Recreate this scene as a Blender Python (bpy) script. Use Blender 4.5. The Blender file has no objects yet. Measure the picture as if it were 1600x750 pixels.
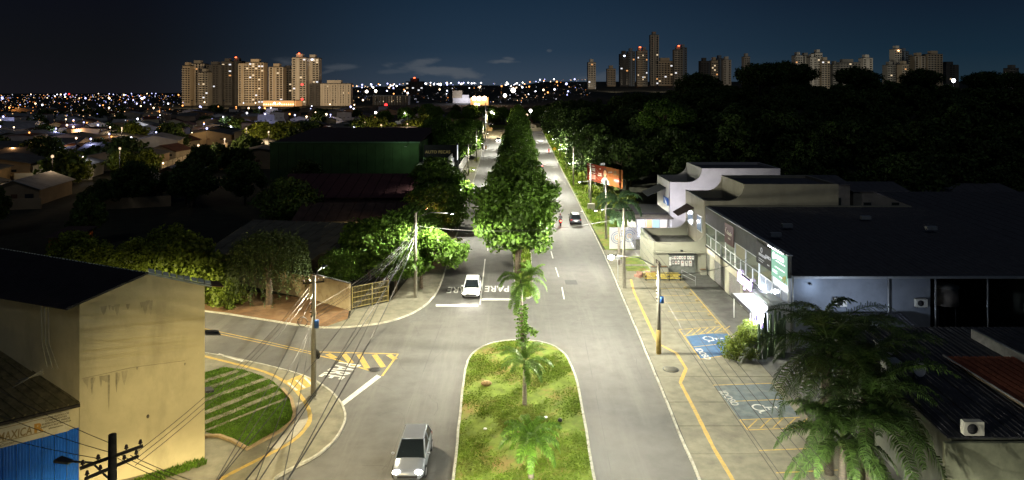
import bpy, math, random
import numpy as np
from mathutils import Vector, Matrix
random.seed(7)
RNG = np.random.default_rng(7)
SC = bpy.context.scene
COL = SC.collection
R = math.radians
F, H, CX, HY = 1067.0, 20.5, 800.0, 143.0

# ---------------------------------------------------------------- camera
cd = bpy.data.cameras.new('camera'); cam = bpy.data.objects.new('camera', cd); COL.objects.link(cam)
cam.location = (0, 0, H); cam.rotation_euler = (R(90), 0, 0)
cd.sensor_width = 36.0; cd.lens = 36.0 * F / 1600.0
cd.shift_y = -(375.0 - HY) / 1600.0
cd.clip_start = 0.5; cd.clip_end = 20000
SC.camera = cam
SC.view_settings.view_transform = 'Standard'; SC.view_settings.look = 'None'
SC.view_settings.exposure = 0.0; SC.view_settings.gamma = 1.0
SC.cycles.max_bounces = 4; SC.cycles.diffuse_bounces = 2; SC.cycles.glossy_bounces = 2
SC.cycles.transmission_bounces = 3; SC.cycles.transparent_max_bounces = 4
SC.cycles.sample_clamp_indirect = 4.0; SC.cycles.sample_clamp_direct = 0.0
SC.cycles.caustics_reflective = False; SC.cycles.caustics_refractive = False

# ---------------------------------------------------------------- night sky
W = bpy.data.worlds.new('World'); SC.world = W; W.use_nodes = True
def build_world():
    nt = W.node_tree; n = nt.nodes; l = nt.links
    for x in list(n): n.remove(x)
    out = n.new('ShaderNodeOutputWorld'); bg = n.new('ShaderNodeBackground'); l.new(bg.outputs[0], out.inputs[0])
    tc = n.new('ShaderNodeTexCoord'); sp = n.new('ShaderNodeSeparateXYZ'); l.new(tc.outputs['Generated'], sp.inputs[0])
    def M(op, a, b=None, c=None):
        q = n.new('ShaderNodeMath'); q.operation = op
        for i, v in enumerate((a, b, c)):
            if v is None: continue
            if isinstance(v, (int, float)): q.inputs[i].default_value = v
            else: l.new(v, q.inputs[i])
        return q.outputs[0]
    def ramp(fac, pts):
        q = n.new('ShaderNodeValToRGB'); l.new(fac, q.inputs[0]); e = q.color_ramp.elements
        e[0].position, e[0].color = pts[0][0], (*pts[0][1], 1); e[1].position, e[1].color = pts[-1][0], (*pts[-1][1], 1)
        for p, c in pts[1:-1]:
            k = e.new(p); k.color = (*c, 1)
        return q.outputs[0]
    z = M('ABSOLUTE', sp.outputs[2])
    side = M('MULTIPLY_ADD', sp.outputs[0], 0.5, 0.5)
    mid = ramp(z, [(0, (.045, .062, .090)), (.02, (.036, .058, .090)), (.06, (.019, .040, .070)), (.135, (.0105, .0265, .052)), (1, (.006, .011, .022))])
    lef = ramp(z, [(0, (.0085, .0082, .0110)), (.05, (.0058, .0066, .0086)), (.135, (.0036, .0045, .0085)), (1, (.003, .004, .009))])
    rig = ramp(z, [(0, (.018, .036, .052)), (.05, (.0085, .0235, .041)), (.135, (.0048, .0105, .024)), (1, (.003, .005, .012))])
    def mix(f, a, b, add=False):
        q = n.new('ShaderNodeMix'); q.data_type = 'RGBA'
        if add: q.blend_type = 'ADD'
        if isinstance(f, float): q.inputs[0].default_value = f
        else: l.new(f, q.inputs[0])
        l.new(a, q.inputs[6])
        if isinstance(b, tuple): q.inputs[7].default_value = (*b, 1)
        else: l.new(b, q.inputs[7])
        return q.outputs[2]
    def ss(v, a, b):
        q = n.new('ShaderNodeMapRange'); q.interpolation_type = 'SMOOTHSTEP'; l.new(v, q.inputs[0])
        q.inputs[1].default_value = a; q.inputs[2].default_value = b; return q.outputs[0]
    c = mix(ss(side, .24, .48), lef, mid); c = mix(ss(side, .52, .78), c, rig)
    # thin wisps of cloud
    yy = M('MAXIMUM', sp.outputs[1], .05)
    u = M('DIVIDE', sp.outputs[0], yy); v = M('DIVIDE', sp.outputs[2], yy)
    nz = n.new('ShaderNodeTexNoise'); nz.inputs['Scale'].default_value = 26; nz.inputs['Detail'].default_value = 5; nz.inputs['Roughness'].default_value = .55
    mp = n.new('ShaderNodeMapping'); mp.inputs['Scale'].default_value = (1, 1, 3.2); l.new(tc.outputs['Generated'], mp.inputs[0]); l.new(mp.outputs[0], nz.inputs['Vector'])
    nv = M('SUBTRACT', nz.outputs[0], .5)
    tot = None
    for (px, py, rx, ry, sl, am) in [(655, 100, 36, 8, -.14, .8), (690, 112, 64, 10, .13, 1.0), (535, 105, 26, 4.5, -.02, .55), (512, 112, 12, 3, -.3, .4),
                                     (790, 96, 24, 3.2, 0, .9), (797, 92, 11, 3, .1, .7), (960, 121, 60, 9, 0, .5), (858, 79.5, 4, 2, 0, .5), (446, 97, 18, 9, 0, .5), (620, 112, 35, 4, 0, .4)]:
        du = M('ADD', u, -(px - CX) / F); dv = M('ADD', v, -(HY - py) / F)
        dv = M('MULTIPLY_ADD', du, sl, dv)
        a = M('DIVIDE', du, rx / F); b = M('DIVIDE', dv, ry / F)
        d = M('SQRT', M('ADD', M('MULTIPLY', a, a), M('MULTIPLY', b, b)))
        d = M('MULTIPLY_ADD', nv, 2.6, d)
        m = n.new('ShaderNodeMapRange'); m.interpolation_type = 'SMOOTHSTEP'; l.new(d, m.inputs[0])
        m.inputs[1].default_value = 1.25; m.inputs[2].default_value = .35; m.inputs[3].default_value = 0; m.inputs[4].default_value = am
        tot = m.outputs[0] if tot is None else M('MAXIMUM', tot, m.outputs[0])
    tot = M('MULTIPLY', tot, .62)
    c = mix(tot, c, (.105, .118, .135))
    l.new(c, bg.inputs[0]); bg.inputs[1].default_value = .92
build_world()
# faint, very soft fill added to lift the dark areas, like moonlight
sl = bpy.data.lights.new('night_fill', 'SUN'); sl.energy = .10; sl.angle = R(12); sl.color = (.94, .96, 1.0)
so = bpy.data.objects.new('night_fill', sl); COL.objects.link(so); so.rotation_euler = (R(42), R(8), R(-25))

# ---------------------------------------------------------------- helpers
def P(px, py, z=0.0):
    D = F * (H - z) / (py - HY)
    return Vector(((px - CX) * D / F, D, z))
def ss(x, a, b):
    t = max(0.0, min(1.0, (x - a) / (b - a))); return t * t * (3 - 2 * t)
def terrain(x, y):
    z = 13.0 * ss(x, 25, 120) * ss(y, 120, 300)
    if y > 300:
        z += 44 * ss(y, 900, 2600) * ss(x / y, -.5, -.12)
    return z

def lin(c): return tuple(((v / 255 + .055) / 1.055) ** 2.4 if v > 10 else v / 255 / 12.92 for v in c)

_m = {}
def mat(name, col, rough=.8, var=.25, scale=3.0, bump=.0, metal=0.0, emit=None, es=0.0, bscale=None, col2=None, island=0.0, spec=.3, stain=None, stretch=None, detail=6, alpha=1.0, trans=0.0):
    if name in _m: return _m[name]
    m = bpy.data.materials.new(name); m.use_nodes = True; nt = m.node_tree; n = nt.nodes; l = nt.links
    b = n['Principled BSDF']; b.inputs['Roughness'].default_value = rough; b.inputs['Metallic'].default_value = metal
    b.inputs['Specular IOR Level'].default_value = spec
    tc = n.new('ShaderNodeTexCoord'); g = n.new('ShaderNodeNewGeometry')
    src = g.outputs['Position']
    if stretch:
        mp = n.new('ShaderNodeMapping'); mp.inputs['Scale'].default_value = stretch; l.new(src, mp.inputs[0]); src = mp.outputs[0]
    nz = n.new('ShaderNodeTexNoise'); nz.inputs['Scale'].default_value = scale; nz.inputs['Detail'].default_value = detail; nz.inputs['Roughness'].default_value = .62
    l.new(src, nz.inputs['Vector'])
    mr = n.new('ShaderNodeMapRange'); l.new(nz.outputs[0], mr.inputs[0]); mr.inputs[1].default_value = .32; mr.inputs[2].default_value = .68
    mx = n.new('ShaderNodeMix'); mx.data_type = 'RGBA'; l.new(mr.outputs[0], mx.inputs[0])
    c2 = col2 if col2 else tuple(min(1, c * (1 + var)) for c in col)
    c1 = col if col2 else tuple(c * (1 - var) for c in col)
    mx.inputs[6].default_value = (*c1, 1); mx.inputs[7].default_value = (*c2, 1)
    cur = mx.outputs[2]
    if island:
        h = n.new('ShaderNodeHueSaturation'); mm = n.new('ShaderNodeMapRange'); l.new(g.outputs['Random Per Island'], mm.inputs[0])
        mm.inputs[3].default_value = 1 - island; mm.inputs[4].default_value = 1 + island; l.new(mm.outputs[0], h.inputs['Value']); l.new(cur, h.inputs['Color']); cur = h.outputs[0]
    if stain:                                   # large soft blotches of dirt / wear
        sc_, amt, scol = stain[:3]
        n2 = n.new('ShaderNodeTexNoise'); n2.inputs['Scale'].default_value = sc_; n2.inputs['Detail'].default_value = 8; n2.inputs['Roughness'].default_value = .7
        if len(stain) > 3:
            mp = n.new('ShaderNodeMapping'); mp.inputs['Scale'].default_value = stain[3]; l.new(g.outputs['Position'], mp.inputs[0]); l.new(mp.outputs[0], n2.inputs[0])
        else: l.new(g.outputs['Position'], n2.inputs['Vector'])
        m2 = n.new('ShaderNodeMapRange'); l.new(n2.outputs[0], m2.inputs[0]); m2.inputs[1].default_value = .5; m2.inputs[2].default_value = .72; m2.inputs[4].default_value = amt
        x2 = n.new('ShaderNodeMix'); x2.data_type = 'RGBA'; l.new(m2.outputs[0], x2.inputs[0]); l.new(cur, x2.inputs[6]); x2.inputs[7].default_value = (*scol, 1); cur = x2.outputs[2]
    l.new(cur, b.inputs['Base Color'])
    if bump:
        bp = n.new('ShaderNodeBump'); bp.inputs['Strength'].default_value = bump; bp.inputs['Distance'].default_value = .05
        n3 = n.new('ShaderNodeTexNoise'); n3.inputs['Scale'].default_value = bscale or scale * 4; n3.inputs['Detail'].default_value = 4; l.new(g.outputs['Position'], n3.inputs['Vector'])
        l.new(n3.outputs[0], bp.inputs['Height']); l.new(bp.outputs[0], b.inputs['Normal'])
    if emit:
        b.inputs['Emission Color'].default_value = (*emit, 1); b.inputs['Emission Strength'].default_value = es
    if trans:
        tr = n.new('ShaderNodeBsdfTranslucent'); l.new(cur, tr.inputs['Color']); mxs = n.new('ShaderNodeMixShader'); mxs.inputs[0].default_value = trans; l.new(b.outputs[0], mxs.inputs[1]); l.new(tr.outputs[0], mxs.inputs[2]); l.new(mxs.outputs[0], n['Material Output'].inputs['Surface'])
    if alpha < 1: b.inputs['Alpha'].default_value = alpha
    _m[name] = m; return m
def glow(name, col, s, sample=False):
    if name in _m: return _m[name]
    m = mat(name, (.1, .1, .1), emit=col, es=s)
    if not sample: m.cycles.emission_sampling = 'NONE'
    return m
def glass(name='window_glass', col=(.02, .03, .03)):
    if name in _m: return _m[name]
    m = mat(name, col, rough=.06, var=.2, scale=1.0, spec=.8); return m

class MB:
    def __init__(s): s.v = []; s.f = []; s.mi = []; s.mats = []; s.cur = 0; s.sm = []; s.smooth = False
    def m(s, mt):
        if mt not in s.mats: s.mats.append(mt)
        s.cur = s.mats.index(mt); return s
    def face(s, pts):
        b = len(s.v); s.v += [tuple(p) for p in pts]; s.f.append(tuple(range(b, b + len(pts)))); s.mi.append(s.cur); s.sm.append(s.smooth)
    def idx(s, vs, fs):
        b = len(s.v); s.v += [tuple(p) for p in vs]
        for f in fs: s.f.append(tuple(b + i for i in f)); s.mi.append(s.cur); s.sm.append(s.smooth)
    def box(s, x0, x1, y0, y1, z0, z1, rot=0.0, o=(0, 0)):
        vs = [(x, y, z) for z in (z0, z1) for (x, y) in ((x0, y0), (x1, y0), (x1, y1), (x0, y1))]
        if rot:
            c, q = math.cos(rot), math.sin(rot)
            vs = [(o[0] + (x - o[0]) * c - (y - o[1]) * q, o[1] + (x - o[0]) * q + (y - o[1]) * c, z) for x, y, z in vs]
        s.idx(vs, [(0, 3, 2, 1), (4, 5, 6, 7), (0, 1, 5, 4), (1, 2, 6, 5), (2, 3, 7, 6), (3, 0, 4, 7)]); return s
    def prism(s, poly, z0, z1):
        n = len(poly); a = sum(poly[i][0] * poly[(i + 1) % n][1] - poly[(i + 1) % n][0] * poly[i][1] for i in range(n))
        if a < 0: poly = poly[::-1]
        vs = [(p[0], p[1], z0) for p in poly] + [(p[0], p[1], z1) for p in poly]
        s.idx(vs, [tuple(range(n))[::-1], tuple(range(n, 2 * n))] + [(i, (i + 1) % n, n + (i + 1) % n, n + i) for i in range(n)]); return s
    def slab(s, a, b, c, d, t):                # quad with thickness t along its normal (downwards)
        a, b, c, d = map(Vector, (a, b, c, d)); nn = (b - a).cross(d - a).normalized()
        if nn.z < 0: a, b, c, d = a, d, c, b; nn = -nn
        k = [a, b, c, d] + [p - nn * t for p in (a, b, c, d)]
        s.idx(k, [(0, 1, 2, 3), (7, 6, 5, 4), (0, 4, 5, 1), (1, 5, 6, 2), (2, 6, 7, 3), (3, 7, 4, 0)]); return s
    def tube(s, pts, r, n=6, r1=None, cap=True):
        pts = [Vector(p) for p in pts]; k = len(pts); rings = []
        up = Vector((0, 0, 1))
        for i, p in enumerate(pts):
            t = (pts[min(i + 1, k - 1)] - pts[max(i - 1, 0)]).normalized()
            a = t.cross(up if abs(t.z) < .95 else Vector((1, 0, 0))).normalized(); b2 = t.cross(a)
            rr = r if r1 is None else r + (r1 - r) * i / (k - 1)
            rings.append([p + (a * math.cos(2 * math.pi * j / n) + b2 * math.sin(2 * math.pi * j / n)) * rr for j in range(n)])
        vs = [q for rg in rings for q in rg]; fs = []
        for i in range(k - 1):
            for j in range(n): fs.append((i * n + j, (i + 1) * n + j, (i + 1) * n + (j + 1) % n, i * n + (j + 1) % n))
        if cap: fs += [tuple(range(n)), tuple(range((k - 1) * n, k * n))[::-1]]
        o = s.smooth; s.smooth = n > 5; s.idx(vs, fs); s.smooth = o; return s
    def disc(s, c, r, n=16, z=None):
        s.face([(c[0] + r * math.cos(2 * math.pi * i / n), c[1] + r * math.sin(2 * math.pi * i / n), c[2]) for i in range(n)]); return s
    def ball(s, c, r, n=8, sq=(1, 1, 1)):
        vs = []; fs = []; m_ = n // 2 + 1
        for i in range(1, m_):
            th = math.pi * i / m_
            for j in range(n): vs.append((c[0] + r * sq[0] * math.sin(th) * math.cos(2 * math.pi * j / n), c[1] + r * sq[1] * math.sin(th) * math.sin(2 * math.pi * j / n), c[2] + r * sq[2] * math.cos(th)))
        for i in range(m_ - 2):
            for j in range(n): fs.append((i * n + j, (i + 1) * n + j, (i + 1) * n + (j + 1) % n, i * n + (j + 1) % n))
        vs += [(c[0], c[1], c[2] + r * sq[2]), (c[0], c[1], c[2] - r * sq[2])]; t = len(vs) - 2
        for j in range(n): fs.append((t, j, (j + 1) % n)); fs.append((t + 1, (m_ - 2) * n + (j + 1) % n, (m_ - 2) * n + j))
        o = s.smooth; s.smooth = True; s.idx(vs, fs); s.smooth = o; return s
    def mesh(s, name, off=(0, 0, 0)):
        me = bpy.data.meshes.new(name)
        me.from_pydata([(a - off[0], b - off[1], c - off[2]) for a, b, c in s.v], [], s.f)
        for mt in s.mats: me.materials.append(mt)
        me.polygons.foreach_set('material_index', s.mi); me.polygons.foreach_set('use_smooth', s.sm)
        me.update(); return me
    def build(s, name, mt=None, parent=None, off=None, loc=None):
        """off: point of the world the vertices are given about; loc: where the object stands"""
        if mt is not None and not s.mats: s.mats = [mt]
        if off is None: off = parent['_o'] if parent is not None and '_o' in parent else (0, 0, 0)
        ob = bpy.data.objects.new(name, s.mesh(name, off)); COL.objects.link(ob)
        if parent is not None: ob.parent = parent; ob['_o'] = tuple(off)
        else: ob.location = loc if loc is not None else off; ob['_o'] = tuple(off)
        return ob
def tag(o, label=None, cat=None, group=None, kind=None):
    if label: o['label'] = label
    if cat: o['category'] = cat
    if group: o['group'] = group
    if kind: o['kind'] = kind
    return o
def thing(name, loc, label, cat, group=None, rz=0.0, world=True):
    """Empty at a thing's base; children of a world=True thing are modelled in world coordinates"""
    o = bpy.data.objects.new(name, None); COL.objects.link(o); o.location = loc; o.rotation_euler = (0, 0, rz); o.empty_display_size = .3
    o['_o'] = tuple(loc) if world else (0.0, 0.0, 0.0)
    return tag(o, label, cat, group)
def inst(name, me, parent=None, loc=(0, 0, 0), rot=(0, 0, 0), sc=(1, 1, 1)):
    o = bpy.data.objects.new(name, me); COL.objects.link(o); o.parent = parent; o.location = loc; o.rotation_euler = rot; o.scale = sc; return o
def copy_tree(o, parent=None):
    c = o.copy(); COL.objects.link(c); c.parent = parent
    for ch in list(o.children): copy_tree(ch, c)
    return c
def text_mesh(body, size, depth=.01, shear=0.0, bold=0.0, spacing=1.0, align='CENTER'):
    cu = bpy.data.curves.new('t', 'FONT'); cu.body = body; cu.size = size; cu.extrude = depth; cu.shear = shear; cu.offset = bold; cu.space_character = spacing
    cu.align_x = align; cu.align_y = 'CENTER'; cu.resolution_u = 3
    o = bpy.data.objects.new('t', cu); COL.objects.link(o)
    bpy.context.view_layer.update()
    me = bpy.data.meshes.new_from_object(o.evaluated_get(bpy.context.evaluated_depsgraph_get()))
    bpy.data.objects.remove(o); me.name = 'lettering'; return me
def frame_matrix(org, xdir, ydir):
    x = Vector(xdir).normalized(); y = Vector(ydir).normalized(); z = x.cross(y)
    m = Matrix((x, y, z)).transposed().to_4x4(); m.translation = Vector(org); return m
def put_text(body, size, org, xdir, ydir, mt, parent, depth=.01, name='lettering', sx=1.0, sy=1.0, **k):
    me = text_mesh(body, size, depth, **k); me.materials.clear(); me.materials.append(mt)
    m = frame_matrix(org, xdir, ydir)
    for v in me.vertices: v.co = m @ Vector((v.co.x * sx, v.co.y * sy, v.co.z))
    off = Vector(parent['_o']) if parent else Vector((0, 0, 0))
    for v in me.vertices: v.co -= off
    o = bpy.data.objects.new(name, me); COL.objects.link(o); o.parent = parent
    return o
def batwing(ld, cap=8.0, pw=2.4):
    # street luminaires throw more light sideways than straight down, so that the road is evenly lit
    ld.use_nodes = True; nt = ld.node_tree; n = nt.nodes; l = nt.links; em = n['Emission']
    tc = n.new('ShaderNodeTexCoord'); sp = n.new('ShaderNodeSeparateXYZ'); l.new(tc.outputs['Normal'], sp.inputs[0])
    a = n.new('ShaderNodeMath'); a.operation = 'ABSOLUTE'; l.new(sp.outputs[2], a.inputs[0])
    b = n.new('ShaderNodeMath'); b.operation = 'MAXIMUM'; l.new(a.outputs[0], b.inputs[0]); b.inputs[1].default_value = .05
    c = n.new('ShaderNodeMath'); c.operation = 'POWER'; l.new(b.outputs[0], c.inputs[0]); c.inputs[1].default_value = -pw
    d = n.new('ShaderNodeMath'); d.operation = 'MINIMUM'; l.new(c.outputs[0], d.inputs[0]); d.inputs[1].default_value = cap
    l.new(d.outputs[0], em.inputs['Strength'])
def light(kind, loc, energy, col, parent=None, size=.12, angle=160, blend=.5, aim=None, wide=False):
    ld = bpy.data.lights.new('lamp_light', kind); ld.energy = energy; ld.color = col; ld.shadow_soft_size = size
    if wide: batwing(ld)
    if kind == 'SPOT': ld.spot_size = R(angle); ld.spot_blend = blend
    o = bpy.data.objects.new('lamp_light', ld); COL.objects.link(o)
    if parent is not None:
        o.parent = parent; o.location = Vector(loc) - Vector(parent['_o'])
    else: o.location = loc
    if aim is not None:
        d = (Vector(aim) - Vector(loc)); o.rotation_euler = d.to_track_quat('-Z', 'Y').to_euler()
    return o

WHITE = (1.0, .97, .80); WARM = (1.0, .80, .42); COOL = (.78, .86, 1.0); ORANGE = (1.0, .45, .15)
# palette
ASPH = mat('asphalt', (.094, .091, .082), rough=.75, var=.16, scale=.8, bump=.3, bscale=30, stain=(.5, .75, (.148, .142, .126), (1, .07, 1)), spec=.25)
CONC = mat('concrete_pavement', (.175, .165, .118), rough=.9, var=.22, scale=1.2, bump=.2, bscale=14, stain=(.45, .75, (.10, .09, .068)))
CONC2 = mat('dark_concrete', (.10, .10, .09), rough=.9, var=.25, scale=.9, bump=.2, bscale=14, stain=(.7, .5, (.05, .05, .045)))
KERB = mat('painted_kerb', (.36, .35, .29), rough=.85, var=.25, scale=3, stain=(1.6, .9, (.15, .135, .10)))
EARTH = mat('dry_earth', (.030, .030, .018), rough=1, var=.4, scale=.5, stain=(.05, .6, (.02, .026, .01)))
REDEARTH = mat('red_earth', (.16, .09, .04), rough=1, var=.35, scale=.9, bump=.3, stain=(.8, .6, (.22, .15, .08)))
GRASSM = mat('grass_sheet', (.12, .17, .018), rough=1, var=.35, scale=1.6, bump=.4, bscale=25, stain=(.42, 1.0, (.24, .13, .055)))
BLADE = mat('grass_blades', (.12, .19, .018), rough=.9, var=.35, scale=.9, island=.22, trans=.4, stain=(.5, .7, (.19, .15, .05)))
LAWN = mat('lawn_blades', (.085, .16, .014), rough=.9, var=.3, scale=1.2, island=.35, trans=.4)
LAWNM = mat('lawn_sheet', (.05, .085, .012), rough=1, var=.3, scale=2, bump=.3)
LEAF = mat('leaf_green', (.095, .18, .022), rough=.55, var=.30, scale=.45, island=.5, spec=.4, trans=.3)
LEAFY = mat('leaf_yellow_green', (.15, .20, .022), rough=.55, var=.3, scale=.5, island=.45, spec=.35, trans=.3)
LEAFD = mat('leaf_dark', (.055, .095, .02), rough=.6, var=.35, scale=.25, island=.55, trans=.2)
LEAFB = mat('leaf_blue_green', (.09, .17, .075), rough=.55, var=.3, scale=.5, island=.4, trans=.35)
PALM = mat('palm_frond_green', (.14, .26, .04), rough=.5, var=.3, scale=1.2, island=.35, trans=.5)
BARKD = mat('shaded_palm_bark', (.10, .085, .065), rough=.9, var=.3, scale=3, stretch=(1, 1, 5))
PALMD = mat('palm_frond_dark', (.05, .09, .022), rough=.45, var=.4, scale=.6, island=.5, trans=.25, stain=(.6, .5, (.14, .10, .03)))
BARK = mat('bark', (.13, .10, .07), rough=.95, var=.35, scale=5, bump=.5, bscale=18)
BARKG = mat('palm_bark', (.27, .23, .19), rough=.9, var=.25, scale=3, stretch=(1, 1, 5), bump=.4)
POLE = mat('pole_concrete', (.26, .24, .19), rough=.9, var=.15, scale=3, stain=(1.2, .4, (.12, .11, .09)))
WOODD = mat('dark_timber', (.03, .026, .02), rough=.9, var=.3, scale=5)
STEELD = mat('dark_steel', (.03, .03, .032), rough=.5, var=.1, metal=.4)
STEELL = mat('galvanised_steel', (.42, .43, .43), rough=.45, var=.1, metal=.6)
CERAM = mat('insulator_ceramic', (.05, .035, .03), rough=.3, var=.1)
CABLE = mat('cable_rubber', (.045, .043, .04), rough=.6, var=.1)
YEL = mat('yellow_road_paint', (.42, .29, .07), rough=.8, var=.18, scale=5, stain=(3, .75, (.22, .19, .12)))
WHT = mat('white_road_paint', (.52, .52, .47), rough=.8, var=.15, scale=5, stain=(3, .75, (.25, .24, .22)))
BLUEP = mat('blue_bay_paint', (.045, .11, .21), rough=.8, var=.2, scale=2, stain=(.9, .7, (.12, .16, .20)))
# ================================================================ SETTING: ground, roads, kerbs, paint
def ground():
    xs = sorted(set([-6000, -4500, -3200, -2200, -1500, -1000, -700, -500, -350] + list(range(-250, 0, 25)) + list(range(0, 260, 13)) + [260, 320, 400, 550, 750, 1000, 1500, 2200, 3200, 4500, 6000]))
    ys = [-80, -20] + list(range(20, 340, 16)) + [345, 380, 430, 500, 600, 700, 800, 900, 1050, 1200, 1400, 1600, 1800, 2000, 2200, 2400, 2700, 3200, 4500, 7000]
    m = MB(); m.m(EARTH); nx = len(xs)
    m.idx([(x, y, terrain(x, y)) for y in ys for x in xs], [(j * nx + i, j * nx + i + 1, (j + 1) * nx + i + 1, (j + 1) * nx + i) for j in range(len(ys) - 1) for i in range(nx - 1)])
    tag(m.build('ground'), kind='structure')
ground()

KU = [(-12.5, 352), (-12.2, 304), (-9.8, 219), (-8.7, 150), (-8.3, 116), (-7.9, 100), (-7.7, 82), (-7.55, 72), (-7.8, 67.4), (-8.6, 64), (-9.9, 61.6), (-11.8, 59.9), (-14.9, 59.0), (-17.7, 59.2), (-23.2, 61.6), (-28.6, 63.6), (-60, 74), (-120, 93)]
KL = [(-13.3, -10), (-12.9, 25), (-12.7, 35.6), (-12.2, 36.7), (-10.9, 38.2), (-10.25, 40.4), (-10.35, 42.9), (-11.5, 45.4), (-13.5, 47.9), (-15.8, 49.6), (-19.3, 51.4), (-24.2, 53.5), (-60, 65), (-120, 83)]
KR = [(9.3, -10), (9.8, 36), (10.3, 47.9), (10.97, 66.9), (11.6, 85), (12.3, 131), (13.2, 195), (15.5, 352)]
def dens(pts, step=1.0):
    out = [Vector((*pts[0], 0))]
    for a, b in zip(pts, pts[1:]):
        a, b = Vector((*a, 0)), Vector((*b, 0)); L = (b - a).length; k = max(1, int(L / step))
        for i in range(1, k + 1): out.append(a.lerp(b, i / k))
    return out
def smooth_line(pts, it=2):
    p = [Vector((*q, 0)) if len(q) == 2 else Vector(q) for q in pts]
    for _ in range(it):
        n = [p[0]]
        for a, b in zip(p, p[1:]): n += [a.lerp(b, .25), a.lerp(b, .75)]
        n.append(p[-1]); p = n
    return [(q.x, q.y) for q in p]
def ribbon(m, pts, w, z, jitter=0.0):
    pts = [Vector((p[0], p[1], 0)) for p in pts]; L = []; Rr = []
    for i, p in enumerate(pts):
        t = (pts[min(i + 1, len(pts) - 1)] - pts[max(i - 1, 0)]).normalized(); nn = Vector((-t.y, t.x, 0))
        j = random.uniform(-jitter, jitter)
        L.append(p + nn * (w / 2 + j)); Rr.append(p - nn * (w / 2 + j))
    k = len(pts)
    m.idx([(q.x, q.y, z) for q in L + Rr], [(i + k, i + k + 1, i + 1, i) for i in range(k - 1)])
KUs, KLs, KRs = smooth_line(KU), smooth_line(KL), smooth_line(KR)
def road():
    m = MB(); m.m(ASPH)
    e = .12
    # one polygon: main road and the side street that joins it from the left
    right = [(x + e, y) for x, y in KRs]
    up = [(x - e, y + (e if x < -10 and y < 100 else 0)) for x, y in KUs]
    low = [(x - e, y - (e if x < -13 else 0)) for x, y in KLs][::-1]
    poly = right + up + low
    m.face([(x, y, .02) for x, y in poly])
    r = m.build('main_road')
    # triangulate the concave face
    import bmesh
    bm = bmesh.new(); bm.from_mesh(r.data); bmesh.ops.triangulate(bm, faces=bm.faces, ngon_method='EAR_CLIP')
    for f in bm.faces:
        if f.normal.z < 0: f.normal_flip()
    bm.to_mesh(r.data); bm.free()
    tag(r, kind='structure')
    m = MB(); m.m(ASPH); m.face([(-60, 352.15, .02), (60, 352.15, .02), (60, 364, .02), (-60, 364, .02)]); m.face([(-90, 372, .02), (90, 372, .02), (90, 384, .02), (-90, 384, .02)])
    tag(m.build('cross_street'), kind='structure')
    m = MB(); m.m(ASPH); m.face([(-87.5, 165, .02), (-78, 165, .02), (-88, 255, .02), (-99, 255, .02)]); tag(m.build('residential_street'), kind='structure')
road()
MK = MB()
def kerb(pts, name='kerb', parent=None, w=.13, h=.15, mt=KERB, closed=False):
    m = MB(); m.m(mt)
    p = [Vector((q[0], q[1], 0)) for q in pts]
    if closed: p.append(p[0])
    d = [p[0]]
    for a, b in zip(p, p[1:]):
        L = (b - a).length; k = max(1, int(L / 1.1)) if L < 30 else max(1, int(L / 4))
        for i in range(1, k + 1): d.append(a.lerp(b, i / k))
    vs = []
    for i, q in enumerate(d):
        t = (d[min(i + 1, len(d) - 1)] - d[max(i - 1, 0)]).normalized(); nn = Vector((-t.y, t.x, 0)); j = random.uniform(-.018, .018); hz = h + random.uniform(-.012, .012)
        a, b = q + nn * (w / 2 + j), q - nn * (w / 2 - j)
        vs += [(a.x, a.y, 0), (a.x, a.y, hz), (b.x, b.y, hz), (b.x, b.y, 0)]
    fs = []
    for i in range(len(d) - 1):
        for k in range(3): fs.append((4 * i + k, 4 * i + k + 1, 4 * i + 5 + k, 4 * i + 4 + k))
    m.idx(vs, fs); return tag(m.build(name, parent=parent), kind='structure')
kerb(KUs); kerb(KLs); kerb(KRs)
# ---- sidewalks
def poly_struct(name, pts, z0, z1, mt):
    m = MB(); m.m(mt); m.prism(pts, z0, z1); o = m.build(name)
    import bmesh
    bm = bmesh.new(); bm.from_mesh(o.data); bmesh.ops.triangulate(bm, faces=[f for f in bm.faces if len(f.verts) > 4], ngon_method='EAR_CLIP'); bm.to_mesh(o.data); bm.free()
    return tag(o, kind='structure')
poly_struct('corner_pavement', [(x - .08, y - (.08 if x < -13 else 0)) for x, y in KLs if x > -40] + [(-40, 55), (-36, 50), (-30, 48), (-17, 37.8), (-22.3, 34.8), (-27, 31), (-27, -10)], -.2, .128, CONC)
poly_struct('left_pavement', [(x - .08, y) for x, y in KUs if y > 61.5 and x > -13] + [(-11.9, 59.98), (-14.9, 59.08), (-16.2, 59.15), (-14.6, 61.4), (-15.0, 63.7), (-11.9, 66.2), (-11.3, 75), (-11.8, 116), (-12.3, 150), (-13.4, 219), (-16.0, 304), (-16.5, 352)], -.2, .12, CONC)
poly_struct('earth_verge', [(-16.3, 59.2), (-17.7, 59.3), (-23.2, 61.7), (-28.6, 63.7), (-60, 74.1), (-60, 80), (-30, 71), (-19.8, 67.2), (-15.2, 63.6), (-14.8, 61.4)], -.2, .11, REDEARTH)
poly_struct('grass_verge', [(12.05, 88), (12.4, 131), (13.3, 195), (15.6, 352), (26, 352), (24, 200), (21.5, 118), (21.5, 103), (15.6, 101), (15.6, 88)], -.2, .125, GRASSM)
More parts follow.
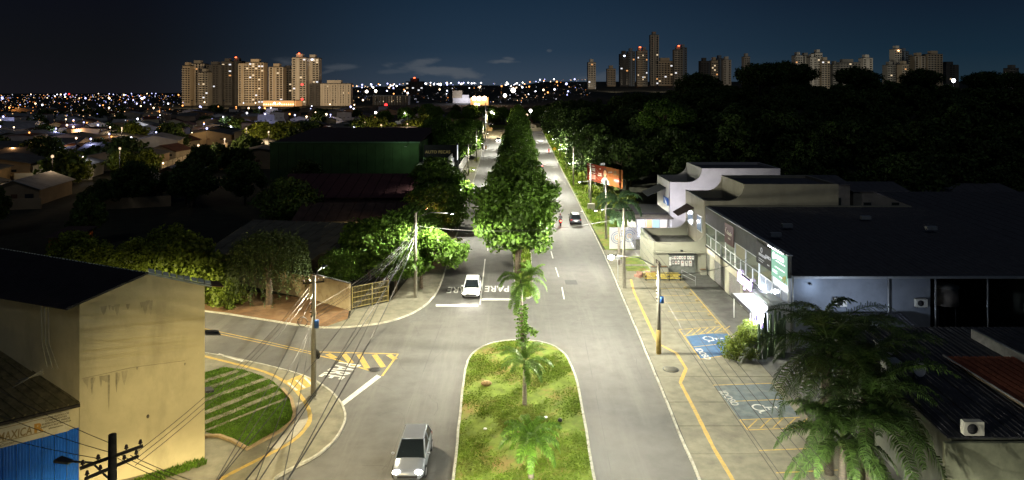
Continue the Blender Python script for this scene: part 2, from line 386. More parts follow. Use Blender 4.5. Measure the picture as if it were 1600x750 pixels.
# parking lot of cast slabs, joints between
lot = MB(); lot.m(mat('joint_filler', (.05, .048, .04), rough=1)); lot.prism([(9.9, -10), (9.9, 36), (10.4, 48), (11.05, 67), (11.65, 88), (21.8, 88), (21.8, 53), (26, 53), (26, -10)], -.2, .10)
lot = tag(lot.build('parking_pavement'), kind='structure')
def krx(y):
    for (a, b), (c, d) in zip(KR, KR[1:]):
        if b <= y <= d: return a + (c - a) * (y - b) / (d - b)
    return 9.9
y = 8.0; ci = 0
while y < 87.6:
    L = random.choice((3.2, 4.0, 4.6, 5.2)); y1 = min(y + L, 87.9)
    xs = [krx(y) + .1, 14.0, 18.6, 21.7 if y > 53 else 25.9]
    for i in range(3):
        m = MB(); m.m(CONC if i < 2 else CONC2); g = .015 + random.uniform(0, .02); dz = random.uniform(-.006, .006)
        xa, xb = (krx(y) + .1, krx(y1) + .1) if i == 0 else (xs[i], xs[i])
        m.prism([(xa + g, y + g), (xs[i + 1] - g, y + g), (xs[i + 1] - g, y1 - g), (xb + g, y1 - g)], .10, .128 + dz)
        m.build('slab', parent=lot)
    y = y1
# ---- central reservation: near nose with grass, then the long planted strip
M1 = [(-3.0, -10), (-3.04, 36), (-3.2, 40), (-3.42, 47.9), (-3.4, 51.5), (-3.05, 53.4), (-2.2, 54.9), (-1.1, 55.7), (0, 56.0), (1.4, 56.0), (2.7, 55.5), (3.6, 54.4), (4.2, 52.8), (4.5, 50), (4.6, 47.9), (4.45, 40), (4.3, 36), (4.1, -10)]
M1s = smooth_line(M1)
kerb(M1s, w=.15)
poly_struct('median_lawn', [(x * .985 + .01, y - .05) for x, y in M1s], -.2, .12, GRASSM)
M2 = [(.2, 352), (.15, 200), (.1, 110), (.15, 84), (.35, 68.6), (.75, 67.6), (1.25, 67.3), (1.75, 67.6), (2.15, 68.6), (2.3, 84), (2.9, 110), (3.6, 200), (5, 352)]
kerb(smooth_line(M2)); poly_struct('planted_median', smooth_line(M2), -.2, .12, GRASSM)
# ---- grass blades
def inpoly(px, py, poly):
    c = np.zeros(len(px), bool); n = len(poly)
    for i in range(n):
        x1, y1 = poly[i]; x2, y2 = poly[(i + 1) % n]
        if y1 == y2: continue
        k = ((y1 > py) != (y2 > py)) & (px < (x2 - x1) * (py - y1) / (y2 - y1) + x1); c ^= k
    return c
def np_mesh(name, verts, nper, mats):
    n = len(verts); me = bpy.data.meshes.new(name); me.vertices.add(n); me.vertices.foreach_set('co', verts.astype(np.float32).ravel())
    k = n // nper; me.loops.add(n); me.loops.foreach_set('vertex_index', np.arange(n, dtype=np.int32))
    me.polygons.add(k); me.polygons.foreach_set('loop_start', np.arange(0, n, nper, dtype=np.int32)); me.polygons.foreach_set('loop_total', np.full(k, nper, dtype=np.int32))
    for mt in mats: me.materials.append(mt)
    me.update(calc_edges=True); return me
def blades(name, poly, z, dens_, h=.11, w=.05, mt=BLADE, ymin=0, patch=1.0, lean=.5, thr=-.55):
    xs = [p[0] for p in poly]; ys = [p[1] for p in poly]
    a = (max(xs) - min(xs)) * (max(ys) - max(ymin, min(ys))); n = int(a * dens_)
    x = RNG.uniform(min(xs), max(xs), n); y = RNG.uniform(max(ymin, min(ys)), max(ys), n)
    pat = np.sin(x * 1.1 + 2 * np.sin(y * .6)) + np.sin(y * .9 + 1.3 * np.sin(x * .8 + 1)) + .7 * np.sin(2.3 * x - 1.9 * y) + RNG.normal(0, .7, n)
    k = inpoly(x, y, poly) & (pat > thr); x, y = x[k], y[k]; n = len(x)
    hh = h * RNG.uniform(.5, 1.5, n); an = RNG.uniform(0, 2 * np.pi, n); ww = w * RNG.uniform(.6, 1.3, n); ld = RNG.uniform(0, 2 * np.pi, n)
    v = np.zeros((n, 3, 3)); v[:, 0] = np.stack([x - np.cos(an) * ww, y - np.sin(an) * ww, np.full(n, z)], 1); v[:, 1] = np.stack([x + np.cos(an) * ww, y + np.sin(an) * ww, np.full(n, z)], 1)
    v[:, 2] = np.stack([x + np.cos(ld) * hh * lean, y + np.sin(ld) * hh * lean, z + hh], 1)
    o = bpy.data.objects.new(name, np_mesh(name, v.reshape(-1, 3), 3, [mt])); COL.objects.link(o)
    return tag(o, kind='stuff')
tag(blades('grass', [(x * .98, y - .1) for x, y in M1s], .115, 330, ymin=28, h=.06, w=.045, lean=1.1, thr=-.1), 'short patchy grass covering the rounded nose of the median', 'grass')
tag(blades('grass', [(x, y) for x, y in M2 if y < 210] + [(3.6, 200), (.15, 200)], .115, 60, h=.2, w=.09), 'low grass under the row of median trees', 'grass')
tag(blades('grass', [(12.4, 103), (12.6, 131), (13.5, 195), (16, 352), (24, 352), (22, 200), (20, 118), (20, 103)], .12, 26, h=.3, w=.16, mt=BLADE, thr=-.2), 'rough bright grass on the verge beside the wood', 'grass')
# ---- road paint
Z1, Z2 = .026, .132
def mark(name, pts=None, w=.12, mt=WHT, z=Z1, quad=None, jitter=.008, step=.6):
    m = MB(); m.m(mt)
    if quad: m.face([(q[0], q[1], z) for q in quad])
    else:
        d = dens([(p[0], p[1]) for p in pts], step); ribbon(m, [(q.x, q.y) for q in d], w, z, jitter)
    o = m.build(name)
    for p in o.data.polygons:
        if p.normal.z < 0: p.flip()
    return tag(o, kind='structure')
g = lambda px, py: tuple(P(px, py)[:2])
gs = lambda px, py, z=.13: tuple(P(px, py, z)[:2])
mark('stop_line', quad=[g(537, 634), g(533, 629), g(589, 586), g(596, 589)])
mark('stop_line', quad=[g(681, 479.3), g(681, 475.8), g(747, 475.8), g(747, 479.3)])
mark('stop_line', quad=[g(753, 469.6), g(753, 466.8), g(800, 466.8), g(800, 469.6)])
mark('lane_line', pts=[g(750, 476), g(758, 405)], w=.13)
for a, b in [((868, 418), (873, 433)), ((878, 449), (881.5, 468)), ((861, 393), (864, 404)), ((855, 374), (857.5, 383)), ((850.5, 358), (852.5, 366))]:
    mark('lane_dash', pts=[g(*a), g(*b)], w=.13)
for a, b in [((762, 392), (763.5, 381)), ((765, 372), (766, 364)), ((768, 352), (769, 345))]: mark('lane_dash', pts=[g(*a), g(*b)], w=.13)
mark('centre_line', pts=[g(250, 503), g(320, 514), g(420, 535), g(484, 550)], w=.10, mt=YEL)
mark('centre_line', pts=[g(250, 506.5), g(320, 517.5), g(420, 538.7), g(484, 552.8)], w=.10, mt=YEL)
mark('chevron_outline', pts=[g(484, 550), g(622, 553.5), g(597, 588)], w=.16, mt=YEL)
mark('chevron_outline', pts=[g(484, 553), g(520, 561), g(579, 580)], w=.16, mt=YEL)
for a, b in [((512, 553.5), (524, 560)), ((537, 553.5), (549, 568)), ((561, 554), (574, 576)), ((585, 554.5), (599, 574)), ((607, 554.5), (618, 562))]:
    mark('chevron_bar', pts=[g(*a), g(*b)], w=.42, mt=YEL)
def pare(c, heading, size, sx):
    hx = Vector((*heading, 0)).normalized(); rd = Vector((hx.y, -hx.x, 0))
    o = put_text('PARE', size, (c[0], c[1], Z1), rd, hx, WHT, None, depth=.001, name='road_lettering', sx=sx, bold=.03)
    tag(o, kind='structure')
pare(g(530, 579), (.95, -.31), 2.7, .46)
pare((-1.55, 71.0), (0, -1), 3.0, .38)
pare((-5.4, 70.6), (0, -1), 3.0, .38)
# parking bays
mark('bay_line', pts=[gs(1078, 451), gs(1164, 552)], w=.11, mt=YEL, z=Z2 + .004)
for yy in (73.0, 70.6, 68.2, 65.8, 63.3, 60.9):
    mark('bay_line', pts=[(14.45, yy), (18.35, yy)], w=.09, mt=YEL, z=Z2 + .004)
mark('painted_bay', quad=[gs(1072, 526), gs(1136, 517), gs(1164, 551), gs(1094, 561)], mt=BLUEP, z=Z2)
mark('hatched_bay', quad=[gs(1061, 515), gs(1130, 509), gs(1136, 517), gs(1072, 526)], mt=mat('faded_blue_paint', (.16, .19, .17), rough=.85, var=.2, scale=3), z=Z2)
for a, b in [((1061, 515), (1132, 509.5)), ((1061, 515), (1094, 561)), ((1080, 542.5), (1153, 534.5)), ((1094, 561), (1166, 551)), ((1069, 525), (1138, 517))]:
    mark('bay_line', pts=[gs(*a), gs(*b)], w=.10, mt=YEL, z=Z2 + .006)
for i in range(6):
    x = 1070 + i * 11.5; mark('hatch_line', pts=[gs(x, 525 - i * 1.35), gs(x + 13, 514.3 - i * .95)], w=.09, mt=YEL, z=Z2 + .010)
mark('painted_bay', quad=[gs(1116, 602), gs(1205, 599), gs(1250, 652), gs(1156, 656)], mt=mat('worn_blue_paint', (.10, .125, .13), rough=.85, var=.25, scale=2, stain=(1, .7, (.17, .165, .13))), z=Z2)
for a, b in [((1114, 602), (1208, 599)), ((1149, 627), (1225, 624)), ((1156, 656), (1250, 652)), ((1168, 672), (1260, 668)), ((1156, 656), (1168, 672)), ((1186, 704), (1290, 700)), ((1213, 739), (1320, 734))]:
    mark('bay_line', pts=[gs(*a), gs(*b)], w=.09, mt=YEL, z=Z2 + .006)
for i in range(5):
    x = 1168 + i * 20; mark('hatch_line', pts=[gs(x, 670 - i * .8), gs(x + 15, 656 - i * .8)], w=.08, mt=YEL, z=Z2 + .010)
def wheelchair(c, s, z):
    m = MB(); m.m(WHT); c = Vector((c[0], c[1], 0))
    f = lambda u, v: (c.x - v * s, c.y + u * s)     # symbol's head points towards +X side of the bay
    f = lambda u, v: (c.x + v * s, c.y - u * s)
    ring = [f(.0 + .34 * math.cos(t), -.2 + .34 * math.sin(t)) for t in np.linspace(R(110), R(385), 18)]
    ribbon(m, ring, .10 * s, z)
    ribbon(m, [f(-.02, .48), f(-.02, .05), f(.34, .05), f(.52, -.38), f(.68, -.34)], .10 * s, z + .002)
    ribbon(m, [f(-.02, .26), f(.28, .26)], .09 * s, z + .004)
    hc = f(-.02, .68); m.face([(hc[0] + .11 * s * math.cos(a), hc[1] + .11 * s * math.sin(a), z) for a in np.linspace(0, 2 * math.pi, 12, endpoint=False)])
    o = m.build('wheelchair_symbol')
    for p in o.data.polygons:
        if p.normal.z < 0: p.flip()
    tag(o, kind='structure')
wheelchair(gs(1112, 529), 1.25, Z2 + .008); wheelchair(gs(1192, 637), 1.2, Z2 + .012)
for (c, mt2) in ((gs(1096, 553), WHT), (gs(1136, 622), mat('faded_white_paint', (.34, .34, .30), var=.2))):
    o = put_text('IDOSO', .75, (c[0] + .1, c[1], Z2 + .008), (.12, -1, 0), (1, .12, 0), mt2, None, depth=.001, name='bay_lettering', sx=.95, bold=.02); tag(o, kind='structure')
# yellow guide line that steps round the pole
zz = [(12.9, 74), gs(988, 446), gs(991, 457), gs(1028, 537), gs(1057, 552), gs(1072, 576), gs(1063, 598), gs(1085, 640), gs(1116, 702), gs(1145, 750), (11.6, 20)]
mark('guide_line', pts=zz, w=.24, mt=YEL, z=Z2 + .012, jitter=.02)
mark('guide_line', pts=smooth_line([gs(300, 552), gs(321, 557), gs(370, 569), gs(420, 582), gs(457, 603), gs(479, 630), gs(486, 652), gs(479, 669), gs(457, 691), gs(412, 714), gs(356, 742), gs(330, 758)]), w=.26, mt=YEL, z=.136, jitter=.02)
mark('ramp_paint', quad=[gs(444, 596), gs(474, 584), gs(494, 600), gs(462, 613)], mt=YEL, z=.134)
for i in range(3): mark('ramp_bar', pts=[gs(450 + i * 13, 598 - i * 4), gs(464 + i * 12, 610 - i * 4)], w=.16, mt=WHT, z=.139)
mark('white_edge_line', pts=[gs(341, 553), gs(381, 565)], w=.22, z=.138)
mark('smooth_path_patch', pts=[gs(473, 628), gs(474, 655), gs(455, 678), gs(425, 700)], w=.75, mt=mat('smooth_cement', (.33, .31, .25), var=.1), z=.131, jitter=0)
mark('tarmac_patch', quad=[g(882, 438), g(900, 438), g(903, 445), g(884, 445)], mt=mat('fresh_tarmac', (.045, .045, .045), var=.15))
mark('tarmac_patch', quad=[g(628, 470), g(660, 468), g(668, 500), g(640, 505)], mt=mat('old_tarmac', (.10, .098, .09), var=.15))
# long tarred cracks and tyre-dark lanes
TAR = mat('tar_seam', (.045, .043, .040), rough=.6, var=.2)
for pts, w in [([(0, 66.2), (3, 65.4), (7, 64.9), (11, 64.6)], .05), ([(-7.5, 100.5), (0, 101)], .08), ([(5.2, 33), (5.7, 47), (6.2, 62)], .03), ([(-6.9, 30), (-6.6, 46), (-6.2, 60)], .03), ([(2.4, 78.5), (11.3, 77.4)], .05), ([(-7.6, 88), (0, 88.4)], .04)]:
    mark('tar_seam', pts=pts, w=w, mt=TAR, z=.024, jitter=.02, step=1.5)
rgc = random.Random(77)
for k in range(26):        # hairline cracks wandering over the tarmac
    x, y = (rgc.uniform(5.2, 9.5), rgc.uniform(36, 80)) if k % 2 else (rgc.uniform(-9.5, -3.8), rgc.uniform(36, 58)); a = rgc.uniform(0, 6.28); pts = [(x, y)]
    for _ in range(rgc.randint(4, 9)): a += rgc.uniform(-.7, .7); x += .5 * math.cos(a); y += .9 * math.sin(a); pts.append((x, y))
    pts = [p for p in pts if 5 < p[0] < 9.8 or -9.8 < p[0] < -3.6]
    if len(pts) > 2: mark('hairline_crack', pts=pts, w=.022, mt=TAR, z=.0245 + k * .00003, jitter=.008, step=.3)
def cover(c, r, z, label):
    m = MB(); m.m(mat('cast_iron', (.03, .03, .03), rough=.6, var=.3, scale=12) if z < .1 else CONC); m.tube([(c[0], c[1], z - .03), (c[0], c[1], z + .012)], r, 20)
    m.m(mat('cover_rim', (.10, .10, .09))); m.tube([(c[0], c[1], z - .03), (c[0], c[1], z + .006)], r + .10, 20)
    for a in range(-3, 4): m.m(mat('cast_iron', (.03,) * 3) if z < .1 else CONC2).box(c[0] - r * .7, c[0] + r * .7, c[1] + a * r * .22 - .02, c[1] + a * r * .22 + .02, z + .012, z + .02)
    o = m.build('manhole_cover', off=(c[0], c[1], z)); tag(o, label, 'manhole cover')
cover(g(586, 578), .42, .02, 'dark round manhole cover in the road beside the yellow chevrons'); cover(gs(1048, 577), .5, .128, 'pale round manhole cover in the right pavement beside the stepped yellow line')
for c, col, lb in [((687, 0), None, None)]: pass
# striped corner lawn
def corner_lawn():
    t = thing('lawn_bed', P(390, 650, .13), 'striped corner lawn bed with an orange kerb beside the tall cream wall', 'lawn bed')
    out = [gs(318, 583), gs(350, 574), gs(380, 578), gs(409, 588), gs(428, 597), gs(440, 610), gs(453, 625), gs(457.5, 646), gs(455, 659), gs(437, 673), gs(387, 700), gs(364, 688), gs(342, 680), gs(318, 674)]
    m = MB(); m.m(LAWNM); m.prism(out, .10, .15); o = m.build('turf', parent=t)
    import bmesh
    bm = bmesh.new(); bm.from_mesh(o.data); bmesh.ops.triangulate(bm, faces=[f for f in bm.faces if len(f.verts) > 4], ngon_method='EAR_CLIP'); bm.to_mesh(o.data); bm.free()
    b = blades('grass', out, .145, 420, h=.07, w=.035, mt=LAWN, ymin=30, thr=-9); b.parent = t; b.location = -t.location
    OK = mat('orange_kerb_paint', (.26, .19, .10), rough=.9, var=.2, scale=3, stain=(1, .5, (.2, .17, .1)))
    k = kerb([gs(318, 683), gs(342, 682.5), gs(364, 690), gs(387, 702.5), gs(438, 675), gs(457, 660), gs(460, 646), gs(455, 625), gs(441, 609)], 'bed_kerb', w=.2, h=.26, mt=OK); k.parent = t; k.location = -t.location; del k['kind']
    STR = mat('paver_strip', (.17, .155, .105), rough=.95, var=.4, scale=2)
    for a, b2, w in [((316, 598), (372, 580), .5), ((316, 611), (391, 583), .45), ((316, 627), (417, 592), .45), ((316, 648), (429, 602), .5), ((316, 663), (439, 613), .45), ((316, 676), (449, 623), .22)]:
        A, B = Vector((*gs(*a), 0)), Vector((*gs(*b2), 0)); dd = (B - A).normalized(); nn = Vector((-dd.y, dd.x, 0)); L = (B - A).length; k = max(2, int(L / 1.15))
        for i in range(k):
            p, q = A + dd * (L * i / k + .02), A + dd * (L * (i + 1) / k - .02)
            mm = MB(); mm.m(STR); z = .185 + random.uniform(-.008, .012); j = random.uniform(-.03, .03)
            mm.prism([tuple((p + nn * (w / 2 + j))[:2]), tuple((q + nn * (w / 2 + j))[:2]), tuple((q - nn * (w / 2 - j))[:2]), tuple((p - nn * (w / 2 - j))[:2])], .12, z); mm.build('paving_slab', parent=t)
corner_lawn()

# ================================================================ PLANTS
def rot_rand(n, updir=None, bias=.6):
    d = RNG.normal(size=(n, 3)); d /= np.linalg.norm(d, axis=1)[:, None]
    if updir is not None: d = d * (1 - bias) + updir * bias; d /= np.linalg.norm(d, axis=1)[:, None] + 1e-9
    return d
def leaf_mesh(name, pts, out, size, mt, asp=.55, bias=.55):
    n = len(pts); nrm = rot_rand(n, out, bias); a = np.cross(nrm, rot_rand(n)); a /= np.linalg.norm(a, axis=1)[:, None] + 1e-9; b = np.cross(nrm, a)
    s = size * RNG.uniform(.6, 1.4, n)[:, None]; v = np.zeros((n, 4, 3)); v[:, 0] = pts + a * s; v[:, 1] = pts + b * s * asp; v[:, 2] = pts - a * s; v[:, 3] = pts - b * s * asp
    v[:, 2] -= nrm * s * .25; v[:, 0] -= nrm * s * .25
    return np_mesh(name, v.reshape(-1, 3), 4, [mt])
def crown_pts(clumps, n, low=.0):
    """clumps: (cx,cy,cz,rx,ry,rz); leaves crowd the outside of each clump"""
    vol = np.array([(c[3] * c[4] + c[4] * c[5] + c[3] * c[5]) for c in clumps]); cnt = (vol / vol.sum() * n).astype(int) + 1
    P_, O_ = [], []
    for c, k in zip(clumps, cnt):
        d = rot_rand(k); r = RNG.uniform(0, 1, k) ** .28; r = r * (1 + RNG.normal(0, .10, k))
        p = np.array(c[:3]) + d * r[:, None] * np.array(c[3:6]); o = d.copy(); o[:, 2] += .35
        P_.append(p); O_.append(o)
    P_ = np.concatenate(P_); O_ = np.concatenate(O_); O_ /= np.linalg.norm(O_, axis=1)[:, None]; return P_, O_
def clump_crown(rx, ry, z0, z1, k, cr, seed, shape='egg'):
    rg = random.Random(seed); cl = []; cz = (z0 + z1) / 2; rz = (z1 - z0) / 2
    for i in range(k):
        ph = i * 2.39996 + rg.uniform(-.3, .3); u = 1 - 2 * (i + .5) / k; u += rg.uniform(-.08, .08); u = max(-1, min(1, u)); s = math.sqrt(1 - u * u)
        if shape == 'egg': s *= (1.05 - .25 * u)
        if shape == 'umbrella': s = s if u > -.1 else s * .75; u = max(u, -.35)
        q = rg.uniform(.62, .86); r = cr * rg.uniform(.75, 1.25)
        cl.append((rx * q * s * math.cos(ph), ry * q * s * math.sin(ph), cz + rz * q * u, r, r, r * .8))
    for i in range(k // 4): cl.append((rg.uniform(-.4, .4) * rx, rg.uniform(-.4, .4) * ry, cz + rg.uniform(-.4, .5) * rz, cr, cr, cr))
    return cl
def trunk_mesh(h, r, spread, cz, mt=BARK, limbs=6, seed=1, lean=0.0):
    rg = random.Random(seed); m = MB(); m.m(mt)
    top = Vector((lean, 0, h)); m.tube([(0, 0, -.1), (lean * .3, .05, h * .5), top], r * 1.25, 8, r * .8)
    for i in range(limbs):
        a = 2 * math.pi * i / limbs + rg.uniform(-.4, .4); d = spread * rg.uniform(.5, .95); zz_ = cz + rg.uniform(-.5, 1) * spread * .35
        e = Vector((lean + math.cos(a) * d, math.sin(a) * d, zz_)); md = top.lerp(e, .5) + Vector((0, 0, rg.uniform(-.1, .4) * spread * .3))
        m.tube([top - Vector((0, 0, .3)), md, e], r * .55, 6, r * .12)
        for j in range(2):
            e2 = e + Vector((rg.uniform(-1, 1), rg.uniform(-1, 1), rg.uniform(.1, 1))) * spread * .3; m.tube([md, md.lerp(e2, .6) + Vector((0, 0, .1)), e2], r * .25, 5, r * .06)
    return m.mesh('trunk')
TREES = {}
def proto(key, rx, z0, z1, k, cr, n, leaf, mt, tr, limbs=6, seed=1, shape='egg', ry=None, asp=.55, bias=.5):
    cl = clump_crown(rx, ry or rx, z0, z1, k, cr, seed, shape); p, o = crown_pts(cl, n)
    p[:, 2] = np.maximum(p[:, 2], .15)
    TREES[key] = (trunk_mesh(z0 + (z1 - z0) * .3, tr, rx * .75, (z0 + z1) / 2, limbs=limbs, seed=seed), leaf_mesh('crown', p, o, leaf, mt, asp, bias))
for s_ in range(4): proto('median%d' % s_, 4.7, 1.7, 12.6, 40, 1.3, 15000, .22, LEAF, .28, seed=11 + s_)
for s_ in range(3): proto('street%d' % s_, 4.2, 2.2, 8.2, 30, 1.3, 8000, .24, LEAF, .2, seed=31 + s_)
proto('wide', 4.7, 2.0, 6.1, 26, 1.2, 7000, .24, LEAF, .17, seed=41, ry=3.6)
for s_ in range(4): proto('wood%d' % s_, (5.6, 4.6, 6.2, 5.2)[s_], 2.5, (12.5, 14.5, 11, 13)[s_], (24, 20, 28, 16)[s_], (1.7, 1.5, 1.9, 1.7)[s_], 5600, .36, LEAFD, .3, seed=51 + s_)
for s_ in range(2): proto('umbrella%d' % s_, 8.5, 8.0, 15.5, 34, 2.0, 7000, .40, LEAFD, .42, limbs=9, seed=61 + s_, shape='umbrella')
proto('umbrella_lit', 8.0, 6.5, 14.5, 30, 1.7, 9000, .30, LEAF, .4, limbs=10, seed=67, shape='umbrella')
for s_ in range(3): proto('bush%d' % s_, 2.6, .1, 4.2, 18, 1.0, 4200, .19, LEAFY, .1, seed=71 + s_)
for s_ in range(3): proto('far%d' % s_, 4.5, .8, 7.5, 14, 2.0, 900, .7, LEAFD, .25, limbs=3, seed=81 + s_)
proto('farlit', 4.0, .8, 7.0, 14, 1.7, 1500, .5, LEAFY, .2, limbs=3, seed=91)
proto('shrub', .95, 0, 1.5, 12, .45, 1500, .09, LEAFY, .05, seed=95)
def tree(key, x, y, label, cat='tree', group=None, s=1.0, name='street_tree', rz=None, sz=None, z=None):
    tm, cm = TREES[key]; z = terrain(x, y) if z is None else z
    t = thing(name, (x, y, z), label, cat, group, rz=random.uniform(0, 6.28) if rz is None else rz, world=False); t.scale = (s, s, sz or s)
    inst('trunk', tm, t); inst('crown', cm, t); return t
# --- palms
def frond_mesh(L, el, droop, leaf, n, mt, wl=.035, hang=.6, seed=0):
    rg = np.random.default_rng(seed); k = 10; pts = []; p = np.zeros(3); pts.append(p.copy())
    for i in range(k):
        th = R(el - droop * ((i + .5) / k) ** 1.2); p = p + np.array([math.cos(th), 0, math.sin(th)]) * L / k; pts.append(p.copy())
    pts = np.array(pts); m = MB(); m.m(mt); m.tube([tuple(q) for q in pts], .028 * L / 2.4, 4, .006)
    for i in range(n):
        t = .10 + .90 * i / (n - 1); f = t * k; j = min(int(f), k - 1); q = pts[j] + (pts[j + 1] - pts[j]) * (f - j); d = pts[j + 1] - pts[j]; d /= np.linalg.norm(d)
        ll = leaf * (math.sin(math.pi * min(1, .15 + t * .85)) ** .6 * .8 + .25) * rg.uniform(.8, 1.15)
        for sg in (-1, 1):
            u = np.array([0, sg, 0]) * .85 + d * .55 + np.array([0, 0, rg.uniform(-.15, .35)]); u /= np.linalg.norm(u)
            mid = q + u * ll * .5; u2 = u * (1 - hang) + np.array([0, 0, -1]) * hang; end = mid + u2 * ll * .6; w = d * wl
            m.face([q - w, q + w, mid + w, mid - w]); m.face([mid - w, mid + w, end + w * .15, end - w * .15])
    return m.mesh('frond')
def palm(x, y, h, L, nf, label, group=None, mt=PALM, r=.13, n=34, leaf=.5, name='palm_tree', lean=(0, 0), els=((70, 95), (45, 105), (15, 95), (-15, 70)), seed=1, wl=.03, z=.12, skirt=0, hang=.55, bark=None):
    rg = random.Random(seed); t = thing(name, (x, y, z), label, 'palm tree', group, world=False)
    m = MB(); m.m(bark or BARKG); m.tube([(0, 0, -.2), (lean[0] * .4, lean[1] * .4, h * .5), (lean[0], lean[1], h)], r * 1.2, 10, r * .75)
    kk = int(h / .22)
    for i in range(kk): zz_ = h * (i + .5) / kk; f = zz_ / h; m.tube([(lean[0] * f, lean[1] * f, zz_ - .015), (lean[0] * f, lean[1] * f, zz_ + .015)], r * 1.2 - r * .45 * f + .012, 10)
    m.build('trunk', parent=t)
    m = MB(); m.m(mat('palm_shaft_green', (.10, .14, .04), var=.2)); m.tube([(lean[0], lean[1], h - .05), (lean[0], lean[1], h + .5)], r * .95, 8, r * .45); m.build('crown_shaft', parent=t)
    ms = [frond_mesh(L, e, d, leaf, n, mt, wl=wl, seed=seed * 10 + i, hang=hang) for i, (e, d) in enumerate(els)]
    for i in range(nf):
        q = i % len(ms); a = i * 2.39996 + rg.uniform(-.2, .2)
        inst('frond', ms[q], t, (lean[0], lean[1], h + .42 - .1 * q), (rg.uniform(-.15, .15), rg.uniform(-.12, .12), a), (rg.uniform(.85, 1.1),) * 3)
    return t
# ================================================================ POLES, LAMPS, CABLES
HEADM = mat('lamp_housing', (.10, .10, .10), rough=.5, metal=.3, var=.1)
LENS = glow('lamp_lens_white', (1, .97, .88), 60, sample=False)
LENSW = glow('lamp_lens_warm', (1, .78, .40), 40)
def util_pole(x, y, h, label, arms=(), lamp=None, z=0.0, cross=(), r=.15, group='concrete utility poles along the streets', mt=POLE, boxes=(), yellow=0.0, name='utility_pole', lampcol=WHITE, lampW=0, lens=LENS, angle=158, blend=.25, tilt=0.0, bulb=False, spill=.5):
    t = thing(name, (x, y, z), label, 'utility pole', group)
    m = MB(); m.m(mt); m.tube([(x, y, -.3 + z), (x, y, z + h)], r * 1.25, 10, r * .8); m.build('pole', parent=t)
    if yellow:
        m = MB(); m.m(mat('yellow_band_paint', (.34, .25, .08), rough=.8, var=.3, scale=4)); m.tube([(x, y, z + .1), (x, y, z + yellow)], r * 1.25 + .012, 10, r * 1.2 + .012); m.build('painted_band', parent=t)
    for (zc, half, ang) in cross:
        c, s = math.cos(R(ang)), math.sin(R(ang)); m = MB(); m.m(WOODD)
        m.tube([(x - c * half, y - s * half, z + zc), (x + c * half, y + s * half, z + zc)], .065, 4)
        m.build('crossarm', parent=t)
        for f in (-.92, -.45, .45, .92):
            ins = MB(); ins.m(CERAM); bx, by = x + c * half * f, y + s * half * f
            ins.tube([(bx, by, z + zc + .03), (bx, by, z + zc + .13)], .025, 6); ins.tube([(bx, by, z + zc + .12), (bx, by, z + zc + .17)], .075, 8, .05); ins.tube([(bx, by, z + zc + .18), (bx, by, z + zc + .24)], .06, 8, .035)
            ins.build('insulator', parent=t)
    for (kind, zb) in boxes:
        m = MB()
        if kind == 'splice': m.m(mat('blue_plastic', (.02, .07, .22), rough=.4)).tube([(x + .22, y - .1, z + zb), (x + .22, y - .1, z + zb + .5)], .16, 10); m.build('splice_box', parent=t)
        if kind == 'coil':
            m.m(CABLE); m.tube([(x - .75 + .32 * math.cos(a), y, z + zb + .32 * math.sin(a)) for a in np.linspace(0, 6.28, 18)], .03, 5); m.tube([(x - .43, y, z + zb), (x, y, z + zb)], .02, 4); m.build('cable_coil', parent=t)
        if kind == 'stop': pass
        if kind == 'trans': m.m(STEELL).tube([(x + .35, y - .3, z + zb), (x + .35, y - .3, z + zb + .9)], .28, 12); m.build('transformer', parent=t)
        if kind == 'clamps':
            for k in range(5): m = MB(); m.m(CERAM).box(x - .18 - .06 * (k % 2), x - .1, y - .1, y + .1, z + zb + k * .28, z + zb + k * .28 + .09); m.build('cable_clamp', parent=t)
    if lamp:
        lx, ly, lz = lamp; L = Vector((lx, ly, lz)); b = Vector((x, y, min(z + h - .5, lz - .3)))
        m = MB(); m.m(mat('lamp_arm_steel', (.12, .12, .12), rough=.5, metal=.4)); m.tube([b, b.lerp(L, .45) + Vector((0, 0, .35)), L + Vector((0, 0, .02))], .035, 6); m.build('lamp_arm', parent=t)
        d = Vector((lx - x, ly - y, 0)).normalized(); q = Vector((-d.y, d.x, 0)); m = MB(); m.m(HEADM)
        A = [L + d * u + q * v + Vector((0, 0, w)) for (u, v, w) in ((-.15, -.1, .05), (-.15, .1, .05), (.5, .16, .05), (.5, -.16, .05))]
        B = [L + d * u + q * v + Vector((0, 0, w)) for (u, v, w) in ((-.15, -.1, -.02), (-.15, .1, -.02), (.5, .16, -.05), (.5, -.16, -.05))]
        m.idx(A + B, [(0, 1, 2, 3), (7, 6, 5, 4), (0, 4, 5, 1), (1, 5, 6, 2), (2, 6, 7, 3), (3, 7, 4, 0)]); hd = m.build('lamp_head', parent=t)
        m = MB(); m.m(lens)
        if bulb: c = L + d * .3 - Vector((0, 0, .13)); m.ball(c, .25, 8, (1, 1, .8))
        else: m.face([L + d * u + q * v + Vector((0, 0, -.07)) for (u, v) in ((.1, -.05), (.1, .05), (.38, .07), (.38, -.07))])
        m.build('lens', parent=hd, off=t['_o'])
        if lampW:
            c = L + d * .25 - Vector((0, 0, .42 if bulb else .12)); light('SPOT', c, lampW, lampcol, t, size=.05, angle=angle, blend=blend, aim=c + Vector((d.x * tilt, d.y * tilt, -1)), wide=True)
            if spill: light('POINT', c - Vector((0, 0, .05)), lampW * spill, lampcol, t, size=.05)
    return t
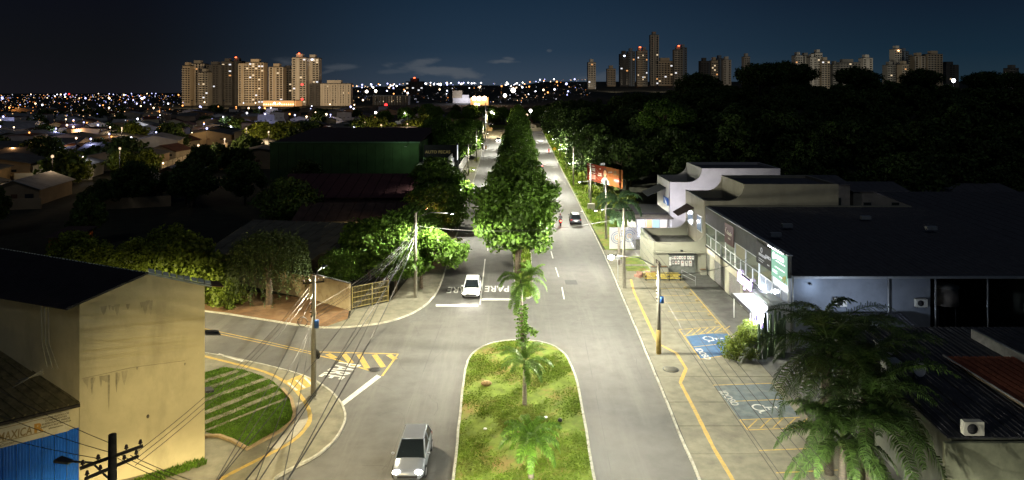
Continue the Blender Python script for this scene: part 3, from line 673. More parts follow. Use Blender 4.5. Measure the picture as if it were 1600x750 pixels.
def cable(a, b, sag=.5, r=.014, n=12, label=None, group='cables strung between the utility poles', mt=CABLE, name='power_cable'):
    a, b = Vector(a), Vector(b); pts = [a.lerp(b, i / n) - Vector((0, 0, sag * 4 * (i / n) * (1 - i / n))) for i in range(n + 1)]
    m = MB(); m.m(mt); m.tube(pts, r, 4, cap=False); o = m.build(name, off=tuple(a)); return tag(o, label or 'thin dark cable strung between the utility poles', 'cable', group)
LW = 3400
# lamps on the left kerb
p1 = util_pole(-13.3, 45.8, 8.15, 'round concrete pole rising from the corner pavement with a blue splice box and stop sign', cross=((7.7, .7, 20),), boxes=(('splice', 4.7), ('coil', 5.05), ('clamps', 5.4)), lamp=(-13.1, 47.2, 8.35), lampW=4000, lampcol=(1, .88, .60), tilt=-.1, spill=.2)
def stop_sign():
    x, y = -13.3, 45.8; t = thing('stop_sign', (x + .12, y - .2, 2.35), 'octagonal stop sign seen from its dark back, strapped to the corner pole', 'road sign')
    m = MB(); m.m(mat('sign_back', (.04, .04, .035), rough=.6)); m.tube([(x + .1, y + .25, 2.8), (x + .12, y + .28, 2.8)], .36, 8); m.build('plate', parent=t)
    m = MB(); m.m(STEELD); m.box(x - .05, x + .3, y + .15, y + .27, 2.74, 2.82); m.build('bracket', parent=t)
stop_sign()
p2 = util_pole(-9.55, 67.6, 8.5, 'tall concrete pole behind the bright wide-crowned street tree', cross=((8.2, .9, 90), (7.5, .8, 90)), boxes=(('clamps', 5.2),), lamp=(-6.1, 67.2, 8.5), spill=.5, lampW=LW)
p3 = util_pole(-10.6, 111, 7.9, 'concrete pole rising out of dark street trees on the left pavement', cross=((7.6, .9, 10),), lamp=(-6.4, 110, 8.0), spill=.15, lampW=LW)
p4 = util_pole(-10.6, 165.7, 7.8, 'pole on the left pavement beside the small grass squares', cross=((7.4, .9, 10),), lamp=(-7.5, 165, 8.0), spill=.2, lampW=LW * .9)
p5 = util_pole(-8.9 - 1.3, 196, 10, 'taller pole on the left pavement behind the roadside sign', cross=((9.6, 1, 10), (8.8, 1, 10)), lamp=(-7.2, 195.5, 8.5), lampW=LW * .6)
p6 = util_pole(-10.3, 240, 13, 'very tall concrete pole far along the left pavement', cross=((12.3, 1, 10), (9, 1, 10)), lamp=(-7, 240, 9), spill=.2, lampW=LW)
p7 = util_pole(-10.6, 275, 16, 'pale tall pole hung with drooping cables near the far end of the road', mt=mat('pale_pole', (.55, .54, .50)), cross=((14, 1.1, 10), (10, 1, 10)), lamp=(-8.2, 275, 12.2), lampW=LW * 2, lens=LENSW, bulb=True, r=.2)
p8 = util_pole(-12, 330, 13, 'last pole on the left pavement before the cross street', lamp=(-9, 330, 10), lampW=LW * 2, lampcol=WARM, lens=LENSW, bulb=True)
# lamps on the right kerb
RP = [(9.9 + 1.5, 53.1, 7.3, (8.0, 53.1, 7.75), 'concrete pole with a yellow painted foot standing by the stepped yellow line'),
      (11.6, 70.8, 8.4, (8.9, 70.8, 8.2), 'pale concrete pole in front of the feathery roadside palm'),
      (13.0, 94.5, 8.2, (9.6, 94.5, 8.0), 'concrete pole at the end of the grass verge'),
      (13.7, 118.9, 8.0, (10.2, 119, 8.0), 'dark pole on a concrete block at the left edge of the billboard'),
      (13.3, 147.8, 8.6, (10.4, 148, 8.0), 'slim pole on the verge beyond the billboard'),
      (14.3, 180, 8.6, (11.0, 180, 8.0), 'pole half hidden in leaves on the far verge'),
      (15.0, 214, 8.6, (11.8, 214, 8.0), 'farther pole on the verge near the yellow road sign'),
      (16.2, 255, 9.0, (12.6, 255, 8.3), 'distant pole under the overhanging wood'),
      (17, 300, 9.0, (13.5, 300, 8.3), 'farthest pole on the right verge')]
rp = []
for i, (x, y, h, l, lb) in enumerate(RP):
    bulb = i in (0,)
    rp.append(util_pole(x, y, h, lb, cross=((h - .25, .8, 90),) if i != 1 else ((h - .25, .9, 0),), boxes=(('clamps', h - 3.2),) + ((('splice', 4.1),) if i == 0 else ()), lamp=l, spill=1.0 if i in (3, 4, 5) else .4 if i > 2 else 1.0 if i == 1 else .7, lampW=LW * (1.0 if i < 3 else 1.3), yellow=2.0 if i == 0 else 0, bulb=bulb, lens=glow('lamp_lens_pinkish', (1, .86, .80), 45) if bulb else LENS))
# poles close to the camera
near = util_pole(-13.4, 22.9, 9.0, 'black timber pole with crossed arms standing in front of the cream wall', mt=WOODD, cross=((8.25, .95, 48), (7.9, .85, 55)), lamp=(-15.35, 23.6, 7.7), lampcol=WARM, lampW=2600, spill=0, lens=LENSW, r=.16, name='utility_pole', tilt=-.15, angle=150, blend=.3)
util_pole(-7.9, 20.2, 8.3, 'utility pole just below the lower edge of view with three hanging insulators', cross=((8.25, 1.5, 0),), lamp=(-4.4, 20.2, 7.6), lampcol=WHITE, spill=.35, lampW=3000, tilt=.42, angle=140)
util_pole(10.6, 22, 7.6, 'utility pole on the near right pavement', lamp=(7.2, 21.5, 7.8), spill=.8, lampW=3300, cross=((7.2, .8, 0),))
fl = thing('floodlight', (-10.9, 20.6, 0.13), 'amber floodlight on a steel post, added out of view below the lower edge to light the cream wall', 'floodlight')  # unseen lamp and post added to light the cream wall
m = MB(); m.m(STEELL).tube([(-10.9, 20.6, .1), (-10.9, 20.6, 7.3)], .06, 8); m.build('post', parent=fl)
m = MB(); m.m(HEADM).box(-11.4, -10.8, 20.5, 20.85, 7.2, 7.5); m.build('housing', parent=fl)
FLOOD = light('SPOT', (-11.2, 21.1, 7.35), 9500, (1, .80, .40), fl, size=.10, angle=70, blend=.9, aim=(-15.6, 38, .8))
# insulators on ends of the cables at the lower edge
c0 = [(-9.2, 20.8, 8.35), (-7.9, 20.6, 8.35), (-7.0, 20.6, 8.35)]
for q in c0:
    cable(q, (-13.3, 45.8, 7.0 if q[0] < -9 else 5.6), .35, r=.017)
    cable(q, (-9.55, 67.6, 7.6), .5, r=.02)
cable(c0[0], (-13.3, 45.8, 5.2), .5, r=.022); cable((-8.5, 20.6, 8.2), (-9.5, 67.6, 6.6), 1.0, r=.03); cable((-7.2, 20.6, 8.1), (-9.5, 67.6, 6.2), 1.1, r=.03)
for i in range(4): cable((-13.3, 45.8, 5.2 + i * .28), (-9.55, 67.6, 6.0 + i * .28), .45 + .06 * i, r=.016, mt=mat('grey_cable', (.09, .085, .075), rough=.7))
for i in range(3): cable((-13.3, 45.8, 4.3 + i * .15), (-9.6, 67.6, 4.6 + i * .3), .6 + .07 * i, r=.013, mt=mat('grey_cable', (.09,) * 3))
for i in range(3): cable((-13.4 + .3 * i, 22.9, 8.3), (-7.5 + i * .6, 20.2, 8.3), .25)
for i in range(3): cable((-13.9, 23.2 + .3 * i, 8.0 + .1 * i), (-30, 30 + 2 * i, 8 + .3 * i), .4)
for i in range(3): cable((-12.8, 23.2, 8.2 - .2 * i), (-13.3, 45.8, 7.8 - .35 * i), .6)
def run(pts, off, sag, r=.015, mt=CABLE):
    for a, b in zip(pts, pts[1:]): cable((a[0] + off[0], a[1], a[2] + off[1]), (b[0] + off[0], b[1], b[2] + off[1]), sag * ((a[1] - b[1]) ** 2) ** .5 / 40, r=r, mt=mt)
LP = [(-9.55, 67.6, 8.3), (-10.6, 111, 7.7), (-10.6, 165.7, 7.5), (-10.2, 196, 8.5), (-10.3, 240, 9.5), (-10.6, 275, 11), (-12, 330, 10)]
for o_ in ((-.7, 0), (0, .1), (.7, 0), (-.1, -1.8), (.1, -2.1)): run(LP, o_, .8)
RPp = [(10.6, 22, 7.3), (11.4, 53.1, 7.0), (11.6, 70.8, 8.1), (13.0, 94.5, 7.9), (13.7, 118.9, 7.7), (13.3, 147.8, 8.2), (14.3, 180, 8.2), (15, 214, 8.2)]
for o_ in ((-.5, .1), (0, .1), (.5, .1), (.1, -1.9)): run(RPp, o_, .7)
cable((11.4, 53.1, 6.4), (21.9, 62, 5.6), .6, r=.02); cable((11.6, 70.8, 6.9), (17.8, 76.4, 3.4), .5); cable((11.6, 70.8, 7.4), (-9.55, 67.6, 7.2), .9, r=.018)
# ================================================================ CARS AND RIDERS
TYRE = mat('tyre_rubber', (.015, .015, .015), rough=.85); RIM = mat('wheel_rim', (.35, .35, .36), rough=.35, metal=.7)
def section(w, zb, zt, y, n=5, tumble=.10):
    h = zt - zb; half = [(w * .86, zb), (w * .985, zb + h * .18), (w, zb + h * .5), (w * (1 - tumble * .45), zb + h * .86), (w * (1 - tumble), zt - h * .03), (w * .5, zt)]
    return [(a, y, b) for a, b in half] + [(-a, y, b) for a, b in half[::-1]]
def loft(m, secs, cap=True):
    k = len(secs[0]); vs = [p for s in secs for p in s]; fs = []
    for i in range(len(secs) - 1):
        for j in range(k): fs.append((i * k + j, i * k + (j + 1) % k, (i + 1) * k + (j + 1) % k, (i + 1) * k + j))
    if cap: fs += [tuple(range(k))[::-1], tuple(range((len(secs) - 1) * k, len(secs) * k))]
    o = m.smooth; m.smooth = True; m.idx(vs, fs); m.smooth = o
GLS = mat('car_glass', (.012, .016, .018), rough=.05, var=.1, spec=.9)
def car(x, y, heading, paint, label, group=None, kind='hatch', front_lit=0, rear_lit=0, name='car', cat='car', L=4.1, Wd=1.74, Ht=1.48, z=.02, roofmat=None):
    t = thing(name, (x, y, z), label, cat, group, rz=heading, world=False)     # +Y of the car is its nose
    h, w = L / 2, Wd / 2; m = MB(); m.m(paint)
    belt = .92
    secs = [section(w * .80, .34, .66, -h), section(w * .95, .26, .86, -h + .14), section(w, .22, belt, -h + .55), section(w, .2, belt, -.4), section(w, .2, belt - .02, .55), section(w * .985, .22, .86, h - .95), section(w * .94, .26, .76, h - .32), section(w * .80, .32, .62, h)]
    loft(m, secs); m.build('body', parent=t)
    rear = -h + (.25 if kind == 'hatch' else .95 if kind == 'sedan' else 1.9); fr = h - 1.05
    top0, top1 = (rear + .38, fr - .95) if kind != 'pickup' else (rear + .15, fr - .85)
    g_ = MB(); g_.m(GLS)
    gw, rw = w * .90, w * .70
    lo = [(-gw, rear, belt - .04), (gw, rear, belt - .04), (gw, fr, belt - .08), (-gw, fr, belt - .08)]; hi = [(-rw, top0, Ht - .05), (rw, top0, Ht - .05), (rw, top1, Ht - .05), (-rw, top1, Ht - .05)]
    for nm, f in (('rear_window', (0, 1)), ('side_window', (1, 2)), ('windscreen', (2, 3)), ('side_window', (3, 0))):
        q = MB(); q.m(GLS); a, b = f; q.face([lo[a], lo[b], hi[b], hi[a]]); q.build(nm, parent=t)
    m = MB(); m.m(roofmat or paint)
    r2 = [(p[0] * 1.03, p[1] + (-.03 if i < 2 else .03), Ht - .06) for i, p in enumerate(hi)]; r3 = [(p[0] * .9, p[1] * .97, Ht) for p in r2]
    m.smooth = False; m.idx(r2 + r3, [(4, 5, 6, 7), (0, 1, 5, 4), (1, 2, 6, 5), (2, 3, 7, 6), (3, 0, 4, 7), (3, 2, 1, 0)])
    for (a, b) in zip(lo, hi): m.tube([(a[0] * 1.01, a[1], a[2]), (b[0] * 1.02, b[1], b[2])], .04, 4)
    for sg in (-1, 1):
        yy = (top0 + top1) / 2; m.tube([(sg * gw * 1.005, yy, belt - .05), (sg * rw * 1.01, yy, Ht - .06)], .035, 4)
    m.build('roof', parent=t)
    if kind == 'pickup': m = MB(); m.m(STEELD).box(-w * .82, w * .82, -h + .12, rear - .08, belt - .02, belt + .012); m.build('load_bed', parent=t)
    for sy in (-h + .75, h - .78):
        for sx in (-1, 1):
            wh = MB(); wh.m(TYRE).tube([(sx * (w - .2), sy, .31), (sx * (w + .015), sy, .31)], .31, 18); o = wh.build('wheel', parent=t)
            rm = MB(); rm.m(RIM).tube([(sx * (w + .0), sy, .31), (sx * (w + .025), sy, .31)], .19, 12); rm.build('rim', parent=o)
    for sx in (-1, 1):
        q = MB(); q.m(paint).ball((sx * (w + .09), fr - .25, belt + .08), .1, 8, (1, .6, .7)); q.build('mirror', parent=t)
        q = MB(); q.m(glow('headlight_on', (1, .93, .82), 60) if front_lit else mat('headlight_glass', (.5, .5, .5), rough=.1)); q.ball((sx * w * .66, h - .10, .62), .19, 8, (1.15, .65, .62)); q.build('headlight', parent=t)
        q = MB(); q.m(glow('tail_light_on', (1, .06, .04), 14) if rear_lit else mat('tail_light_glass', (.35, .02, .02), rough=.2)); q.ball((sx * w * .78, -h + .12, .74), .13, 8, (1.1, .7, 1)); q.build('tail_light', parent=t)
    q = MB(); q.m(mat('number_plate', (.55, .55, .55))).box(-.2, .2, -h - .015, -h + .05, .48, .60); q.build('number_plate', parent=t)
    q = MB(); q.m(mat('black_trim', (.02, .02, .02), rough=.5)).box(-w * .6, w * .6, h - .12, h + .012, .36, .5); q.build('grille', parent=t)
    if front_lit:
        for sx in (-1, 1):
            a = Vector((sx * w * .66, h + .25, .62)); ld = light('SPOT', a, front_lit, (1, .9, .78), t, size=.08, angle=75, blend=.8); ld.location = a; ld.rotation_euler = (R(76), 0, 0); ld.name = 'headlight_beam'
    return t
SILV = mat('silver_car_paint', (.26, .28, .32), rough=.3, metal=.5, var=.03, spec=.6); WHC = mat('white_car_paint', (.75, .75, .74), rough=.3, var=.03, spec=.6); DKC = mat('charcoal_car_paint', (.05, .055, .07), rough=.25, var=.05, spec=.7)
c_ = P(637, 748, .5); car(-5.45, 37.6, R(180), SILV, 'silver hatchback with headlights on driving towards the camera beside the grassy median', front_lit=700, L=4.2)
car(-4.05, 69.3, R(180), WHC, 'white hatchback with headlights on waiting at the stop line', front_lit=330, L=4.2)
car(9.9, 107, R(-2), DKC, 'dark grey estate car parked against the right kerb with faint red tail lights', rear_lit=0, L=4.5, kind='hatch', Ht=1.55)
car(7.4, 183, R(-2), SILV, 'distant silver car driving away with red tail lights beyond the median trees', rear_lit=1, kind='sedan')
car(-5.6, 279, R(180), DKC, 'far dark car with dazzling headlights coming round the median trees', front_lit=500, kind='sedan')
car(-17.9, 71.4 + 9, R(190), WHC, 'cream pickup parked under the yard canopy', kind='pickup', z=.0, name='pickup_truck', cat='pickup truck', L=4.6)
car(-15.2, 82.0, R(185), WHC, 'small white car parked beside the cream pickup in the yard', z=.0)
def rider(x, y, heading, label, plabel, lit=0, shirt=(.05, .05, .06), ccol=(.25, .02, .02)):
    t = thing('motorcycle', (x, y, .02), label, 'motorcycle', None, rz=heading, world=False)
    for sy in (-.62, .68):
        m = MB(); m.m(TYRE); m.tube([(0, sy + .27 * math.cos(a), .3 + .27 * math.sin(a)) for a in np.linspace(0, 2 * math.pi, 16)], .05, 6, cap=False); m.build('wheel', parent=t)
    m = MB(); m.m(mat('motorbike_paint_%d' % int(ccol[0] * 100), ccol, rough=.3)); m.tube([(0, .55, .75), (0, .2, .82), (0, -.2, .72), (0, -.75, .78)], .13, 8, .07); m.tube([(0, -.1, .35), (0, .2, .5)], .16, 6); m.build('frame', parent=t)
    m = MB(); m.m(STEELD); m.tube([(0, .68, .3), (0, .5, .95)], .035, 5); m.tube([(-.34, .42, 1.0), (.34, .42, 1.0)], .02, 5); m.tube([(0, -.62, .3), (0, -.1, .4)], .03, 5); m.build('handlebar', parent=t)
    m = MB(); m.m(glow('headlight_on', (1, .93, .82), 60) if lit == 1 else glow('brake_light_on', (1, .05, .03), 30) if lit == 2 else STEELD); m.ball((0, .66 if lit == 1 else -.82, .82), .12, 8); m.build('headlight' if lit == 1 else 'tail_light', parent=t)
    if lit == 2: a = light('POINT', (0, -1.1, .8), 25, (1, .1, .05), t, size=.1); a.location = (0, -1.15, .8)
    # rider: one continuous skinned body sitting on the machine
    ro = thing('person', (x, y, .02), plabel, 'person', None, rz=heading, world=False)
    me = bpy.data.meshes.new('body'); V = [(0, -.25, .85), (0, -.2, 1.1), (0, -.08, 1.36), (0, -.02, 1.5), (0, 0, 1.64), (-.12, -.2, .84), (-.2, .22, .80), (-.17, .12, .38), (-.17, .26, .34), (.12, -.2, .84), (.2, .22, .80), (.17, .12, .38), (.17, .26, .34), (-.21, -.06, 1.4), (-.28, .12, 1.15), (-.28, .38, 1.04), (.21, -.06, 1.4), (.28, .12, 1.15), (.28, .38, 1.04)]
    E = [(0, 1), (1, 2), (2, 3), (3, 4), (0, 5), (5, 6), (6, 7), (7, 8), (0, 9), (9, 10), (10, 11), (11, 12), (2, 13), (13, 14), (14, 15), (2, 16), (16, 17), (17, 18)]
    me.from_pydata(V, E, []); o = bpy.data.objects.new('body', me); COL.objects.link(o)
    md = o.modifiers.new('s', 'SKIN'); rr = [.15, .15, .17, .07, .09, .1, .08, .06, .05, .1, .08, .06, .05, .08, .055, .04, .08, .055, .04]
    for i, v in enumerate(me.skin_vertices[0].data): v.radius = (rr[i], rr[i]); v.use_root = (i == 0)
    o.modifiers.new('u', 'SUBSURF').levels = 1
    bpy.context.view_layer.update(); bm_ = bpy.data.meshes.new_from_object(o.evaluated_get(bpy.context.evaluated_depsgraph_get())); bpy.data.objects.remove(o)
    bm_.materials.clear(); bm_.materials.append(mat('rider_cloth_%d' % int(shirt[0] * 100), shirt)); b = inst('body', bm_, ro)
    m = MB(); m.m(mat('helmet_shell', (.12, .02, .02) if shirt[0] < .1 else (.03, .03, .03), rough=.2)); m.ball((0, .02, 1.69), .15, 10, (1, 1.15, 1.05)); m.build('helmet', parent=ro)
rider(7.4, 104.5, R(0), 'motorcycle with a bright red brake light half hidden by the median trees', 'helmeted person in black riding beside the dark parked car', lit=2)
rider(-9.1, 238, R(175), 'motorcycle by the left pavement with orange details', 'person in an orange top on a motorcycle by the left pavement', lit=0, shirt=(.4, .16, .03), ccol=(.4, .2, .03))
rider(12.2, 226, R(0), 'small red motorcycle far along the right kerb', 'person in red riding far along the right kerb', lit=0, shirt=(.35, .03, .03), ccol=(.4, .03, .03))
rider(6.8, 176, R(0), 'motorcycle beside the distant silver car', 'person in dark clothes riding beside the distant silver car', lit=2, shirt=(.06, .06, .08))
# ================================================================ BUILDINGS NEAR THE CROSSING
CREAM = mat('cream_render', (.50, .44, .265), rough=.9, var=.08, scale=.8, bump=.15, bscale=20, stain=(.55, .7, (.33, .29, .18), (1, 1, .4)))
STAIN = mat('damp_stain', (.10, .09, .06), rough=1, var=.3, scale=3)
def left_building():
    A, B, C, D = (-17.1, 38.0), (-22.2, 35.05), (-38, 41.5), (-31, 45.5)
    t = thing('workshop_building', (-22, 38, 0.1), 'tall cream gabled workshop building with a dark roof and damp streaks on its end wall', 'building')
    ez, rz = 9.66, 10.75; mid = lambda p, q: ((p[0] + q[0]) / 2, (p[1] + q[1]) / 2)
    Mf, Mb = mid(A, B), mid(C, D)
    m = MB(); m.m(CREAM)
    m.face([(*B, 0), (*A, 0), (*A, ez), (*Mf, rz), (*B, ez)]); m.build('gable_wall', parent=t)
    m = MB(); m.m(CREAM); m.face([(*C, 0), (*B, 0), (*B, ez), (*C, ez)]); m.build('side_wall', parent=t)
    m = MB(); m.m(CREAM); m.face([(*A, 0), (*D, 0), (*D, ez), (*A, ez)][:2] + [(*D, 9.0), (*A, ez)]); m.face([(*D, 0), (*C, 0), (*C, ez), (*Mb, rz), (*D, 9.0)]); m.build('rear_wall', parent=t)
    RD = mat('dark_sheet_roof', (.035, .032, .038), rough=.85, var=.2, scale=2)
    def lift(p, out, z): return (p[0] + out[0], p[1] + out[1], z)
    # corrugated sheets, one object each, left slope (seen) and right slope
    def slope(e0, e1, r0, r1, n, mt, nm):
        e0, e1, r0, r1 = map(Vector, (e0, e1, r0, r1))
        for i in range(n):
            a0, a1 = i / n + .002, (i + 1) / n - .002; m = MB(); m.m(mt)
            p, q, rr, s2 = e0.lerp(e1, a0), e0.lerp(e1, a1), r0.lerp(r1, a1), r0.lerp(r1, a0)
            m.slab(p, q, rr, s2, .04)
            for k in (.15, .38, .62, .85): m.tube([p.lerp(q, k) + Vector((0, 0, .02)), s2.lerp(rr, k) + Vector((0, 0, .02))], .035, 4)
            m.build(nm, parent=t)
    dv = Vector((Mf[0] - Mb[0], Mf[1] - Mb[1])).normalized() * .25
    g0 = (Vector(B) - Vector(A)).normalized() * .65
    slope((B[0] + g0.x + dv.x, B[1] + g0.y + dv.y - .1, ez - .18), (C[0] - .5, C[1] - .6, ez - .18), (Mf[0] + dv.x, Mf[1] + dv.y, rz + .06), (Mb[0], Mb[1], rz + .06), 14, RD, 'roof_sheet')
    LT = mat('pale_ridge_sheet', (.42, .48, .44), rough=.5, var=.4, scale=2.5)
    slope((A[0] - g0.x * .35 + dv.x, A[1] - g0.y * .35 + dv.y, ez + .0), (D[0] + .3, D[1] + .3, 9.0), (Mf[0] + dv.x * 1.05, Mf[1] + dv.y * 1.05, rz + .05), (Mb[0], Mb[1], rz + .05), 14, LT, 'roof_sheet')
    rgf = random.Random(6); q0 = Vector((Mf[0] + dv.x * 1.1, Mf[1] + dv.y * 1.1, rz + .13)); q1 = Vector((A[0] - g0.x * .3 + dv.x, A[1] - g0.y * .3 + dv.y, ez + .12))
    for k in range(9):      # loose white tin flashing along the right verge of the gable
        a, b = q0.lerp(q1, k / 9 + .01), q0.lerp(q1, (k + 1) / 9 - .01); w = Vector((-.5, .85, 0)) * rgf.uniform(.25, .5); m = MB(); m.m(mat('white_tin', (.55, .60, .55), rough=.5, var=.3, scale=3)); m.slab(a, b, b + w + Vector((0, 0, .1)), a + w + Vector((0, 0, .1)), .03); m.build('flashing', parent=t)
    m = MB(); m.m(STEELD); m.slab((B[0] + g0.x + dv.x, B[1] + g0.y + dv.y - .14, ez - .12), (Mf[0] + dv.x * 1.08, Mf[1] + dv.y * 1.08, rz + .11), (Mf[0] + dv.x * .8, Mf[1] + dv.y * .8, rz + .11), (B[0] + g0.x + dv.x * .7, B[1] + g0.y + dv.y * .7 - .1, ez - .12), .1); m.build('verge_board', parent=t)
    # stains on the gable wall: thin relief patches 6 mm proud
    u = (Vector(A) - Vector(B)); L = u.length; u.normalize(); nn = Vector((u.y, -u.x))
    def wp(s, z, o=.006): return (B[0] + u.x * s + nn.x * o, B[1] + u.y * s + nn.y * o, z)
    rg = random.Random(4)
    stm = CREAM2 = mat('streaked_render', (.38, .335, .21), rough=.95, var=.2, scale=3, stain=(1.5, .7, (.20, .175, .11), (2, 2, .4)))
    for (s0, s1, zt, zl, n) in ((.9, 3.4, 9.3, .9, 9), (.25, 2.2, 5.72, .8, 12)):
        for i in range(n):
            s = rg.uniform(s0, s1); l = zl * rg.uniform(.2, 1); w = rg.uniform(.03, .16)
            m = MB(); m.m(stm); ztp = min(zt, 9.55 + s * .35) + rg.uniform(-.05, .03); k = .004 + .0006 * i
            m.face([wp(s - w, ztp, k), wp(s + w, ztp, k), wp(s + w * .5, ztp - l * .7, k), wp(s, ztp - l, k), wp(s - w * .6, ztp - l * .6, k)])
            m.build('damp_streak', parent=t)
    for s, z, l in ((1.3, 5.68, 1.9), (.55, 5.7, .9), (1.65, 5.75, 1.1), (2.6, 5.85, .18), (4.9, 5.6, .15)):
        m = MB(); m.m(STAIN2); m.face([wp(s - .05, z, .018), wp(s + .05, z, .018), wp(s + .04, z - l * .5, .018), wp(s, z - l, .018), wp(s - .05, z - l * .6, .018)]); m.build('damp_streak', parent=t)
    m = MB(); m.m(STAIN); m.ball(wp(3.1, 3.1, .03), .075, 8, (1, 1, 1.4)); m.build('vent_hole', parent=t)
    m = MB(); m.m(mat('wall_seam', (.30, .26, .16))); m.tube([wp(.1, 5.74), wp(2.4, 5.86), wp(4.9, 5.72)], .012, 4); m.build('render_joint', parent=t)
    # canopy sheets sticking out at the right, white flashing on the gable
    m = MB(); m.m(mat('rust_sheet', (.16, .09, .05), var=.3)); m.slab((A[0] - .2, A[1] + .3, 9.6), (A[0] + .75, A[1] + .8, 9.42), (A[0] + .1, A[1] + 1.6, 9.5), (A[0] - .9, A[1] + 1.1, 9.7), .03); m.build('eave_sheet', parent=t)
    m = MB(); m.m(STEELD); m.slab((A[0] - .1, A[1] + .4, 6.85), (A[0] + .55, A[1] + .8, 6.7), (A[0] + .1, A[1] + 1.5, 6.7), (A[0] - .6, A[1] + 1.2, 6.85), .06); m.build('door_canopy', parent=t)
    m = MB(); m.m(STEELD); m.slab((A[0] - .1, A[1] + .4, 3.65), (A[0] + .25, A[1] + .65, 3.6), (A[0] - .1, A[1] + 1.1, 3.6), (A[0] - .5, A[1] + .9, 3.65), .12); m.build('door_canopy', parent=t)
    # loose pipes hanging down the side wall
    for k in range(3):
        x = -24.4 + k * .18; m = MB(); m.m(mat('pvc_pipe', (.30, .28, .2), var=.1)); m.tube([(x, 35.4 - .02, 9.4), (x + .05, 35.38, 7.4), (x + .45 + .1 * k, 35.2, 6.2)], .03, 6); m.build('drain_pipe', parent=t)
    for k in range(3):
        m = MB(); m.m(mat('pvc_pipe', (.30, .28, .2), var=.1)); m.tube([(-24.1, 35.1, 6.0 + .1 * k), (-25.3, 35.0 - .2 * k, 5.7 - .1 * k)], .03, 6); m.build('drain_pipe', parent=t)
STAIN2 = mat('dark_damp_streak', (.27, .24, .15), rough=1, var=.3, scale=4)
left_building()
def annex():
    t = thing('lean_to_workshop', (-24, 35, .1), 'low lean-to with ribbed dark roof, painted signboard and blue corrugated front', 'building')
    B = Vector((-22.2, 35.0, 4.5)); Pn = Vector((-27.3, 37.25, 6.1)); Q = Vector((-24.8, 33.0, 4.5)); dp, dq = Pn - B, Q - B
    n = 16; u = dq * 2.2 / n; RF = mat('old_fibre_roof', (.12, .10, .05), rough=.95, var=.4, scale=3, stain=(.8, .6, (.03, .045, .012)))
    for i in range(n):
        a = B + u * i; b = B + u * (i + 1); m = MB(); m.m(RF); m.slab(a + u * .02, b - u * .02, b - u * .02 + dp * 1.8, a + u * .02 + dp * 1.8, .04)
        m.tube([a + Vector((0, 0, .04)), a + dp * 1.8 + Vector((0, 0, .04))], .07, 5); m.build('roof_sheet', parent=t)
    d = dq.normalized(); nn = Vector((-d.y, d.x, 0)); nn = nn if nn.y < 0 else -nn
    e = lambda s, z, o=0.0: B + d * s + nn * o + Vector((0, 0, z - 4.5))
    m = MB(); m.m(WOODD); m.slab(e(-.05, 4.5, .12), e(7.4, 4.5, .12), e(7.4, 4.5, -.1), e(-.05, 4.5, -.1), .14); m.build('eave_board', parent=t)
    m = MB(); m.m(CREAM); m.face([e(0, 3.2), e(7.4, 3.2), e(7.4, 4.45), e(0, 4.45)]); m.build('fascia_wall', parent=t)
    BL = mat('blue_corrugated_metal', (.008, .10, .48), rough=.6, var=.15, scale=1.5, stain=(1.0, .5, (.03, .10, .30), (1, 1, .3)))
    for i in range(14):
        m = MB(); m.m(BL); s0 = i * .52 + .01; s1 = (i + 1) * .52 - .01; pr = []
        for k in range(9): pr.append((s0 + (s1 - s0) * k / 8, .015 if k % 2 else .05))
        vs = [tuple(e(s, 0.1, o)) for s, o in pr] + [tuple(e(s, 3.3, o)) for s, o in pr]; m.idx(vs, [(k, k + 1, k + 10, k + 9) for k in range(8)]); m.build('gate_panel', parent=t)
    sg = thing('painted_signboard', tuple(e(2.4, 3.3, .1)), 'weathered white signboard reading MAXICAR above the blue corrugated front', 'sign')
    m = MB(); m.m(mat('old_sign_white', (.50, .46, .33), rough=.8, var=.12, scale=2, stain=(1.4, .45, (.28, .22, .12)))); a, b = .42, 4.75
    m.slab(e(a, 4.3, .09), e(b, 4.3, .09), e(b, 4.3, .04), e(a, 4.3, .04), 1.02); m.build('board', parent=sg)
    OR = mat('sign_orange_ink', (.42, .22, .04)); GY = mat('sign_grey_ink', (.15, .125, .07)); xd = -d; yd = Vector((0, 0, 1))
    put_text('MAXICA', .56, e(2.66, 3.78, .096), xd, yd, mat('sign_brown_ink', (.24, .17, .07), var=.35, scale=3), sg, .004, bold=.012, spacing=1.05, shear=.12, sx=.62)
    put_text('R', .58, e(1.72, 3.8, .096), xd, yd, OR, sg, .004, bold=.03)
    for k, s in enumerate(('VIDROS ELETRICOS', 'COMPONENTES', 'SUSPENSAO E FREIOS', 'INJECAO ELETRONICA', 'alinhamento')): put_text(s, .125, e(.98, 4.19 - k * .135, .098), xd, yd, GY, sg, .004, bold=.004)
    put_text('Auto Center', .2, e(3.2, 3.42, .098), xd, yd, GY, sg, .004, shear=.3)
    for z in (4.24, 3.58): m = MB(); m.m(mat('sign_brown_ink', (.24, .17, .07))); m.slab(e(1.4, z, .097), e(4.6, z, .097), e(4.6, z, .09), e(1.4, z, .09), .035); m.build('rule_line', parent=sg)
annex()
m = MB(); m.m(LAWNM); 
tag(blades('grass', [gs(205, 752), gs(320, 716), gs(322, 726), gs(240, 755)], .13, 260, h=.16, w=.05, mt=LAWN, ymin=30, thr=-9), 'narrow strip of grass at the foot of the cream wall', 'grass')

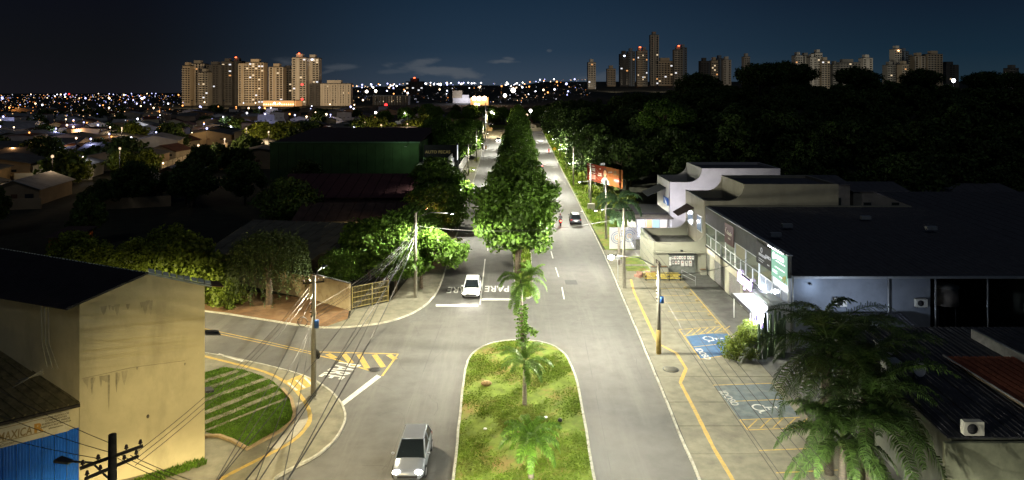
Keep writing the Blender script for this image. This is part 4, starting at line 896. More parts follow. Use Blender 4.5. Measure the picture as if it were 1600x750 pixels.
# ---- yard wall, gate, canopy
YW = mat('yard_wall_render', (.36, .29, .17), rough=.95, var=.15, scale=1.2, stain=(1.1, .8, (.17, .10, .05)))
def wall(name, a, b, h, label, mt=YW, th=.18, z=.0, cap=False, cat='wall', top=None):
    a, b = Vector((*a, 0)), Vector((*b, 0)); d = (b - a).normalized(); n = Vector((-d.y, d.x, 0)) * th / 2
    t = thing(name, (a.x, a.y, z), label, cat); m = MB(); m.m(mt); m.prism([tuple((a + n)[:2]), tuple((b + n)[:2]), tuple((b - n)[:2]), tuple((a - n)[:2])], z, z + h); m.build('wall_body', parent=t)
    if cap: n2 = n * 1.35; m = MB(); m.m(CONC2); m.prism([tuple((a + n2)[:2]), tuple((b + n2)[:2]), tuple((b - n2)[:2]), tuple((a - n2)[:2])], z + h, z + h + .06); m.build('coping', parent=t)
    return t
wall('yard_wall', (-19.9, 67.4), (-15.15, 63.85), 2.55, 'graffitied concrete yard wall lit beside the yellow barred gate', cap=True)
wall('yard_wall', (-34, 76), (-20.0, 67.5), 2.2, 'long dark yard wall running behind the big weeping tree')
def gate():
    a, b = Vector((-14.95, 63.9, 0)), Vector((-12.0, 66.2, 0)); d = (b - a); L = d.length; d.normalize(); t = thing('barred_gate', (a.x, a.y, .12), 'yellow metal barred gate between the lit yard wall and the street trees', 'gate')
    GY_ = mat('gate_yellow_paint', (.22, .18, .06), rough=.6, var=.2)
    pt = lambda s, z: a + d * s + Vector((0, 0, z))
    for s in (0, L * .55, L): m = MB(); m.m(GY_); m.tube([pt(s, .12), pt(s, 2.25)], .055, 6); m.build('gate_post', parent=t)
    for z in (.28, .75, 1.2, 1.65, 2.2): m = MB(); m.m(GY_); m.tube([pt(0, z), pt(L, z)], .032, 4); m.build('rail', parent=t)
    for i in range(26): m = MB(); m.m(GY_); s = L * (i + .5) / 26; m.tube([pt(s, .2), pt(s, 2.2)], .013, 4); m.build('bar', parent=t)
    # back yard posts
gate()
def canopy(corners, z, th, label, mt, posts, name='yard_canopy'):
    t = thing(name, (corners[0][0], corners[0][1], 0), label, 'canopy'); m = MB(); n = 10
    a, b, c, d = [Vector((x, y, zz_)) for (x, y), zz_ in zip(corners, z)]
    for i in range(n):
        m = MB(); m.m(mt); p, q, r_, s_ = a.lerp(b, i / n + .003), a.lerp(b, (i + 1) / n - .003), d.lerp(c, (i + 1) / n - .003), d.lerp(c, i / n + .003); m.slab(p, q, r_, s_, th); m.tube([p + Vector((0, 0, .02)), s_ + Vector((0, 0, .02))], .05, 4); m.build('roof_sheet', parent=t)
    for x, y in posts: m = MB(); m.m(STEELD); m.tube([(x, y, 0), (x, y, min(z) - th)], .07, 6); m.build('post', parent=t)
    return t
GREYR = mat('grey_fibre_roof', (.17, .155, .11), rough=.95, var=.3, scale=.7, stain=(.4, .6, (.04, .04, .03)))
canopy([(-33, 73), (-20.5, 69.8), (-18, 84.5), (-33, 87)], (3.3, 3.3, 4.2, 4.2), .08, 'broad grey sheet canopy over the dark yard left of the gate', GREYR, [(-30, 74), (-21, 71), (-19, 82)])
canopy([(-20.2, 72), (-14.2, 76), (-13.6, 88), (-17.7, 88)], (3.4, 3.4, 4.0, 4.1), .08, 'darker sheet canopy over the parked pickup behind the gate', GREYR, [(-14.5, 77), (-14, 86)])
def house(x0, x1, y0, y1, wz, rz, label, wallm, roofm, ridge='x', name='house', lit=None, over=.4, z=0.0, gable=True, sheets=10):
    t = thing(name, ((x0 + x1) / 2, y0, z), label, 'house'); cx_, cy_ = (x0 + x1) / 2, (y0 + y1) / 2
    m = MB(); m.m(wallm); m.box(x0, x1, y0, y1, z - .3, z + wz)
    if ridge == 'x':
        for x in (x0, x1): m.face([(x, y0, z + wz), (x, y1, z + wz), (x, cy_, z + rz - .05)])
    else:
        for y in (y0, y1): m.face([(x0, y, z + wz), (x1, y, z + wz), (cx_, y, z + rz - .05)])
    m.build('wall', parent=t); o = over
    if ridge == 'x': SL = [((x0 - o, y0 - o, z + wz - .05), (x1 + o, y0 - o, z + wz - .05), (x1 + o, cy_, z + rz), (x0 - o, cy_, z + rz)), ((x1 + o, y1 + o, z + wz - .05), (x0 - o, y1 + o, z + wz - .05), (x0 - o, cy_, z + rz), (x1 + o, cy_, z + rz))]
    else: SL = [((x0 - o, y1 + o, z + wz - .05), (x0 - o, y0 - o, z + wz - .05), (cx_, y0 - o, z + rz), (cx_, y1 + o, z + rz)), ((x1 + o, y0 - o, z + wz - .05), (x1 + o, y1 + o, z + wz - .05), (cx_, y1 + o, z + rz), (cx_, y0 - o, z + rz))]
    for a, b, c, d in SL:
        a, b, c, d = map(Vector, (a, b, c, d))
        for i in range(sheets):
            m = MB(); m.m(roofm); m.slab(a.lerp(b, i / sheets + .002), a.lerp(b, (i + 1) / sheets - .002), d.lerp(c, (i + 1) / sheets - .002), d.lerp(c, i / sheets + .002), .06); m.build('roof_sheet', parent=t)
    nw = max(2, int((x1 - x0) / 3.5))
    for i in range(nw):
        xx = x0 + (x1 - x0) * (i + .5) / nw; m = MB(); m.m(mat('window_frame_grey', (.2, .2, .19))).box(xx - .6, xx + .6, y0 - .04, y0 + .04, z + wz * .35, z + wz * .75); f = m.build('window', parent=t)
        m = MB(); m.m(glass()).box(xx - .53, xx + .53, y0 - .055, y0 - .045, z + wz * .35 + .07, z + wz * .75 - .07); m.build('pane', parent=f)
    return t
DKROOF = mat('dark_tile_roof', (.07, .045, .04), rough=.95, var=.3, scale=1.2); REDROOF = mat('clay_tile_roof', (.13, .045, .022), rough=.95, var=.35, scale=1.5, stain=(.5, .5, (.04, .03, .02)))
TAN = mat('tan_wall', (.30, .25, .16), rough=.95, var=.2, scale=1, stain=(.8, .5, (.12, .10, .07))); ORW = mat('orange_wall', (.48, .17, .05), rough=.9, var=.1, stain=(.7, .4, (.25, .1, .04)))
GRNW = mat('dark_green_wall', (.028, .065, .022), rough=.9, var=.2, scale=.4); WHW = mat('white_render', (.48, .47, .46), rough=.85, var=.08, scale=.8, stain=(.6, .35, (.34, .33, .30)))
GREYW = mat('grey_render', (.26, .25, .21), rough=.95, var=.15, scale=.8, stain=(.6, .5, (.13, .12, .10)))
house(-29, -15, 91, 101, 3.3, 4.9, 'wide low house with dark roof and tan side wall behind the yard canopy', TAN, DKROOF)
house(-14.9, -11.9, 91.5, 99, 4.3, 5.0, 'small orange-walled house front lit by a bare bulb on the left pavement', ORW, DKROOF, sheets=5)
house(-38, -13.5, 107, 128, 4.0, 6.4, 'large dark red roofed building behind the orange-walled house', DKROOF, mat('maroon_sheet_roof', (.075, .028, .032), rough=.9, var=.2), sheets=14)
# bare bulb on the orange house
wb = thing('wall_lamp', (-11.4, 91.2, 4.6), 'small glowing amber bulb on a bracket by the orange wall', 'lamp')
m = MB(); m.m(STEELD).tube([(-11.9, 91.6, 4.9), (-11.4, 91.2, 4.9)], .03, 5); m.build('bracket', parent=wb)
m = MB(); m.m(glow('amber_bulb', (1, .42, .2), 60)).ball((-11.4, 91.2, 4.65), .26, 8); m.build('bulb', parent=wb); light('POINT', (-11.6, 90.6, 4.2), 420, ORANGE, wb, size=.1)
# big green hall, its sign shed and forecourt wall
gh = thing('green_hall', (-36, 158, 0), 'very large windowless dark green hall left of the road', 'building')
m = MB(); m.m(GRNW).box(-56, -21.5, 158, 196, -.3, 8.6); m.build('wall', parent=gh)
for i in range(17):
    m = MB(); m.m(GRNW).box(-56 + i * 2.03 + .04, -56 + (i + 1) * 2.03 - .04, 157.92, 157.995, .2, 8.4); m.build('wall_panel', parent=gh)
m = MB(); m.m(mat('green_parapet', (.05, .10, .06))).box(-56.2, -21.3, 157.8, 158.3, 8.6, 8.9).box(-56.2, -21.3, 195.6, 196.1, 8.6, 8.9); m.build('parapet', parent=gh)
m = MB(); m.m(DKROOF); m.slab((-56, 158.4, 8.65), (-21.5, 158.4, 8.65), (-21.5, 195.5, 10.2), (-56, 195.5, 10.2), .1); m.build('roof', parent=gh)
sh = thing('sign_shed', (-17, 163, 0), 'pale walled shed with a dark open top and upright white roadside sign panel', 'shop')
m = MB(); m.m(GREYW).box(-21.4, -14.2, 150, 165, 0, 4.0); m.build('wall', parent=sh)
m = MB(); m.m(mat('dark_fascia', (.02, .02, .024))).box(-20.6, -13.4, 160, 160.3, 5.0, 8.0); m.build('fascia', parent=sh)
put_text('AUTO PECAS', 1.0, (-17.4, 159.97, 6.3), (1, 0, 0), (0, 0, 1), glow('faint_sign_amber', (.5, .4, .12), .22), sh, .01)
for i in range(7): m = MB(); m.m(STEELL).box(-14.1, -13.9, 150.2 + i * 2.0, 152.0 + i * 2.0, .1, 6.0 + .1 * (i > 4)); m.build('metal_panel', parent=sh)
m = MB(); m.m(glow('sign_white_panel', (.85, .92, 1), .8, True)).box(-13.3, -13.0, 160.5, 164.5, 4.2, 7.6); m.build('sign_panel', parent=sh)
m = MB(); m.m(STEELD).box(-13.5, -12.9, 160.2, 160.5, 0, 8.0).box(-13.5, -12.9, 164.5, 164.8, 0, 8.0); m.build('sign_post', parent=sh)
wall('front_wall', (-20.5, 149), (-14, 149), 2.2, 'low orange-red front wall before the pale shed', mt=ORW)
wall('side_wall', (-13.0, 168), (-13.3, 215), 2.4, 'pale roadside wall beyond the sign shed', mt=WHW)
# small grass squares in the left pavement
for k, (x0, x1, y0, y1) in enumerate([(-9.9, -8.9, 138, 144), (-10.0, -9.0, 125, 131), (-11.4, -9.6, 172, 184), (-11.2, -10.0, 200, 212)]):
    m = MB(); m.m(GRASSM); m.box(x0, x1, y0, y1, .1, .145); o = m.build('grass_square'); tag(o, kind='structure')

# ================================================================ GALLERY BUILDING ON THE RIGHT
OFFW = mat('offwhite_render', (.26, .257, .20), rough=.9, var=.07, scale=.8, bump=.1, stain=(.5, .45, (.25, .24, .18), (1, 1, .45)))
TANW = mat('putty_render', (.33, .31, .24), rough=.9, var=.08, scale=.8, stain=(.5, .5, (.18, .17, .13), (1, 1, .4)))
PARA = mat('grey_ribbed_cladding', (.095, .095, .088), rough=.6, var=.12, scale=1.5, metal=.2)
ALU = mat('white_aluminium', (.62, .63, .62), rough=.4, var=.04)
BLKR = mat('black_roof_sheet', (.10, .10, .11), rough=.9, var=.2, scale=2)
def gallery():
    X = 21.8; t = thing('shopping_gallery', (X, 65, .1), 'two-storey shopping gallery with a glazed upper floor, ribbed grey parapet and broad dark roof', 'building')
    m = MB(); m.m(mat('end_wall_blue_grey', (.22, .24, .27), rough=.9, var=.12, scale=.6, stain=(.5, .5, (.12, .13, .15)))).box(22.2, 33.2, 54.2, 54.5, 0, 6.0); m.build('end_wall', parent=t)
    m = MB(); m.m(OFFW).box(22.15, 45, 76.9, 77.3, 0, 7.6).box(44.6, 45, 54.5, 76.9, 0, 6.4); m.build('rear_wall', parent=t)
    m = MB(); m.m(mat('room_wall', (.45, .45, .40))).box(25.3, 25.5, 54.5, 76.9, 0, 6); m.build('inner_wall', parent=t)
    m = MB(); m.m(mat('room_floor', (.25, .25, .22))).box(22.0, 25.3, 54.5, 76.9, 3.0, 3.2).box(22.0, 25.3, 54.5, 76.9, 5.75, 5.85); m.build('floor_slab', parent=t)
    E = [76.8, 72.9, 69.6, 66.6, 63.6, 60.1, 57.0, 53.7]
    # parapet of ribbed panels
    for i in range(7):
        y1, y0 = E[i] - .02, E[i + 1] + .02; m = MB(); m.m(PARA).box(X - .05, X + .2, y0, y1, 5.8, 7.55); k = int((y1 - y0) / .22)
        for j in range(k): yy = y0 + (y1 - y0) * (j + .5) / k; m.box(X - .085, X - .052, yy - .05, yy + .05, 5.82, 7.5)
        m.build('parapet_panel', parent=t)
    m = MB(); m.m(STEELL).box(X - .1, X + .3, E[-1], E[0], 7.552, 7.61); m.build('parapet_cap', parent=t)
    # first floor band
    m = MB(); m.m(TANW).box(X - .04, X + .2, 64, E[0], 2.45, 3.22); m.m(mat('dark_band', (.04, .04, .045))).box(X - .04, X + .2, E[-1], 63.98, 2.45, 3.22); m.build('floor_band', parent=t)
    m = MB(); m.m(mat('dark_ledge', (.03, .03, .03))).box(X - .16, X - .042, E[-1], E[0], 3.18, 3.3); m.build('ledge', parent=t)
    GW = mat('dim_green_glass', (.05, .062, .052), rough=.08, var=.3, scale=.8, spec=.9, emit=(.35, .40, .28), es=.16)
    GB = mat('bright_shop_glass', (.10, .11, .12), rough=.08, var=.3, spec=.9, emit=(.75, .85, 1.0), es=.22)
    for i in range(7):
        y1, y0 = E[i], E[i + 1]; fr = MB(); fr.m(ALU).box(X - .06, X + .12, y0 + .0, y0 + .14, 3.3, 5.78).box(X - .05, X + .1, y0 + .14, y1, 4.48, 4.55).box(X - .05, X + .1, (y0 + y1) / 2 - .03, (y0 + y1) / 2 + .03, 3.3, 4.48)
        fr.box(X - .05, X + .1, y0 + .14, y1, 5.72, 5.79).box(X - .05, X + .1, y0 + .14, y1, 3.3, 3.36); f = fr.build('window_frame', parent=t)
        for (za, zb) in ((3.36, 4.48), (4.55, 5.72)):
            m = MB(); m.m(GB if i >= 5 and za < 4 else (mat('lit_white_pane', (.6, .6, .6), emit=(.85, .93, 1), es=1.1) if i == 6 else GW)).box(X + .01, X + .03, y0 + .14, y1, za, zb); m.build('pane', parent=f)
    m = MB(); m.m(mat('cream_blind', (.32, .31, .22), var=.05)).box(X - .03, X - .01, 63.8, 66.4, 4.62, 5.72); m.build('blind', parent=t)
    for (ya, yb, c) in ((75.2, 76.8, (.10, .10, .085)), (69.9, 73.6, (.12, .12, .11)), (65.2, 68.6, (.11, .105, .10)), (61.0, 64.6, (.10, .085, .075)), (56.9, 60.4, (.2, .2, .2))):
        m = MB(); m.m(mat('shutter_%d' % int(ya), c, rough=.6)).box(X + .05, X + .12, ya, yb, .1, 2.42)
        for j in range(11): m.box(X + .02, X + .052, ya, yb, .2 + j * .2, .29 + j * .2)
        m.build('roller_shutter', parent=t)
    for ya, yb in ((73.6, 75.2), (68.6, 69.9), (64.6, 65.2), (60.4, 61.0), (53.7, 56.9)):
        m = MB(); m.m(OFFW).box(X - .03, X + .2, ya + .01, yb - .01, .1, 2.44); m.build('pier', parent=t)
    put_text('GALERIA', .62, (X - .06, 74.6, 2.86), (0, -1, 0), (0, 0, 1), mat('sign_lettering_pale', (.62, .60, .48)), t, .02, bold=.02, sx=1.1)
    # roof in separate metal sheets with ribs
    n = 24
    for i in range(n):
        x0 = 22.0 + i * 1.0; m = MB(); m.m(BLKR); m.slab((x0 + .01, 53.6, 6.05), (x0 + .99, 53.6, 6.05), (x0 + .99, 77.3, 7.5), (x0 + .01, 77.3, 7.5), .04)
        for q in (.1, .6): m.tube([(x0 + q, 53.6, 6.07), (x0 + q, 77.3, 7.52)], .03, 4, cap=False)
        m.build('roof_sheet', parent=t)
    m = MB(); m.m(STEELL).box(22.0, 46.1, 53.42, 53.6, 5.86, 6.03); m.build('gutter', parent=t)
    for x in (22.1, 29.6, 33.3, 37.4, 43.6): m = MB(); m.m(STEELL).tube([(x, 53.7, 0), (x, 53.7, 5.85)], .07 if x < 37 else .05, 6); m.build('downpipe', parent=t)
    for (x, y) in ((24.5, 63.5), (27, 67), (36.5, 70.5), (40.5, 66)): m = MB(); m.m(STEELL).box(x - .5, x + .5, y - .2, y + .2, 6.9 + (y - 60) * .04, 7.25 + (y - 60) * .04); m.build('roof_vent', parent=t)
    # portico and flat canopy
    LB = mat('lightbox_white', (.8, .8, .8), emit=(.82, .86, 1.0), es=1.6)
    m = MB(); m.m(mat('pale_portico', (.5, .5, .5), var=.06)).box(20.0, X - .07, 53.3, 56.8, .1, 3.75); m.build('portico', parent=t)
    m = MB(); m.m(LB).box(19.94, 19.995, 53.4, 56.7, 1.5, 3.7); m.build('lightbox', parent=t)
    m = MB(); m.m(mat('dark_lightbox_letter', (.05, .03, .12)))
    rg = random.Random(3)
    for k in range(5): y = 56.2 - k * .62; m.box(19.9, 19.935, y - .17, y + .17, 1.6, 2.1 + rg.uniform(0, .5)); m.box(19.9, 19.935, y + .08, y + .17, 2.0, 2.9 + rg.uniform(0, .3))
    m.build('lightbox_lettering', parent=t)
    for k in range(34):
        y = 53.5 + k * .095; m = MB(); m.m(STEELL); m.tube([(20.12 + .17 * math.cos(a), y + .1 * a / 6.28, 3.95 + .17 * math.sin(a)) for a in np.linspace(0, 6.28, 9)], .014, 3, cap=False); m.build('razor_coil', parent=t)
    for k in range(16):
        x = 20.3 + k * .09; m = MB(); m.m(STEELL); m.tube([(x + .09 * a / 6.28, 53.45 + .17 * math.cos(a), 3.95 + .17 * math.sin(a)) for a in np.linspace(0, 6.28, 9)], .014, 3, cap=False); m.build('razor_coil', parent=t)
    m = MB(); m.m(mat('white_canopy', (.62, .64, .66), rough=.5, var=.05)).box(19.9, X - .07, 57.0, 61.8, 2.16, 2.26); m.m(STEELD).box(19.84, 19.895, 56.95, 61.85, 2.0, 2.3); m.build('canopy', parent=t)
    for y in (57.3, 61.5): m = MB(); m.m(ALU).tube([(20.0, y, .1), (20.0, y, 2.14)], .05, 6); m.build('canopy_post', parent=t)
    # strip light under the near windows
    m = MB(); m.m(glow('strip_light', (.85, .90, 1.0), 9, True)).box(X - .12, X - .07, 53.7, 60.1, 3.32, 3.37); m.build('strip_light', parent=t)
    light('POINT', (20.9, 59, 3.1), 700, COOL, t, size=.3); light('POINT', (19.4, 54.9, 2.3), 800, (.74, .78, 1), t, size=.3)
    return t
gal = gallery()
def facade_sign(y0, y1, z0, z1, name, label, base, draw, off=.12, X=21.8):
    t = thing(name, (X - off, (y0 + y1) / 2, z0), label, 'sign'); m = MB(); m.m(base).box(X - off - .04, X - off, y0, y1, z0, z1); m.build('board', parent=t)
    m = MB(); m.m(STEELD).box(X - off + .001, X - .06, y0 + .2, y0 + .3, z0 + .2, z0 + .3).box(X - off + .001, X - .06, y1 - .3, y1 - .2, z0 + .2, z0 + .3); m.build('bracket', parent=t)
    draw(t, X - off - .045); return t
def bars(t, x, mt, items):
    for y0, y1, z0, z1 in items: m = MB(); m.m(mt).box(x - .008, x, min(y0, y1), max(y0, y1), z0, z1); m.build('text_line', parent=t)
PALE = mat('sign_lettering_pale', (.62, .60, .48))
def d1(t, x):
    put_text('Studio', .55, (x - .004, 68.0, 6.35), (0, -1, 0), (0, 0, 1), PALE, t, .006, shear=.25); put_text('beleza', .3, (x - .004, 68.0, 5.85), (0, -1, 0), (0, 0, 1), PALE, t, .006)
    m = MB(); m.m(PALE); m.tube([(x - .006, 68.9, 6.2), (x - .006, 69.2, 6.5), (x - .006, 68.95, 6.8)], .03, 4); m.build('emblem', parent=t)
facade_sign(66.7, 69.5, 5.2, 7.2, 'shop_sign', 'brown-red rectangular shop sign hung high on the gallery parapet', mat('brown_sign', (.07, .028, .022), rough=.5, var=.1), d1)
def d2(t, x):
    W_ = glow('sign_soft_white', (.9, .92, .95), .55)
    m = MB(); m.m(W_); m.tube([(x - .006, 59.2 - .18 * math.sin(a), 6.75 + .2 * math.cos(a)) for a in np.linspace(0, 6.28, 10)], .03, 4); m.build('emblem', parent=t)
    put_text('PSICOLOGIA', .3, (x - .004, 59.0, 6.3), (0, -1, 0), (0, 0, 1), W_, t, .006, bold=.01); bars(t, x, W_, [(59.9, 58.6, 5.9, 5.95), (59.9, 58.9, 5.72, 5.77)])
    put_text('CLINICA', .34, (x - .004, 57.7, 6.45), (0, -1, 0), (0, 0, 1), W_, t, .006, bold=.015); bars(t, x, W_, [(57.9, 57.4, 5.78, 5.86)])
facade_sign(57.05, 60.5, 5.45, 7.3, 'shop_sign', 'charcoal double shop sign with pale lettering left of the green sign', mat('charcoal_sign', (.03, .03, .032), rough=.5, var=.1), d2)
def d3(t, x):
    W_ = glow('sign_bright_white', (.95, 1, .98), 2.2, True)
    m = MB(); m.m(W_); m.tube([(x - .01, 56.45 - .2 * math.sin(a), 6.95 + .26 * math.cos(a)) for a in np.linspace(0, 6.28, 10)], .05, 4); m.build('emblem', parent=t)
    put_text('ESTUDIO', .42, (x - .004, 55.2, 6.98), (0, -1, 0), (0, 0, 1), W_, t, .01, bold=.03); bars(t, x, W_, [(56.0, 54.1, 6.62, 6.68), (56.2, 54.2, 6.1, 6.16), (56.7, 55.7, 5.75, 5.81), (56.7, 55.7, 5.6, 5.65), (55.3, 54.7, 5.5, 5.56)])
    m = MB(); m.m(mat('gold_chevron', (.5, .4, .12), emit=(.6, .5, .15), es=.3)); m.tube([(x - .01, 54.7, 5.3), (x - .01, 54.4, 5.75), (x - .01, 54.15, 5.3)], .04, 4); m.tube([(x - .01, 54.35, 5.3), (x - .01, 54.05, 5.9), (x - .01, 53.8, 5.3)], .04, 4); m.build('gold_mark', parent=t)
g3 = facade_sign(53.75, 56.95, 5.2, 7.5, 'lit_shop_sign', 'glowing green shop sign with white lines at the near corner of the gallery', mat('green_lit_sign', (.06, .16, .10), rough=.5, var=.15, emit=(.26, .50, .38), es=1.0), d3)
m = MB(); m.m(glow('sign_top_tube', (.88, .95, 1), 14, True)).box(21.3, 21.36, 53.8, 56.9, 7.66, 7.70); m.build('light_tube', parent=g3)
m = MB(); m.m(STEELD).box(21.35, 21.7, 54.0, 54.06, 7.62, 7.68).box(21.35, 21.7, 56.6, 56.66, 7.62, 7.68); m.build('tube_bracket', parent=g3)
ns = thing('neon_sign', (21.6, 63.8, 2.3), 'glowing violet-white cursive neon sign on the dark band above the white canopy', 'neon sign')
put_text('Royal', 1.5, (21.68, 63.8, 2.86), (0, -1, 0), (0, 0, 1), glow('violet_neon', (.72, .55, 1.0), 3.2, True), ns, .05, bold=.06, shear=.3, sx=1.1)
m = MB(); m.m(STEELD).box(21.745, 21.755, 62, 65.6, 2.5, 2.56); m.build('mount_rail', parent=ns)
def tray(x0, x1, y0, y1, z, label, wallm, high=None, hz=None, name='building', pz=.9, doors=(), r=1.6, fl=CONC2, hx1=None):
    """flat-roofed block with parapets; at its right the parapet sweeps up in a quarter curve to a higher wall"""
    t = thing(name, ((x0 + x1) / 2, y0, .1), label, 'building'); th = .22; rz = z - pz
    m = MB(); m.m(fl).box(x0 + th, x1, y0 + th, y1 - th, rz - .15, rz); m.build('roof_deck', parent=t)
    m = MB(); m.m(wallm).box(x0, x0 + th, y0 + th + .002, y1 - th - .002, 0, z); m.build('street_wall', parent=t)
    for yy, nm in ((y0, 'front_wall'), (y1 - th, 'rear_wall')):
        pts = [(x0, 0), (x1, 0)]
        if hz: pts += [(x1, hz)] + [(x1 - r * math.sin(a) if False else x1 - r + r * math.sin(a), z + r - r * math.cos(a)) for a in np.linspace(math.pi / 2, 0, 8)][0:]
        else: pts += [(x1, z)]
        pts += [(x0, z)]
        m = MB(); m.m(wallm); k = len(pts); m.idx([(p[0], yy, p[1]) for p in pts] + [(p[0], yy + th, p[1]) for p in pts], [tuple(range(k))[::-1] if False else tuple(range(k)), tuple(range(k, 2 * k))[::-1]] + [(i, i + k, (i + 1) % k + k, (i + 1) % k) for i in range(k)])
        o = m.build(nm, parent=t)
        import bmesh
        bm = bmesh.new(); bm.from_mesh(o.data); bmesh.ops.triangulate(bm, faces=[f for f in bm.faces if len(f.verts) > 4], ngon_method='EAR_CLIP'); bmesh.ops.recalc_face_normals(bm, faces=bm.faces); bm.to_mesh(o.data); bm.free()
    m = MB(); m.m(mat('parapet_coping', (.25, .25, .22), var=.1)); m.box(x0 - .03, x0 + th + .03, y0 - .03, y1 + .03, z + .002, z + .06); m.build('coping', parent=t)
    if high:
        hx = high; m = MB(); m.m(wallm).box(x1 + .002, hx, y0, y0 + th, 0, hz).box(x1 + .002, x1 + .25, y0 + th + .002, y1 - th, 0, hz).box(hx - .25, hx, y0 + th + .002, y1 - th, 0, hz).box(x1 + .002, hx, y1 - th + .002, y1, 0, hz); m.build('upper_wall', parent=t)
        m = MB(); m.m(BLKR).box(x1 + .26, hx - .26, y0 + th, y1 - th, hz - .5, hz - .35); m.build('upper_roof', parent=t)
    return t
lowb = tray(15.9, 21.75, 76.5, 84.8, 3.6, 'low off-white block with a meter cabinet, roof parapets curving up to the gallery', OFFW, hz=5.4, r=1.7, pz=.9)
midb = tray(21.8, 26.3, 77.4, 85.8, 8.1, 'putty coloured upper block with a curved parapet behind the gallery roof', TANW, high=37, hz=10.0, r=1.8)
whb = tray(21.8, 26.2, 94.2, 102.5, 8.0, 'white stepped block with a curved parapet and blue shop awning', WHW, high=37, hz=9.9, r=1.8)
# windows in the street face of the putty block, pull-out awning
for (ya, yb) in ((78.2, 80.2), (82.0, 84.4)):
    m = MB(); m.m(ALU).box(21.72, 21.78, ya, yb, 4.3, 6.1); f = m.build('window_frame', parent=midb); m = MB(); m.m(mat('cool_lit_pane', (.1, .12, .15), rough=.1, emit=(.35, .55, .75), es=.25)).box(21.69, 21.715, ya + .1, yb - .1, 4.4, 6.0); m.build('pane', parent=f)
m = MB(); m.m(mat('brown_awning', (.05, .03, .028), rough=.8)); m.slab((21.75, 81.6, 6.6), (21.75, 85.0, 6.6), (19.9, 84.7, 5.6), (19.9, 81.9, 5.6), .05); m.build('awning', parent=midb)
m = MB(); m.m(mat('black_awning', (.025, .03, .035), rough=.8)); m.slab((21.75, 96.5, 6.9), (21.75, 101, 6.9), (19.2, 101, 5.7), (19.2, 96.8, 5.7), .06); m.build('awning', parent=whb)
m = MB(); m.m(mat('blue_awning', (.02, .10, .42), rough=.7)).box(21.68, 21.74, 94.9, 97.9, 4.6, 5.6); m.m(mat('awning_white', (.7, .7, .75))); m.face([(21.66, 95.2, 4.7), (21.66, 95.8, 4.7), (21.66, 97.6, 5.5), (21.66, 97.2, 5.5)]); m.build('blue_sign', parent=whb)
# meter cabinet and small things at the low block
mc = thing('meter_cabinet', (19, 76.4, .1), 'grey wall cabinet with two rows of white electricity meters', 'meter cabinet')
m = MB(); m.m(mat('cabinet_grey', (.15, .16, .14), rough=.6)).box(17.55, 20.5, 76.36, 76.47, .15, 2.3); m.build('back_panel', parent=mc)
m = MB(); m.m(STEELD).box(17.45, 20.6, 76.2, 76.47, 2.302, 2.4); m.build('hood', parent=mc)
BOXM = mat('meter_box_white', (.58, .58, .54)); RDM = mat('meter_red', (.4, .04, .03)); BKM = mat('meter_black', (.03, .03, .03))
for k in range(9):
    x = 17.95 + k * .27 + (.1 if k > 5 else 0); m = MB(); m.m(BOXM).box(x - .1, x + .1, 76.24, 76.355, 1.75, 2.12).m(RDM if k % 2 else BKM).box(x - .04, x + .04, 76.22, 76.24, 1.93, 2.03); m.build('meter', parent=mc)
for k in range(6):
    x = 18.0 + k * .3 + (.14 * max(0, k - 2)); w = .1 if k < 3 else .17; m = MB(); m.m(BOXM).box(x - w, x + w, 76.24, 76.355, 1.0 if k > 2 else 1.2, 1.6).m(RDM if k % 2 else BKM).box(x - .05, x + .05, 76.22, 76.24, 1.4, 1.5); m.build('meter', parent=mc)
for z0 in (1.1, 1.6): m = MB(); m.m(BOXM).box(17.6, 17.8, 76.25, 76.355, z0, z0 + .42); m.build('meter', parent=mc)
m = MB(); m.m(OFFW).box(15.75, 21.7, 76.3, 76.49, 2.42, 2.6); tag(m.build('wall_ledge', off=(18, 76.4, 2.4)), 'thin ledge running across the front of the low off-white block', 'ledge')
lt_ = thing('wall_light', (19, 76.3, 2.7), 'small dark bulkhead light above the meter cabinet', 'lamp'); m = MB(); m.m(STEELD).box(18.85, 19.1, 76.25, 76.49, 2.62, 2.78); m.build('housing', parent=lt_)
for x0, x1, y0, h, lb in ((15.4, 17.3, 75.6, 1.0, 'long white painted planter box at the foot of the low block'), (21.0, 21.65, 75.9, .6, 'small white concrete step box at the gallery corner')):
    t = thing('planter_box', (x0, y0, .1), lb, 'planter'); m = MB(); m.m(OFFW).box(x0, x1, y0, y0 + .6, .1, h); m.m(CONC2).box(x0 - .03, x1 + .03, y0 - .03, y0 + .63, h + .001, h + .06); m.build('box', parent=t); m = MB(); m.m(REDEARTH).box(x0 + .06, x1 - .06, y0 + .06, y0 + .54, h + .03, h + .075); m.build('soil', parent=t)
t = thing('yellow_rack', (17, 73.8, .13), 'low yellow metal rack lying across the head of the parking bays', 'rack')
for z in (.35, .7):
    m = MB(); m.m(mat('rack_yellow', (.42, .33, .06), var=.2)).box(14.3, 18.2, 73.5, 73.6, z, z + .1).box(14.3, 18.2, 74.2, 74.3, z, z + .1); m.build('rail', parent=t)
for x in (14.4, 15.6, 16.9, 18.1): m = MB(); m.m(STEELD).box(x, x + .08, 73.5, 74.3, .13, .8); m.build('leg', parent=t)
t = thing('handrail', (19, 72, .13), 'galvanised tubular handrail beside the yellow rack', 'railing')
m = MB(); m.m(STEELL); m.tube([(18.5, 74.4, .13), (18.5, 74.4, 1.05), (19.3, 71.8, 1.0), (19.3, 71.8, .13)], .035, 6); m.tube([(18.5, 74.4, .6), (19.3, 71.8, .55)], .02, 5); m.build('tube_frame', parent=t)
